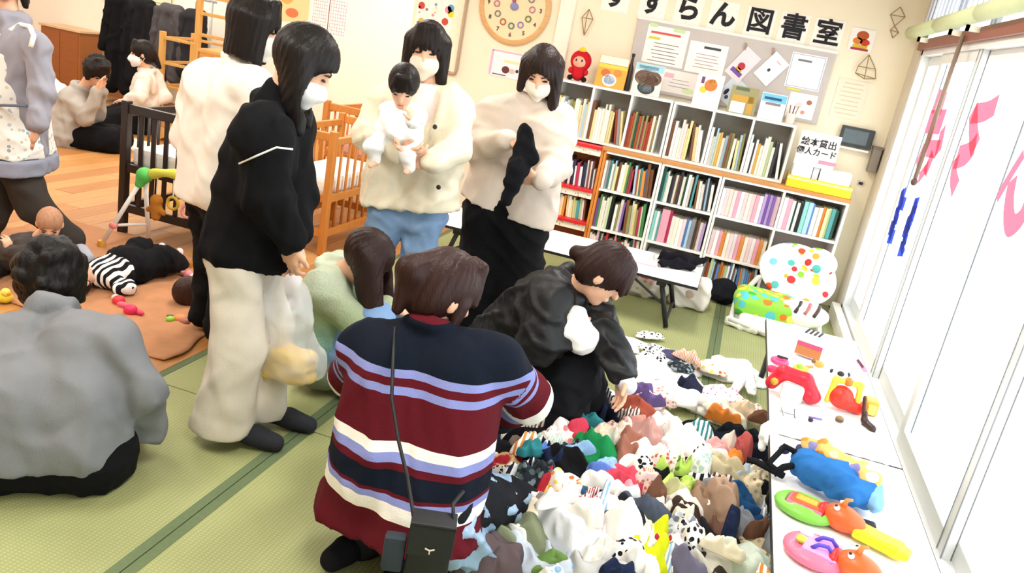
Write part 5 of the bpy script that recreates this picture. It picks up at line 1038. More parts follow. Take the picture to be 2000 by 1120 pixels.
# coat rail with coats against the far wall
YR = 7.85
rk = empty('coat_rack', (-6.4, YR, 0), 'metal coat rail on legs against the far left wall', 'rack')
MB().tube([(-7.05, YR, 1.32), (-5.6, YR, 1.32)], .014, 10).build('rail', mat('#a9a9ad', .3), rk, smooth=True)
for x in (-7.0, -5.65):
    MB().tube([(x, YR, 0.03), (x, YR, 1.32)], .014, 10).build('upright', mat('#a9a9ad', .3), rk, smooth=True); MB().tube([(x, YR-.25, .02), (x, YR+.25, .02)], .014, 10).build('foot', mat('#a9a9ad', .3), rk, smooth=True)
for k_, (x, col, zb, w_, lab) in enumerate(((-6.78, '#101013', .12, .20, 'long black coat hanging at the left of the coat rail'), (-6.5, '#17171a', .25, .19, 'black down coat hanging second on the coat rail'), (-6.15, '#4a484a', .35, .21, 'dark grey coat hanging in the middle of the coat rail'), (-5.85, '#2a2a2e', .45, .17, 'charcoal jacket hanging at the right of the coat rail'))):
    e = empty('coat', (x, YR, 1.2), lab, 'coat', 'coats on the coat rail')
    solid('coat_body', [tc(V(x-w_*.35, YR, 1.12), V(x-w_*.55, YR, zb+.1), .07, .10), tc(V(x+w_*.35, YR, 1.12), V(x+w_*.55, YR, zb+.1), .07, .10), tc(V(x-w_*.4, YR, 1.16), V(x+w_*.4, YR, 1.16), .05)], cloth(col), e, .018, .06, [('p', V(0, 0, zb), -UP)], (.006, .16, 200+k_))
    for sg in (-1, 1): solid('sleeve', [tc(V(x+sg*w_*.6, YR-.03, 1.12), V(x+sg*w_*.95, YR-.06, .62), .06, .05)], cloth(col), e, .016, .02, (), (.004, .12, 210+k_))
    MB().tube([V(x, YR, 1.17), V(x, YR, 1.28), V(x+.02, YR, 1.335), V(x-.01, YR, 1.34)], .004, 6).build('hanger', mat('#8a8a8e', .3), e, smooth=True)
# wooden climbing frame with slide
cf = empty('climbing_frame', (-5.3, 7.3, 0), 'wooden toddler climbing frame with ladder and slide behind the kneeling people', 'climbing frame')
PINE = wood('#d0a058', (8, 8, 1))
cx0, cx1, cy0, cy1 = -5.66, -4.9, 7.12, 7.6
for x, y, hgt in ((cx0, cy0, .98), (cx0+.40, cy0, 1.5), (cx1, cy0, 1.42), (cx0, cy1, .98), (cx0+.40, cy1, 1.5), (cx1, cy1, 1.42)): bx('post', (x-.025, y-.025, 0), (x+.025, y+.025, hgt), PINE, cf, .005)
for z in (.22, .45, .68, .92):
    for y in (cy0, cy1): bx('rung', (cx0, y-.014, z-.014), (cx0+.40, y+.014, z+.014), PINE, cf, .004)
    bx('rung', (cx0-.014, cy0, z-.014), (cx0+.014, cy1, z+.014), PINE, cf, .004)
for z in (1.02, 1.22, 1.38): bx('guard_rail', (cx0+.40, cy0-.014, z-.016), (cx1, cy0+.014, z+.016), PINE, cf, .004); bx('guard_rail', (cx0+.40, cy1-.014, z-.016), (cx1, cy1+.014, z+.016), PINE, cf, .004)
bx('platform', (cx0+.38, cy0-.02, .86), (cx1+.02, cy1+.02, .89), PINE, cf, .004); bx('front_panel', (cx0+.44, cy0-.018, .45), (cx1-.03, cy0-.002, .86), wood('#c98f48'), cf, .003)
MB().prism([(0, .60), (0, .56), (-.95, .0), (-.95, .03)], V(cx0+1.3, cy0-.42, 0), XV, UP, YV, .36).build('slide', wood('#c28a44'), cf, bevel=.004)
for y in (cy0-.44, cy0-.07): MB().prism([(0, .68), (0, .56), (-.95, .0), (-.95, .09)], V(cx0+1.3, y, 0), XV, UP, YV, .02).build('slide_side', PINE, cf, bevel=.003)
# low cupboard board, laundry
o = empty('low_cabinet', (-7.5, 8.1, 0), 'low brown wooden cabinet against the far left wall', 'cabinet')
bx('body', (-8.0, 7.98, 0), (-7.45, 8.34, .69), wood('#a0622f'), o, .004); bx('top', (-8.02, 7.96, .69), (-7.43, 8.34, .715), wood('#d9b890'), o, .003); bx('door', (-7.98, 7.972, .04), (-7.73, 7.982, .66), wood('#96582a'), o, .002); bx('door', (-7.72, 7.972, .04), (-7.47, 7.982, .66), wood('#96582a'), o, .002)
o = solid('laundry', [el(V(-6.35, 6.55, .14), V(.24, .2, .13)), el(V(-6.15, 6.5, .22), V(.15, .14, .1)), el(V(-6.5, 6.6, .25), V(.13, .12, .1))], cloth('#efe9e2'), None, .016, .04, [('p', V(0, 0, .003), -UP)], (.02, .08, 7)); tag(o, 'heap of white towels behind the kneeling person in grey', 'laundry')
o = MB().box((-5.62, 6.05, .0), (-5.05, 6.5, .006)).build('floor_cloth', cloth('#f3ead2'), None); tag(o, 'pale cloth lying on the boards between the kneeling people', 'cloth')
# plastic bag held by the woman in black
pb = empty('plastic_bag', A(568, 640, 2.50), 'clear plastic carrier bag with yellow contents hanging from the hands', 'bag')
pm = bpy.data.materials.new('clear_plastic'); pm.use_nodes = True; nt = pm.node_tree
for n in list(nt.nodes):
    if n.type != 'OUTPUT_MATERIAL': nt.nodes.remove(n)
out = [n for n in nt.nodes if n.type == 'OUTPUT_MATERIAL'][0]; t1 = nt.nodes.new('ShaderNodeBsdfTransparent'); t2 = nt.nodes.new('ShaderNodeBsdfPrincipled'); t2.inputs['Base Color'].default_value = (.85, .87, .9, 1); t2.inputs['Roughness'].default_value = .25
mx = nt.nodes.new('ShaderNodeMixShader'); mx.inputs[0].default_value = .36; nt.links.new(t1.outputs[0], mx.inputs[1]); nt.links.new(t2.outputs[0], mx.inputs[2]); nt.links.new(mx.outputs[0], out.inputs[0])
cb = A(570, 690, 2.50); ct = A(562, 520, 2.47)
def bagpost(v, f): return v
solid('film', [tc(ct, ct*.55+cb*.45, .028, .075), tc(ct*.55+cb*.45, cb+V(.03, 0, -.02), .075, .085), rb(cb+V(.01, 0, -.035), V(.075, .045, .04), None, .02)], pm, pb, .009, .03, (), (.007, .10, 301))
solid('contents', [rb(cb+V(.0, 0, -.045), V(.062, .035, .04), None, .02)], cloth('#e6bf52'), pb, .009, .02, (), (.006, .05, 302))
for dy in (-.03, .03): MB().tube([ct+V(0, dy, -.03), ct+V(.0, dy*.6, .03), A(566, 500, 2.44)+V(0, dy*.3, 0)], [.012, .01, .008], 8).build('handle', pm, pb, smooth=True)
# black garment held by the woman in beige
o = solid('baby_trousers', [tc(A(1026, 256, 3.62), A(1012, 330, 3.60), .028, .048), tc(A(1030, 258, 3.62), A(1038, 310, 3.60), .025, .033), tc(A(1010, 330, 3.58), A(1000, 350, 3.58), .05, .035), (tc(A(1010, 350, 3.58), A(990, 392, 3.58), .030, .026), .02)], cloth('#131318'), None, .008, .025, (), (.005, .05, 310)); tag(o, 'small black baby garment held up by the woman in beige', 'clothing')
# ------------------------------------------------------------------ low tables and what is on and under them
BLK = mat('#19191c', .45, .1, 20.)
def low_table(label, x0, x1, y0, y1, z, long='x', cover=False, top='#f3f1ee'):
    e = empty('low_table', ((x0+x1)/2, (y0+y1)/2, 0), label, 'table')
    bx('table_top', (x0, y0, z-.022), (x1, y1, z), mat(top, .4, .02), e, .004)
    MB().box((x0-.003, y0-.003, z-.02), (x1+.003, y0+.002, z-.003)).box((x0-.003, y1-.002, z-.02), (x1+.003, y1+.003, z-.003)).box((x0-.003, y0, z-.02), (x0+.002, y1, z-.003)).box((x1-.002, y0, z-.02), (x1+.003, y1, z-.003)).build('edge_band', BLK, e)
    if long == 'x':
        for x, s in ((x0+.22, -1), (x1-.22, 1)):
            bx('apron_bar', (x-.03, y0+.04, z-.06), (x+.03, y1-.04, z-.022), BLK, e, .003)
            for y in (y0+.06, y1-.06): MB().tube([(x, y, z-.04), (x+s*.09, y, .012)], .016, 8).build('leg', BLK, e, smooth=True); MB().tube([(x-s*.2, y, z-.04), (x+s*.05, y, z*.45)], .008, 6).build('brace', BLK, e)
            MB().tube([(x+s*.08, y0+.06, .05), (x+s*.08, y1-.06, .05)], .010, 8).build('foot_bar', BLK, e)
    else:
        for y, s in ((y0+.2, -1), (y1-.2, 1)):
            bx('apron_bar', (x0+.04, y-.03, z-.06), (x1-.04, y+.03, z-.022), BLK, e, .003)
            for x in (x0+.05, x1-.05): MB().tube([(x, y, z-.04), (x, y+s*.09, .012)], .016, 8).build('leg', BLK, e, smooth=True); MB().tube([(x, y-s*.2, z-.04), (x, y+s*.05, z*.45)], .008, 6).build('brace', BLK, e)
    return e
low_table('low white folding table with black edge in front of the bookcases', -1.84, -.035, 4.93, 5.52, .33)
low_table('low white table by the window holding the farther toys', .375, .86, 3.06, 4.62, .33, 'y')
low_table('low white table by the window holding the nearer toys', .375, .86, 1.45, 3.045, .33, 'y')
zt_ = .331
def cl(name, label, cat, prims, col, h=.01, k=.02, wr=None, cuts=()):
    o = solid(name, prims, col if not isinstance(col, str) else cloth(col), None, h, k, cuts, wr); return tag(o, label, cat)
cl('jacket', 'black jacket thrown across the table in front of the bookcases', 'clothing', [tc(AZ(1295, 500, .37), AZ(1330, 505, .37), .035, .04), tc(AZ(1330, 505, .37), AZ(1368, 512, .36), .045, .03), tc(AZ(1290, 512, .36), AZ(1345, 520, .36), .022, .026)], '#15131a', .010, .03, (.010, .05, 401), [('p', V(0, 0, zt_), -UP)])
for k_, (px, py, w_, d_, hh, col, lab) in enumerate(((1248, 500, .20, .14, .03, '#f4eef0', 'stack of white papers on the low table beside the black jacket'), (1262, 515, .16, .1, .012, '#f3d9e0', 'pale pink papers on the low table'), (1085, 478, .26, .16, .03, '#f6f4f1', 'white papers on the left part of the low table'))):
    p = AZ(px, py, zt_); e = empty('paper_stack', p, lab, 'paper')
    for j in range(3): bx('sheet', (p[0]-w_/2+.004*j, p[1]-d_/2+.003*(j % 2), zt_+hh*j/3), (p[0]+w_/2-.003*j, p[1]+d_/2, zt_+hh*(j+1)/3-.001), paint(col), e, .001)
# bags below the table
e = empty('tote_bag', AZ(1345, 610), 'white tote bag with faint print on the floor under the table end', 'bag'); p = V(-.08, 5.62, 0)
solid('body', [rb(p+V(0, 0, .11), V(.10, .05, .08), None, .03)], cloth('#efe6de'), e, .01, .02, [('p', V(0, 0, .003), -UP)], (.006, .09, 411)); MB().tube([p+V(-.05, -.05, .2), p+V(-.03, -.05, .27), p+V(.03, -.05, .27), p+V(.05, -.05, .2)], .008, 8).build('handle', cloth('#efe6de'), e, smooth=True); MB().ball(p+V(.0, -.083, .11), V(.03, .004, .03)).build('print', cloth('#c9b0a0'), e, smooth=True)
e = empty('shopping_bag', AZ(1265, 590), 'crumpled bag with pink top and green print under the low table', 'bag'); p = V(-.36, 5.60, 0)
solid('body', [tc(p+V(-.1, 0, .07), p+V(.1, .02, .07), .07, .075), tc(p+V(0, 0, .08), p+V(.08, 0, .10), .07)], print_mat('#e6ddd2', ['#c0b2a6', '#b9cdb4', '#d8a0a0'], 18, .6, .3), e, .011, .03, [('p', V(0, 0, .003), -UP)], (.012, .06, 412)); solid('pink_top', [tc(p+V(-.05, -.02, .15), p+V(.02, -.02, .16), .03, .035)], cloth('#e05a7a'), e, .009, .02, (), (.006, .05, 413))
cl('black_bag', 'rounded black bag on the floor beside the wide bookcase', 'bag', [el(V(.13, 5.98, .085), V(.11, .09, .085)), tc(V(.1, 5.9, .06), V(.18, 5.9, .05), .045)], '#14151c', .011, .03, (.005, .07, 414), [('p', V(0, 0, .003), -UP)])
# baby bouncer
bo = empty('baby_bouncer', (.5, 5.72, 0), 'white baby bouncer seat with colourful animal print by the window corner', 'bouncer')
PM = print_mat('#f7f5f0', ['#e0552e', '#eda33a', '#86c23a', '#58b6b0', '#e9cf4a', '#d0383a', '#7fc0d8'], 12, .7, .36)
bc = V(.56, 5.95, 0); up_ = nrm(V(.10, .62, .80)); nn_ = nrm(np.cross(XV, up_)); Mx = np.array([XV, nn_, up_])
solid('backrest', [rb(bc+UP*.33, V(.06, .008, .06), Mx, .04), el(bc+UP*.34+XV*.04, V(.27, .05, .23), Mx), el(bc+UP*.46+XV*.16, V(.12, .05, .10), Mx)], PM, bo, .011, .03)
solid('seat', [rb(V(.42, 5.62, .15), V(.15, .14, .02), None, .05), el(V(.30, 5.6, .17), V(.09, .13, .06))], print_mat('#8fcf4a', ['#3fae3a', '#59c0c8', '#e9e060', '#e07a2e', '#d8d84a'], 16, .7, .5), bo, .011, .04)
MB().tube([(.22, 5.40, .05), (.55, 5.32, .04), (.80, 5.45, .04), (.82, 5.9, .06), (.76, 6.15, .2), (.56, 6.2, .28), (.36, 6.15, .2), (.24, 5.85, .06)], .02, 10, closed=True).build('frame', paint('#f3f1ec', .4), bo, smooth=True)
solid('base', [rb(V(.50, 5.6, .06), V(.20, .16, .02), None, .03)], paint('#f4f0e6'), bo, .012, .03); solid('cushion', [el(V(.66, 5.55, .17), V(.17, .13, .085))], cloth('#f7f6f2'), bo, .012, .03, (), (.004, .09, 420))
for k_, x in enumerate((.60, .66, .72)): MB().tube([(x, 5.42, .20), (x+.02, 5.46, .235), (x+.03, 5.52, .25)], .012, 8).build('strap', paint(['#3a2a2a', '#b06a6a', '#4a3430'][k_]), bo, smooth=True)
cl('white_towel', 'folded white towel on the tatami in front of the bouncer', 'towel', [tc(AZ(1425, 628, .03), AZ(1475, 645, .03), .03, .026), tc(AZ(1435, 622, .03), AZ(1500, 655, .025), .028, .02)], '#f6f5f1', .010, .02, (.005, .05, 421), [('p', V(0, 0, .002), -UP)])
# toys on the farther window table
def toy(label, parts, name='toy', cat='toy'):
    e = empty(name, parts[0][2][0][1], label, cat)
    for (nm_, m_, pr) in parts: solid(nm_, pr, m_ if not isinstance(m_, str) else paint(m_, .35), e, .006, .012, [('p', V(0, 0, zt_), -UP)])
    return e
T = lambda px, py, z=.36: AZ(px, py, z)
p = T(1553, 748, .40)
toy('red arched plastic toy with white front on the farther window table', [('arch', '#d9253a', [tc(p+V(-.09, .01, -.03), p+V(-.055, .01, .03), .028, .03), tc(p+V(-.055, .01, .03), p+V(.04, 0, .025), .03, .03), tc(p+V(.04, 0, .025), p+V(.075, -.01, -.03), .03, .036), el(p+V(.075, -.02, -.035), V(.04, .035, .03))]), ('front', '#f7f5f3', [rb(p+V(-.005, -.03, -.035), V(.035, .02, .025), None, .01)]), ('dial', '#caa13a', [el(p+V(-.085, -.025, -.01), V(.018, .012, .018))])])
p = T(1645, 785, .37)
toy('red and yellow activity toy with round body on the farther window table', [('round_body', '#e8382a', [el(p+V(-.01, 0, .02), V(.05, .045, .05)), tc(p, p+V(.07, .01, -.01), .03, .03)]), ('frame', '#f3d94a', [tc(p+V(-.06, 0, -.01), p+V(-.05, 0, .09), .013), tc(p+V(-.05, 0, .09), p+V(.05, 0, .09), .013), tc(p+V(.05, 0, .09), p+V(.06, 0, -.01), .013)]), ('bead', '#e07a2a', [el(p+V(.0, -.0, .092), V(.02, .02, .02))]), ('post', '#4a2a22', [tc(p+V(.075, -.02, .05), p+V(.09, -.04, -.03), .009)])])
p = T(1700, 795, .36); toy('small orange and yellow block at the window side of the farther table', [('block', '#e9a83a', [rb(p, V(.022, .03, .03), None, .006)]), ('face', '#f2dd6a', [rb(p+V(0, -.035, 0), V(.014, .004, .02), None, .003)])])
p = T(1688, 822, .35); toy('dark brown toy boot on the farther window table', [('boot', '#3a2620', [tc(p, p+V(.03, -.04, -.01), .013, .016), tc(p, p+V(-.005, .01, .03), .012)]), ('sole', '#1d1412', [tc(p+V(.0, 0, -.012), p+V(.035, -.045, -.02), .01)])])
p = T(1585, 672, .40)
e = empty('picture_box', p, 'toy box with pink, brown and striped picture at the far end of the window table', 'box')
Mt = lambda q: p+V(q[0]*.94+q[1]*.3, q[1]*.94-q[0]*.3, q[2])
MB().box((-.06, -.05, -.06), (.07, .05, .055), Mt).build('carton', paint('#f2e6ea'), e, bevel=.003); MB().box((-.058, -.053, -.055), (.066, -.05, -.01), Mt).build('brown_print', paint('#c07a4a'), e); MB().box((-.058, -.053, -.008), (.066, -.05, .012), Mt).build('pink_print', paint('#d8507a'), e)
for i in range(4): MB().box((-.04+.022*i, -.04, .056), (-.03+.022*i, .04, .059), Mt).build('stripe', paint('#2a2a2e'), e)
p = T(1523, 706, .36); toy('pink ring toy with dark top at the left edge of the farther table', [('ring', '#e8508a', [tor(p, UP, .032, .012)]), ('knob', '#3a2430', [tc(p+V(-.01, .03, .012), p+V(.03, .025, .012), .008)])])
p = T(1518, 724, .355); toy('flat crimson toy at the left edge of the farther table', [('body', '#d83a6a', [tc(p+V(-.03, 0, 0), p+V(.035, -.005, 0), .018, .014)]), ('tip', '#f0b0c8', [el(p+V(.055, 0, .0), V(.016, .014, .012))])])
p = T(1565, 722, .355); toy('yellow and green figure toy on the farther table', [('body', '#e8d84a', [tc(p+V(-.02, 0, 0), p+V(.02, .01, 0), .02, .016)]), ('hat', '#9ac84a', [el(p+V(-.01, -.015, .018), V(.018, .016, .012))]), ('arm', '#d98a4a', [tc(p+V(.02, .02, .01), p+V(.05, .05, .01), .008)])])
p = T(1600, 712, .355); toy('small orange toy beside the yellow figure', [('body', '#dfa050', [el(p, V(.026, .018, .018))]), ('head', '#7a5a34', [el(p+V(-.028, 0, .008), V(.012, .012, .012))])])
p = T(1638, 735, .37); b_ = toy('white ball with black patches on the farther window table', [('ball', '#f6f5f3', [el(p, V(.045, .045, .045))]), ('patch', '#1d2428', [el(p+V(.0, -.032, .022), V(.018, .014, .014))]), ('patch', '#2a2a34', [el(p+V(.036, -.01, .02), V(.010, .014, .012))]), ('patch', '#2a2a34', [el(p+V(-.036, -.01, .018), V(.010, .014, .012))])], 'ball', 'ball')
p = T(1683, 715, .355); toy('purple and pink wand along the window side of the farther table', [('stick', '#6a2a4a', [tc(p+V(-.01, .07, 0), p+V(.005, -.03, 0), .009)]), ('tip', '#e890b0', [el(p+V(.01, -.05, 0), V(.014, .02, .012))])])
p = T(1590, 818, .345); toy('tiny purple and black toy on the middle of the window tables', [('bar', '#7a6ac0', [tc(p+V(-.02, 0, 0), p+V(.03, .01, 0), .006)]), ('knob', '#2a1c1c', [el(p+V(-.015, -.025, 0), V(.012, .012, .01))])])
p = T(1640, 818, .345); toy('tiny brown cap on the middle of the window tables', [('cap', '#8a7050', [el(p, V(.018, .014, .012))]), ('rim', '#5a4630', [tor(p-V(0, 0, .006), UP, .016, .004)])])
p = T(1540, 795, .35); e = toy('white plastic stand with two grey wires on the farther window table', [('block', '#f4f2f0', [rb(p, V(.03, .025, .02), None, .006)]), ('wire', '#8a8a8e', [tc(p+V(-.03, -.03, .0), p+V(-.02, -.09, -.01), .004)]), ('wire', '#4a5a5a', [tc(p+V(.02, -.02, .01), p+V(.025, -.08, -.01), .004)])])
# nearer table: baby carrier, trays, fish toys
p = T(1625, 930, .40)
bcr = empty('baby_carrier', p, 'blue baby carrier with orange print and black straps on the nearer window table', 'carrier')
dx = nrm(V(.80, -.35, 0)); dy = V(-dx[1], dx[0], 0)
solid('padded_body', [tc(p-dx*.09+V(0, 0, .0), p+dx*.11-V(0, 0, .01), .055, .05), tc(p-dx*.05-dy*.02, p+dx*.08-dy*.05, .05, .04)], cloth('#2f6fb4', .3, .25), bcr, .008, .03, [('p', V(0, 0, zt_), -UP)], (.006, .05, 431))
solid('printed_panel', [tc(p-dx*.10+dy*.05+UP*.045, p+dx*.06+dy*.05+UP*.04, .03, .032), tc(p-dx*.02+dy*.02+UP*.05, p+dx*.11+dy*.03+UP*.03, .026, .03)], print_mat('#e9b56a', ['#d98a3a', '#8a86b8', '#f6ead2', '#f2d9a0'], 22, .8, .45), bcr, .007, .02, (), (.006, .04, 432))
solid('light_blue_panel', [tc(p+dx*.12+dy*.03, p+dx*.15-dy*.03-UP*.01, .035, .03)], cloth('#7fb0dc'), bcr, .008, .02, [('p', V(0, 0, zt_), -UP)], (.005, .04, 433))
for pts in ([p-dx*.10+UP*.02, p-dx*.17-dy*.01+UP*.03, p-dx*.19-dy*.06-UP*.03, p-dx*.13-dy*.07-UP*.045], [p-dx*.10-dy*.02, p-dx*.14-dy*.06-UP*.02, p-dx*.16-dy*.08-UP*.05], [p-dx*.13-dy*.07-UP*.045, p-dx*.24-dy*.05-UP*.05, p-dx*.265-dy*.06-UP*.055]): MB().tube(pts, .012, 8).build('strap', cloth('#17181c'), bcr, smooth=True)
solid('rosette', [el(p-dx*.13+dy*.05+UP*.02, V(.022, .022, .018)), el(p-dx*.18+dy*.03, V(.02, .02, .016))], cloth('#4a4a72'), bcr, .007, .01)
solid('buckle', [rb(p+dx*.16-dy*.10-UP*.055, V(.025, .012, .006), None, .004)], paint('#1c1c24'), bcr, .006, .01)
def tray(label, c, col, w_, l_, rz, parts):
    e = empty('toy_tray', c, label, 'toy', None); ca, sa = math.cos(rz), math.sin(rz); exx, eyy = V(ca, sa, 0), V(-sa, ca, 0); Mr = np.array([exx, eyy, UP])
    solid('tray', [el(c, V(w_+.012, l_+.012, .03), Mr), rb(c, V(w_-.045, l_-.04, .006), Mr, .02)], mat(col, .35), e, .007, .01, [('-', rb(c+UP*.022, V(w_-.03, l_-.03, .008), Mr, .006)), ('p', V(0, 0, zt_), -UP)])
    for (nm_, a, b, z, h_, cc) in parts: solid(nm_, [rb(c+exx*a[0]+eyy*a[1]+UP*z, V(b[0], b[1], h_), Mr, .005)], paint(cc, .35), e, .005, .008)
    return e, exx, eyy
c = T(1572, 992, .352)
tray('green oval toy tray with red framed panel on the nearer table', c, '#7cc44a', .085, .065, -.28, [('frame', (0, 0), (.052, .036), .012, .004, '#e06a8a'), ('panel', (0, .002), (.042, .026), .018, .003, '#dd5a2e'), ('label', (0, .004), (.03, .014), .0235, .0015, '#d9a83a')])
c = T(1592, 1078, .352)
e, exx, eyy = tray('pink oval toy tray with purple buckles on the nearer table', c, '#f0708e', .08, .075, -.3, [('lilac_panel', (.015, .01), (.045, .05), .012, .004, '#dd9ae0'), ('star', (-.045, .005), (.010, .012), .016, .003, '#b8d84a'), ('badge', (-.04, .045), (.014, .010), .016, .004, '#d8c8ee')])
for s_ in (.03, -.02): MB().tube([c+exx*x_+eyy*(s_+.010*math.sin(x_*60))+UP*z_ for x_, z_ in ((-.01, .02), (.005, .034), (.03, .036), (.05, .024))], .006, 8).build('purple_band', paint('#5a4ac0'), e, smooth=True)
def fish(label, c, rz):
    e = empty('fish_toy', c, label, 'toy'); ca, sa = math.cos(rz), math.sin(rz); fx, fy = V(ca, sa, 0), V(-sa, ca, 0); Mr = np.array([fx, fy, UP])
    solid('head', [el(c, V(.05, .045, .04), Mr), el(c+fx*.03, V(.05, .04, .032), Mr)], mat('#e2622e', .35), e, .006, .02, [('p', V(0, 0, zt_), -UP)])
    solid('mouth', [el(c-fx*.05-UP*.005, V(.02, .04, .026), Mr)], mat('#d02a24', .35), e, .006, .01, [('p', V(0, 0, zt_), -UP)])
    solid('tail', [rb(c+fx*.12-UP*.012, V(.06, .03, .008), Mr, .008), rb(c+fx*.19-UP*.014, V(.02, .02, .006), Mr, .006)], mat('#f4e020', .35), e, .006, .02)
    for s_ in (-1, 1): MB().ball(c-fx*.01+fy*.026*s_+UP*.036, V(.009, .009, .009)).build('eye', paint('#f5f2ee', .3), e, smooth=True); MB().ball(c-fx*.013+fy*.028*s_+UP*.043, V(.005, .005, .004)).build('pupil', paint('#141414', .3), e, smooth=True)
    MB().tube([c+UP*.036, c+fx*.005+UP*.062, c+fx*.02+UP*.07], [.010, .007, .004], 8).build('fin', paint('#d98a4a'), e, smooth=True)
fish('orange and yellow fish toy beside the green tray', T(1640, 1010, .37), -.42)
fish('orange and yellow fish toy beside the pink tray', T(1668, 1105, .37), -.42)
cl('paper_label', 'small white paper tag at the edge of the nearer window table', 'tag', [rb(T(1528, 965, .334), V(.03, .025, .001), None, .001)], paint('#fbfaf8'), .005, .001)
# white cloth hanging over the joint of the two tables
cl('white_cloth', 'white cloth draped over the joint between the two window tables', 'cloth', [tc(V(.40, 3.06, .335), V(.80, 3.06, .335), .012), tc(V(.372, 3.12, .335), V(.372, 3.0, .31), .014), tc(V(.366, 3.08, .32), V(.362, 3.05, .26), .02, .016)], '#f7f6f4', .008, .03, (.003, .04, 441))
# curtain rod along the window
rd = empty('curtain_rod', (.92, 3, 2.07), 'pale green padded rod running along the top of the glass doors', 'rod')
yb = [6.5, 5.55, 4.55, 3.55, 2.55, 1.55, .55, -.6]
for a, b in zip(yb[:-1], yb[1:]): MB().tube([(.925, a, 2.075), (.925, b+.008, 2.075)], .043, 16).build('sleeve', mat('#d3dcae', .6, .06), rd, smooth=True)
for b in yb[1:-1]: MB().tube([(.925, b+.008, 2.075), (.925, b-.001, 2.075)], .040, 16).build('seam', mat('#6a7058', .6), rd, smooth=True)
for y in (6.1, 5.15, 4.75, 3.4, 2.2, 1.0, -.3): MB().box((.915, y-.012, 2.0), (.985, y+.012, 2.03)).box((.915, y-.012, 2.0), (.93, y+.012, 2.04)).build('bracket', paint('#f3ead8'), rd)
# rod hanging in front of the glass, and transom louvres
o = empty('pull_rod', (.97, 5.02, 1.6), 'thin brown pull rod hanging in front of the glass doors', 'rod'); MB().tube([(.965, 5.02, 2.0), (.965, 5.03, 1.22)], .012, 8).build('rod', mat('#8a7464', .5), o, smooth=True); MB().ball(V(.965, 5.03, 1.20), V(.018, .018, .022)).build('knob', mat('#5a4438', .5), o, smooth=True)
lv = empty('vertical_blind', (.98, 3, 2.4), 'grey vertical blind slats above the green rod', 'blind')
for i in range(44):
    y = 6.30-.115*i
    MB().box((-.06, -.0012, 2.13), (.06, .0012, CEIL-.06), lambda q: V(.965+q[0]*.25, y+q[0]*.97+q[1], q[2])).build('slat', mat('#8f8c90', .7, .05), lv)
bx('headrail', (.945, .9, CEIL-.06), (.995, 6.36, CEIL-.02), paint('#d8d4d0'), lv, .003)
# letters and pictures stuck on the panes
def film_mat(h):
    m = bpy.data.materials.new('stuck_film'); m.use_nodes = True; nt = m.node_tree; b = nt.nodes['Principled BSDF']; b.inputs['Base Color'].default_value = (*lin(h), 1); b.inputs['Roughness'].default_value = .6
    out = [n for n in nt.nodes if n.type == 'OUTPUT_MATERIAL'][0]; t = nt.nodes.new('ShaderNodeBsdfTranslucent'); t.inputs[0].default_value = (*lin(h), 1)
    x = nt.nodes.new('ShaderNodeMixShader'); x.inputs[0].default_value = .55; nt.links.new(b.outputs[0], x.inputs[1]); nt.links.new(t.outputs[0], x.inputs[2]); nt.links.new(x.outputs[0], out.inputs[0]); return m
PINK = film_mat('#e5687e'); BLUE = film_mat('#3048b8')
def decal(label, strokes, m, X=XW+.022):
    e = empty('window_decal', AX(*strokes[0][0][0], X), label, 'decal')
    for si, (pts, wd) in enumerate(strokes):
        P0 = [AX(x, y, X-.0012*si) for x, y in pts]; W0 = list(wd) if isinstance(wd, (list, tuple)) else [wd]*len(P0); P = []; wd = []; L = []; R = []
        for i in range(len(P0)-1):
            a, b, c, d = P0[max(i-1, 0)], P0[i], P0[i+1], P0[min(i+2, len(P0)-1)]
            for t in np.arange(0, 1, .125): P.append(.5*((2*b)+(c-a)*t+(2*a-5*b+4*c-d)*t*t+(3*b-a-3*c+d)*t**3)); wd.append(W0[i]*(1-t)+W0[i+1]*t)
        P.append(P0[-1]); wd.append(W0[-1])
        for i, q in enumerate(P):
            t = nrm(P[min(i+1, len(P)-1)]-P[max(i-1, 0)]); n = V(0, -t[2], t[1]); ww = wd[i] if isinstance(wd, (list, tuple)) else wd; L.append(q+n*ww); R.append(q-n*ww)
        v = L+R; k_ = len(P)
        MB().add(v, [[i, i+1, k_+i+1, k_+i] for i in range(k_-1)]).build('stroke', m, e)
decal('pink letter like a five on the glass pane', [([(1947, 205), (1925, 218), (1901, 222)], .05), ([(1901, 215), (1901, 260), (1905, 290)], .05), ([(1906, 280), (1890, 300), (1868, 308)], .06), ([(1868, 308), (1862, 340), (1866, 370)], [.05, .04, .05])], PINK)
decal('pink hook-shaped letter on the nearest visible pane', [([(2000, 300), (1975, 340), (1947, 388)], .028), ([(1978, 350), (1970, 400), (1974, 440), (1995, 425), (2010, 390)], .045)], PINK)
decal('pink striped letter on the far glass pane', [([(1838, 175), (1822, 222)], .035), ([(1848, 180), (1834, 225)], .035), ([(1812, 238), (1842, 238)], .07), ([(1818, 262), (1812, 285)], .06), ([(1842, 250), (1832, 300)], .05), ([(1806, 288), (1790, 325)], .06), ([(1812, 290), (1832, 292)], .05), ([(1822, 300), (1806, 340)], .06), ([(1805, 325), (1800, 350)], .08)], PINK)
rs = random.Random(8)
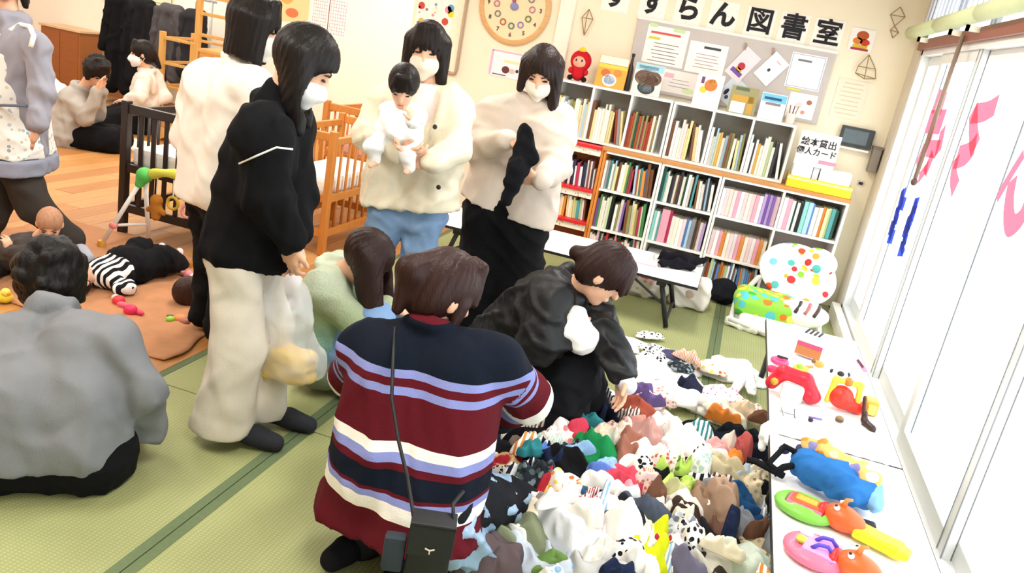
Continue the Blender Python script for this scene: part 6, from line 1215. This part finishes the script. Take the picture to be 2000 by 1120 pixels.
def blob_strip(x0, y0, x1, y1, n, w_):
    out = []
    for i in range(n):
        t = (i+.5)/n; x, y = x0+(x1-x0)*t, y0+(y1-y0)*t; dx = rs.uniform(-3, 3)
        out.append(([(x-5+dx, y+rs.uniform(-4, 4)), (x+5+dx, y+rs.uniform(-4, 4))], w_*rs.uniform(.6, 1.1)))
        out.append(([(x+dx, y-(y1-y0)/n*.6), (x+rs.uniform(-3, 3), y+(y1-y0)/n*.6)], w_*rs.uniform(.5, .9)))
    return out
decal('blue left strip of lettering on the far glass pane', blob_strip(1766, 375, 1738, 468, 6, .05), BLUE)
decal('blue right strip of lettering on the far glass pane', blob_strip(1787, 395, 1760, 495, 6, .045), BLUE)
# ------------------------------------------------------------------ heap of second-hand children's clothes
def outline(kind, rs, n):
    th = np.linspace(0, 2*math.pi, n, endpoint=False)
    if kind == 'blob': r = 1+.16*np.sin(2*th+rs.rand()*6)+.13*np.sin(3*th+rs.rand()*6)+.09*np.sin(5*th+rs.rand()*6)+.05*np.sin(9*th+rs.rand()*6)
    else:
        poly = {'tee': [(-.5, -1), (.5, -1), (.5, .25), (.8, .0), (1.05, .35), (.55, .85), (.2, .9), (0, .8), (-.2, .9), (-.55, .85), (-1.05, .35), (-.8, 0), (-.5, .25)],
                'pants': [(-.6, -1.05), (-.12, -1.05), (0, .0), (.12, -1.05), (.6, -1.05), (.5, 1), (-.5, 1)],
                'roll': [(-.35, -1), (.35, -1), (.4, 1), (-.4, 1)]}[kind]
        P = np.array(poly); r = np.zeros(n)
        for i, t in enumerate(th):
            d = np.array([math.cos(t), math.sin(t)]); best = .25
            for a, b in zip(P, np.roll(P, -1, 0)):
                e = b-a; den = d[0]*e[1]-d[1]*e[0]
                if abs(den) < 1e-9: continue
                s_ = (a[0]*e[1]-a[1]*e[0])/den; u = (a[0]*d[1]-a[1]*d[0])/den
                if s_ > 0 and -1e-6 <= u <= 1+1e-6: best = max(best, s_)
            r[i] = best
        r = r*(1+.06*np.sin(4*th+rs.rand()*6))
    return th, r
def garment(label, c, w_, l_, rot, H, m, kind='blob', seed=0, group='second-hand clothes in the heap', wl=.045, name='garment', fold=1.):
    rs = np.random.RandomState(seed); nr, na = (15, 46) if kind != 'blob' else (14, 42)
    th, R = outline(kind, rs, na); u = (np.arange(1, nr+1)/nr)
    X = (u[:, None]*R[None]*np.cos(th)[None])*w_/2; Y = (u[:, None]*R[None]*np.sin(th)[None])*l_/2
    # crumple: bunch the cloth sideways and raise ridged folds
    k1 = nrm(rs.randn(2)); X0, Y0 = X.copy(), Y.copy()
    wx = sum(np.sin(X0*a+Y0*b+p)*s_ for a, b, p, s_ in [(rs.randn()*25, rs.randn()*25, rs.rand()*6, .35) for _ in range(4)])
    F = np.zeros_like(X)
    for i in range(5):
        k = nrm(rs.randn(2)+k1*1.5); s_ = wl*(1.0+1.2*rs.rand()); F += (.5+.5*np.cos((X0*k[0]+Y0*k[1])*2*math.pi/s_+1.6*wx+rs.rand()*6))**2*np.clip(.5+np.sin(X0*rs.randn()*14+Y0*rs.randn()*14+rs.rand()*6), 0, 1)
    for _ in range(1): F = (F*2+np.roll(F, 1, 1)+np.roll(F, -1, 1))/4; F[1:-1] = (F[1:-1]*2+F[2:]+F[:-2])/4
    F[0] = F[0].mean()*.6+F[0]*.4; F[1] = F[1].mean()*.3+F[1]*.7
    F = F/max(1e-6, F.max()); prof = (1-u**4)[:, None]
    big = .5+.5*np.sin(X0*rs.randn()*12+Y0*rs.randn()*12+rs.rand()*6)
    Z = H*prof*(.42+.28*big)+max(H*fold*.62, .014)*F*(1-u**9)[:, None]+.004
    X = X+.010*wx*prof; Y = Y+.010*np.roll(wx, 3, 1)*prof
    Z[-1] = np.minimum(Z[-1], .010)
    ca, sa = math.cos(rot), math.sin(rot)
    top = np.stack([X*ca-Y*sa, X*sa+Y*ca, Z], -1).reshape(-1, 3)
    rim = top[-na:]*np.array([.96, .96, 0]); v = np.concatenate([top, rim, [[0, 0, Z[0].mean()]], [[0, 0, 0]]])
    idx = np.arange(nr*na).reshape(nr, na); f = []
    for i in range(nr-1):
        for j in range(na): f.append([idx[i, j], idx[i+1, j], idx[i+1, (j+1) % na], idx[i, (j+1) % na]])
    b0 = nr*na
    for j in range(na):
        f.append([idx[-1, j], b0+j, b0+(j+1) % na, idx[-1, (j+1) % na]]); f.append([b0+na, idx[0, j], idx[0, (j+1) % na]]); f.append([b0+na+1, b0+(j+1) % na, b0+j])
    me = mesh_np(name, v, f); o = link(name, me, m); o.location = [float(q) for q in c]
    return tag(o, label, 'clothing', group)
def C(h): return cloth(h, .25, .12, .95, 12.)
G = dict(
    leopard=print_mat('#efe9e6', ['#1c1618', '#5a3a44', '#2a2226'], 74, .9, .42, ridge=.95), floral=print_mat('#f7f1ec', ['#e58a94', '#e9c46a', '#a8c49a', '#d0606a'], 57, .9, .26, ridge=.95), pinkfl=print_mat('#f6ded8', ['#c9706a', '#b08a5a', '#e0a090', '#a86a5a'], 52, .9, .34, ridge=.95),
    navystripe=print_mat('#f4f2f0', ['#1a1c28'], 12, .9, .45, 'stripe', ridge=.95), bluestripe=print_mat('#e9eef2', ['#3a5a78', '#7aa0b8'], 9, .9, .5, 'stripe', ridge=.95), camo=print_mat('#2a3038', ['#5a6a6a', '#1a1e24', '#8a98a0'], 44, .9, .5, ridge=.95), greypr=print_mat('#c9ccd6', ['#8a8e98', '#eceef2', '#6a6e78'], 44, .9, .5, ridge=.95),
    dots=print_mat('#f8f4f0', ['#9a8a8a', '#e0a8a8', '#8ab0b0'], 99, .9, .16, ridge=.95), lime=print_mat('#a9c85a', ['#c8e07a', '#5a7a2a', '#86b03a'], 30, .9, .5, ridge=.95), orangepr=print_mat('#f6efe2', ['#e9a030', '#e9d25a', '#d06a3a'], 35, .9, .36, ridge=.95), redwhite=print_mat('#f4eeee', ['#c83a44', '#b02a3a', '#e08a90'], 30, .9, .42, ridge=.95), blackwhite=print_mat('#f2f0ee', ['#18181c', '#3a3a44'], 48, .9, .38, ridge=.95),
    pinkheart=print_mat('#fbeef0', ['#e08ab8', '#d05a9a'], 48, .9, .26, ridge=.95), animals=print_mat('#fbf7f0', ['#e9c04a', '#e08a4a', '#5a4a44', '#f2e07a'], 44, .9, .28, ridge=.95), beige=print_mat('#d8c8a8', ['#8a7a5a', '#f0e6d0', '#b0a080'], 44, .9, .38, ridge=.95))
gi = 0
def g(px, py, w_, l_, rot, H, m, label, kind='blob', z=.0, **kw):
    global gi
    gi += 1; p = AZ(px, py, z+H*.5); return garment(label, (p[0], p[1], z+.002), w_, l_, math.radians(rot), H, C(m) if isinstance(m, str) and m.startswith('#') else G[m] if isinstance(m, str) else m, kind, 900+gi, **kw)
# under-layer: bigger, darker and pale pieces that close the gaps
for k_, (px, py, w_, l_, rot, col, lab) in enumerate((
    (1010, 900, .36, .30, 20, '#16171d', 'wide black garment spread under the left of the heap'), (1110, 920, .34, .30, 60, '#1c1d26', 'dark navy garment spread under the green shirt'), (1240, 900, .36, .32, 10, '#e6d6cf', 'pale pink sheet of cloth under the middle of the heap'), (1360, 890, .36, .32, 40, '#20202a', 'charcoal garment spread under the lime tops'),
    (1450, 930, .30, .34, 80, '#121826', 'dark navy garment under the right of the heap'), (1060, 1010, .36, .30, 0, '#d9d6dc', 'pale grey cloth spread under the pink blanket'), (1200, 1020, .36, .30, 30, '#22222a', 'black cloth spread under the front middle of the heap'), (1330, 1030, .36, .30, 70, '#2c2620', 'dark brown cloth under the yellow shirt'), (1440, 1050, .34, .30, 15, '#3a3a40', 'dark grey cloth under the taupe jumper'),
    (1030, 1090, .34, .26, 10, '#b9c3d0', 'pale blue denim cloth at the front left of the heap'), (1180, 1100, .36, .26, 0, '#c9c6c4', 'light grey cloth at the front middle of the heap'), (1320, 1105, .36, .26, 20, '#dcd6ce', 'off-white cloth at the front of the heap'), (1440, 1115, .32, .24, 0, '#b8bcae', 'sage cloth at the front right of the heap'), (1250, 800, .40, .30, 0, '#efe9e6', 'white cloth spread under the far middle of the heap'), (1400, 790, .34, .34, 0, '#f1ebe6', 'white cloth spread under the far right of the heap'),
    (1300, 720, .50, .42, 5, '#f6f4f1', 'large white sheet laid out at the far end of the heap'), (1430, 720, .34, .46, 5, '#f8f6f3', 'large white towel laid out by the far window table'), (1080, 830, .34, .26, 40, '#f1e6da', 'cream cloth in front of the squatting woman'))):
    g(px, py, w_, l_, rot, .05, col, lab, z=.0, wl=.07)
# far end: flat white tops with prints
g(1225, 670, .30, .26, 10, .025, 'dots', 'white dotted top laid flat at the far left of the heap', 'tee', fold=.6)
g(1285, 690, .28, .24, -15, .03, 'blackwhite', 'white top with black lettering print laid flat near the table leg', 'tee', z=.03)
g(1268, 655, .18, .10, 15, .02, 'blackwhite', 'small black and white patterned cloth at the far edge of the heap', z=.02)
g(1318, 692, .15, .13, 0, .03, '#4a4868', 'slate purple bib beside the lettered white top', z=.05)
g(1330, 715, .15, .12, 20, .03, 'camo', 'blue and grey patterned bib below the slate purple one', z=.05)
g(1388, 718, .16, .13, 10, .04, 'orangepr', 'orange and white printed shirt at the far right of the heap', z=.04)
g(1250, 735, .30, .24, 30, .03, 'dots', 'white dotted romper laid flat in front of the reaching hand', 'tee', z=.03, fold=.6)
g(1352, 752, .14, .12, -20, .06, '#272b42', 'navy sock bundle on the white clothes', z=.04)
g(1340, 775, .24, .2, 0, .05, '#f5f2ee', 'plain white vest right of the navy bundle', 'tee', z=.04)
g(1408, 765, .22, .20, 15, .06, 'pinkheart', 'white and rose printed dress near the far window table', z=.04)
g(1455, 745, .22, .26, 0, .04, 'dots', 'white printed leggings along the far window table', 'pants', z=.04, fold=.7)
g(1465, 800, .16, .18, 0, .06, 'pinkfl', 'blush floral top by the table leg', z=.04)
g(1415, 800, .22, .22, 30, .08, '#e2dccf', 'light stone trousers crumpled near the far right', 'pants', z=.05)
g(1455, 800, .18, .12, -20, .07, '#d8c3a6', 'tan folded top at the right edge', z=.07)
g(1195, 650, .12, .10, 20, .05, '#3a4c9a', 'royal blue cloth on the tatami beside the squatting woman', z=.0)
# band below the squatting woman
g(1105, 790, .26, .20, 15, .05, 'animals', 'white shirt with yellow animal print under the black skirt', 'tee', z=.05)
g(1165, 770, .24, .10, 10, .05, 'blackwhite', 'white garment with black script lettering by the black skirt', z=.08, wl=.03)
g(1185, 795, .17, .15, 20, .07, '#1b2138', 'navy shorts under the reaching hand', 'pants', z=.07)
g(1245, 795, .15, .18, 0, .09, '#a3503f', 'rust red garment touched by the reaching hand', z=.05)
g(1275, 770, .26, .2, -10, .06, 'pinkfl', 'pink flowered white top beyond the rust red garment', z=.05)
g(1000, 835, .16, .18, 0, .05, '#f2ede2', 'cream shirt between the striped sleeve and the navy socks', z=.06)
g(1060, 815, .18, .14, 0, .05, '#eef2ec', 'white and mint printed shirt in front of the striped sleeve', z=.06)
# second band
g(965, 860, .11, .16, 10, .08, '#1c2440', 'navy sock standing beside the striped sweater', 'roll', z=.06)
g(945, 850, .10, .14, 0, .07, '#2a2c38', 'charcoal sock beside the striped sweater', 'roll', z=.05)
g(1055, 850, .30, .12, 28, .09, '#121218', 'long black sleeve lying across the left of the heap', z=.07)
g(1010, 890, .26, .14, 30, .08, '#17171d', 'black leggings left of the brown top', z=.06)
g(1110, 845, .18, .16, 0, .11, 'redwhite', 'red and pink patterned top', z=.08)
g(1128, 835, .10, .10, 0, .07, '#d8445a', 'bright rose hood beside the red patterned top', z=.12)
g(1085, 860, .13, .13, 0, .07, 'floral', 'pink floral white blouse left of the green shirt', z=.1)
g(1155, 850, .12, .12, 0, .08, 'camo', 'grey and navy printed top behind the green shirt', z=.1)
g(1165, 870, .13, .20, 80, .09, '#1f8a4e', 'vivid green shirt, twisted upright', z=.11)
g(1150, 895, .14, .10, 30, .07, '#1a7a44', 'green sleeve piece below the vivid green shirt', z=.10)
g(1040, 880, .18, .12, 30, .07, '#6a5a50', 'brown striped cardigan at left of the blue jeans', z=.09)
g(1060, 868, .16, .07, 10, .06, 'navystripe', 'grey striped waistband on the brown cardigan', z=.12, wl=.03)
g(1072, 885, .15, .09, 15, .06, '#5a82c8', 'bright blue denim piece in the left of the heap', z=.12)
g(1115, 885, .18, .09, 20, .06, 'camo', 'slate patterned sleeve right of the bright blue denim', z=.11)
g(1200, 845, .15, .16, 0, .11, 'pinkfl', 'blush pink spotted shirt right of the green shirt', z=.1)
g(1235, 835, .14, .10, 20, .09, '#d89a90', 'dusty pink knit behind the blush shirt', z=.1)
g(1260, 850, .17, .13, 0, .12, '#c79a92', 'rose beige folded cloth in the middle of the heap', z=.11)
g(1225, 880, .13, .17, 30, .10, '#a06a5a', 'terracotta top in the middle of the heap', z=.11)
g(1310, 845, .24, .14, -5, .11, 'dots', 'white dotted blanket humped in the middle of the heap', z=.1)
g(1340, 865, .24, .13, -12, .11, '#f2e9e2', 'ivory fleece draped right of the dotted blanket', z=.12)
g(1262, 885, .14, .14, 0, .1, '#f5efe9', 'white frilled collar right of the terracotta top', z=.13)
g(1330, 885, .16, .10, 0, .08, '#1f2030', 'dark navy hood under the ivory fleece', z=.1)
g(1395, 845, .30, .13, -8, .09, '#131722', 'long dark navy trousers along the right of the heap', 'blob', z=.07)
g(1455, 850, .24, .15, 8, .08, '#10131c', 'black navy coat at the right edge of the heap', z=.07)
g(1470, 890, .20, .14, 0, .08, '#141a24', 'black coat sleeve below the navy coat', z=.07)
g(1400, 880, .17, .08, 5, .09, '#e0a4a4', 'soft pink sleeve right of the ivory fleece', z=.11)
g(1425, 865, .06, .10, 0, .08, '#e9d9cc', 'small cream mitten on the soft pink sleeve', z=.14)
g(1445, 875, .11, .10, 0, .09, '#b85a58', 'coral red ruffle at the right of the heap', z=.12)
g(1390, 900, .13, .09, 0, .07, '#8a3a34', 'brick red cloth below the soft pink sleeve', z=.09)
# third band
g(985, 905, .20, .10, 5, .08, '#c0986a', 'tan frilled hat beside the striped sweater', z=.08)
g(985, 935, .19, .18, 0, .11, 'leopard', 'black and white leopard print blouse at the left', z=.06)
g(1015, 915, .07, .17, -30, .08, 'navystripe', 'black and white striped strap on the leopard blouse', 'roll', z=.12, wl=.03)
g(1050, 930, .17, .18, 0, .10, 'camo', 'black green patterned jacket right of the leopard blouse', z=.09)
g(1110, 915, .26, .14, -10, .11, '#131316', 'plain black sweatshirt below the vivid green shirt', z=.08)
g(1110, 955, .20, .15, 0, .11, 'orangepr', 'cream top with orange and yellow print', z=.1)
g(1170, 925, .12, .08, 0, .08, '#5a78c4', 'blue and white gingham cap under the green sleeve', z=.12)
g(1090, 985, .10, .13, 30, .08, '#e9a23a', 'amber orange sleeve below the printed cream top', z=.1)
g(1160, 970, .20, .09, 28, .09, 'bluestripe', 'blue striped trousers lying diagonally', z=.12)
g(1215, 935, .16, .15, 0, .12, '#d24a5e', 'coral pink ruffled dress', z=.1)
g(1248, 915, .15, .12, 10, .1, '#efe6dc', 'off-white blouse above the coral pink dress', z=.12)
g(1262, 945, .13, .12, 0, .09, 'pinkfl', 'peach patterned shirt right of the coral pink dress', z=.12)
g(1300, 905, .18, .13, 0, .1, 'pinkfl', 'white blouse with copper print above the lime tops', z=.13)
g(1375, 910, .13, .15, 0, .11, 'blackwhite', 'black and white fur collar right of the lime top', z=.11)
g(1325, 915, .16, .10, 15, .09, 'lime', 'upper lime green top', z=.14)
g(1330, 950, .22, .12, 30, .10, 'lime', 'lower lime green top, larger, over black trousers', z=.12)
g(1290, 945, .24, .11, 30, .09, '#131418', 'black trousers lying diagonally between the lime tops and the dress', z=.1)
g(1412, 925, .19, .18, 30, .13, '#c3b593', 'sand beige hooded jacket', z=.1)
g(1365, 950, .13, .10, 20, .08, 'navystripe', 'grey striped cuff beside the lower lime top', z=.13)
g(1450, 930, .20, .10, 40, .09, '#a9bccb', 'pale blue trousers at the right', z=.1)
g(1478, 945, .15, .17, 0, .1, 'beige', 'cream and olive printed bag cloth at the right edge', z=.08)
g(1475, 975, .18, .10, 10, .07, '#d8d0b0', 'pale khaki cloth at the right edge', z=.05)
# fourth band
g(1030, 985, .26, .17, -25, .12, '#f4dcdc', 'pale pink blanket at the left front', z=.06, wl=.09)
g(1005, 1050, .26, .19, 0, .12, '#7d8468', 'olive green trousers with drawstring at the left front', 'blob', z=.04, wl=.09)
g(1075, 1010, .14, .13, 0, .1, '#9a8f88', 'taupe lace cloth between the pink blanket and grey jacket', z=.08)
g(1120, 1040, .22, .26, 20, .15, '#dcdde2', 'light grey jacket sleeve hanging at the front of the heap', z=.06, wl=.08)
g(1165, 1040, .20, .26, -10, .15, '#e3dedc', 'pale grey hoodie in the front middle', z=.06, wl=.08)
g(1205, 1010, .20, .14, -25, .12, '#efe6e2', 'ivory hood on the pale grey hoodie', z=.12)
g(1150, 1000, .12, .09, 0, .08, '#e8e2d6', 'cream teddy with orange face on the grey jacket', z=.18)
g(1195, 990, .14, .16, 60, .1, '#17171b', 'black striped leggings in the centre of the heap', z=.1)
g(1215, 975, .16, .07, 30, .08, '#f3efe9', 'white towel corner in the centre of the heap', z=.14)
g(1245, 1005, .20, .14, 20, .12, '#4a5060', 'slate grey jeans bundle in the centre', z=.1)
g(1220, 1020, .14, .14, 0, .11, '#1f2026', 'charcoal shorts left of the slate jeans', z=.11)
g(1205, 1000, .07, .16, 10, .08, 'navystripe', 'black and white striped sock in the centre', 'roll', z=.13, wl=.03)
g(1345, 985, .16, .08, -15, .08, '#f0e6dc', 'cream ruffle edge above the dark brown cloth', z=.14)
g(1320, 970, .12, .12, 0, .08, '#b8b98a', 'sage pointed hood below the lower lime top', z=.13)
g(1385, 985, .22, .20, 0, .15, '#8f7560', 'taupe brown knitted jumper', z=.09, wl=.07)
g(1410, 975, .12, .14, 0, .11, '#a88a74', 'camel sleeve on the taupe jumper', z=.16)
g(1400, 1025, .18, .10, 10, .1, '#7a5a4c', 'brown corduroy trousers below the taupe jumper', z=.09)
g(1450, 990, .24, .12, -12, .10, '#1f4a78', 'blue denim jeans at the right', 'blob', z=.08)
g(1440, 1015, .18, .10, -15, .08, '#1a3f68', 'lower leg of dark blue denim at the right', z=.07)
g(1330, 1010, .15, .12, 0, .1, '#3a2c26', 'dark chocolate cloth left of the taupe jumper', z=.1)
g(1335, 1030, .13, .16, 0, .11, 'greypr', 'silver grey patterned scarf', z=.11)
g(1350, 1045, .09, .09, 0, .08, 'blackwhite', 'black and white printed bib beside the silver scarf', z=.14)
g(1480, 1040, .22, .13, 10, .06, 'pinkheart', 'white cloth with pink hearts at the table edge', z=.07)
g(1470, 1070, .18, .12, 10, .08, 'beige', 'beige floral lining under the pink heart cloth', z=.05)
# front band
g(1265, 1060, .20, .17, 20, .14, '#c9cf1e', 'acid yellow shirt at the front of the heap', z=.08)
g(1310, 1070, .16, .14, 20, .1, 'redwhite', 'red and white striped top right of the acid yellow shirt', z=.09)
g(1285, 1100, .13, .09, 10, .08, '#c8323c', 'red bow below the acid yellow shirt', z=.07)
g(1330, 1090, .15, .13, -20, .1, '#6f6a80', 'grey violet leggings at the front', z=.08)
g(1220, 1085, .20, .15, 45, .1, 'blackwhite', 'white and black ruffled top at the front', z=.06)
g(1245, 1110, .20, .12, 0, .08, '#f2efec', 'plain white shirt at the front edge', z=.05)
g(1390, 1090, .22, .17, 10, .13, '#d3cec2', 'stone coloured sweatshirt with round neckline at the front', z=.06, wl=.08)
g(1450, 1095, .22, .15, -5, .12, '#c6d0c4', 'mint grey sweatshirt at the front right', z=.06, wl=.08)
g(1400, 1050, .22, .10, 0, .08, '#232228', 'black leggings behind the stone sweatshirt', z=.08)
g(1380, 1115, .16, .10, 0, .08, '#3a322e', 'dark brown top at the front edge', z=.05)
g(1060, 1085, .24, .14, 10, .1, '#c0c8d6', 'pale blue grey jeans at the front left', z=.05)
g(960, 1095, .22, .16, 30, .13, '#5a4c4e', 'dark mauve brown coat at the front left corner', z=.02, wl=.08)
g(1150, 1105, .20, .12, 0, .1, '#bcbab8', 'mid grey fleece at the front edge', z=.05)
g(1080, 1115, .16, .1, 0, .08, '#6a8a4a', 'leaf green cloth peeking out at the front edge', z=.03)
# small pieces tucked in everywhere between the larger ones
import re
spots = [(o, re.split(r' (?:at|in|beside|right|left|below|above|under|lying|laid|behind|near|on|between|with|by|crumpled|along|draped|humped|hanging|peeking)(?: |$)|,', o['label'])[0]) for o in list(COL.objects) if o.name.startswith('garment') and o.location[2] > .05]
rf = random.Random(77); used = set()
SM = [('navy', '#1b2440'), ('white', '#f4f1ec'), ('black', '#141417'), ('pink', '#e5a2ae'), ('red', '#b8303a'), ('grey', '#8d9098'), ('cream', '#ece0c8'), ('brown', '#6e4c3a'), ('sky blue', '#8fb2d6'), ('mustard', '#c59a3a'), ('mint', '#b4d2c2'), ('purple', '#6a5688'), ('orange', '#dd8438'), ('teal', '#2f7a80')]
for i in range(78):
    o, sh = spots[(i*37+11) % len(spots)]; cn, hx = rf.choice(SM); it, kd, w_, l_ = rf.choice([('sock', 'roll', .09, .14), ('bib', 'blob', .11, .10), ('mitten', 'blob', .07, .08), ('sleeve', 'roll', .12, .16), ('cap', 'blob', .10, .09)])
    sh = re.sub(r'^(small|large|plain|long|lower|upper) ', '', sh); lab = f'small {cn} {it} tucked beside the {sh}'
    if lab in used or len(lab.split()) > 16: continue
    used.add(lab); a = rf.uniform(0, 6.28); rr = rf.uniform(.07, .12)
    garment(lab, (o.location[0]+rr*math.cos(a), o.location[1]+rr*math.sin(a), o.location[2]+rf.uniform(.0, .04)), w_*rf.uniform(.85, 1.2), l_*rf.uniform(.85, 1.2), rf.uniform(0, 6.28), rf.uniform(.05, .085), (print_mat('#f3efe9', [hx], rf.choice([16, 24, 40]), .9, .45, rf.choice(['stripe', 'voronoi', 'wave']), ridge=.9) if rf.random() < .3 else C(hx)), kd, 2000+i, wl=.03)
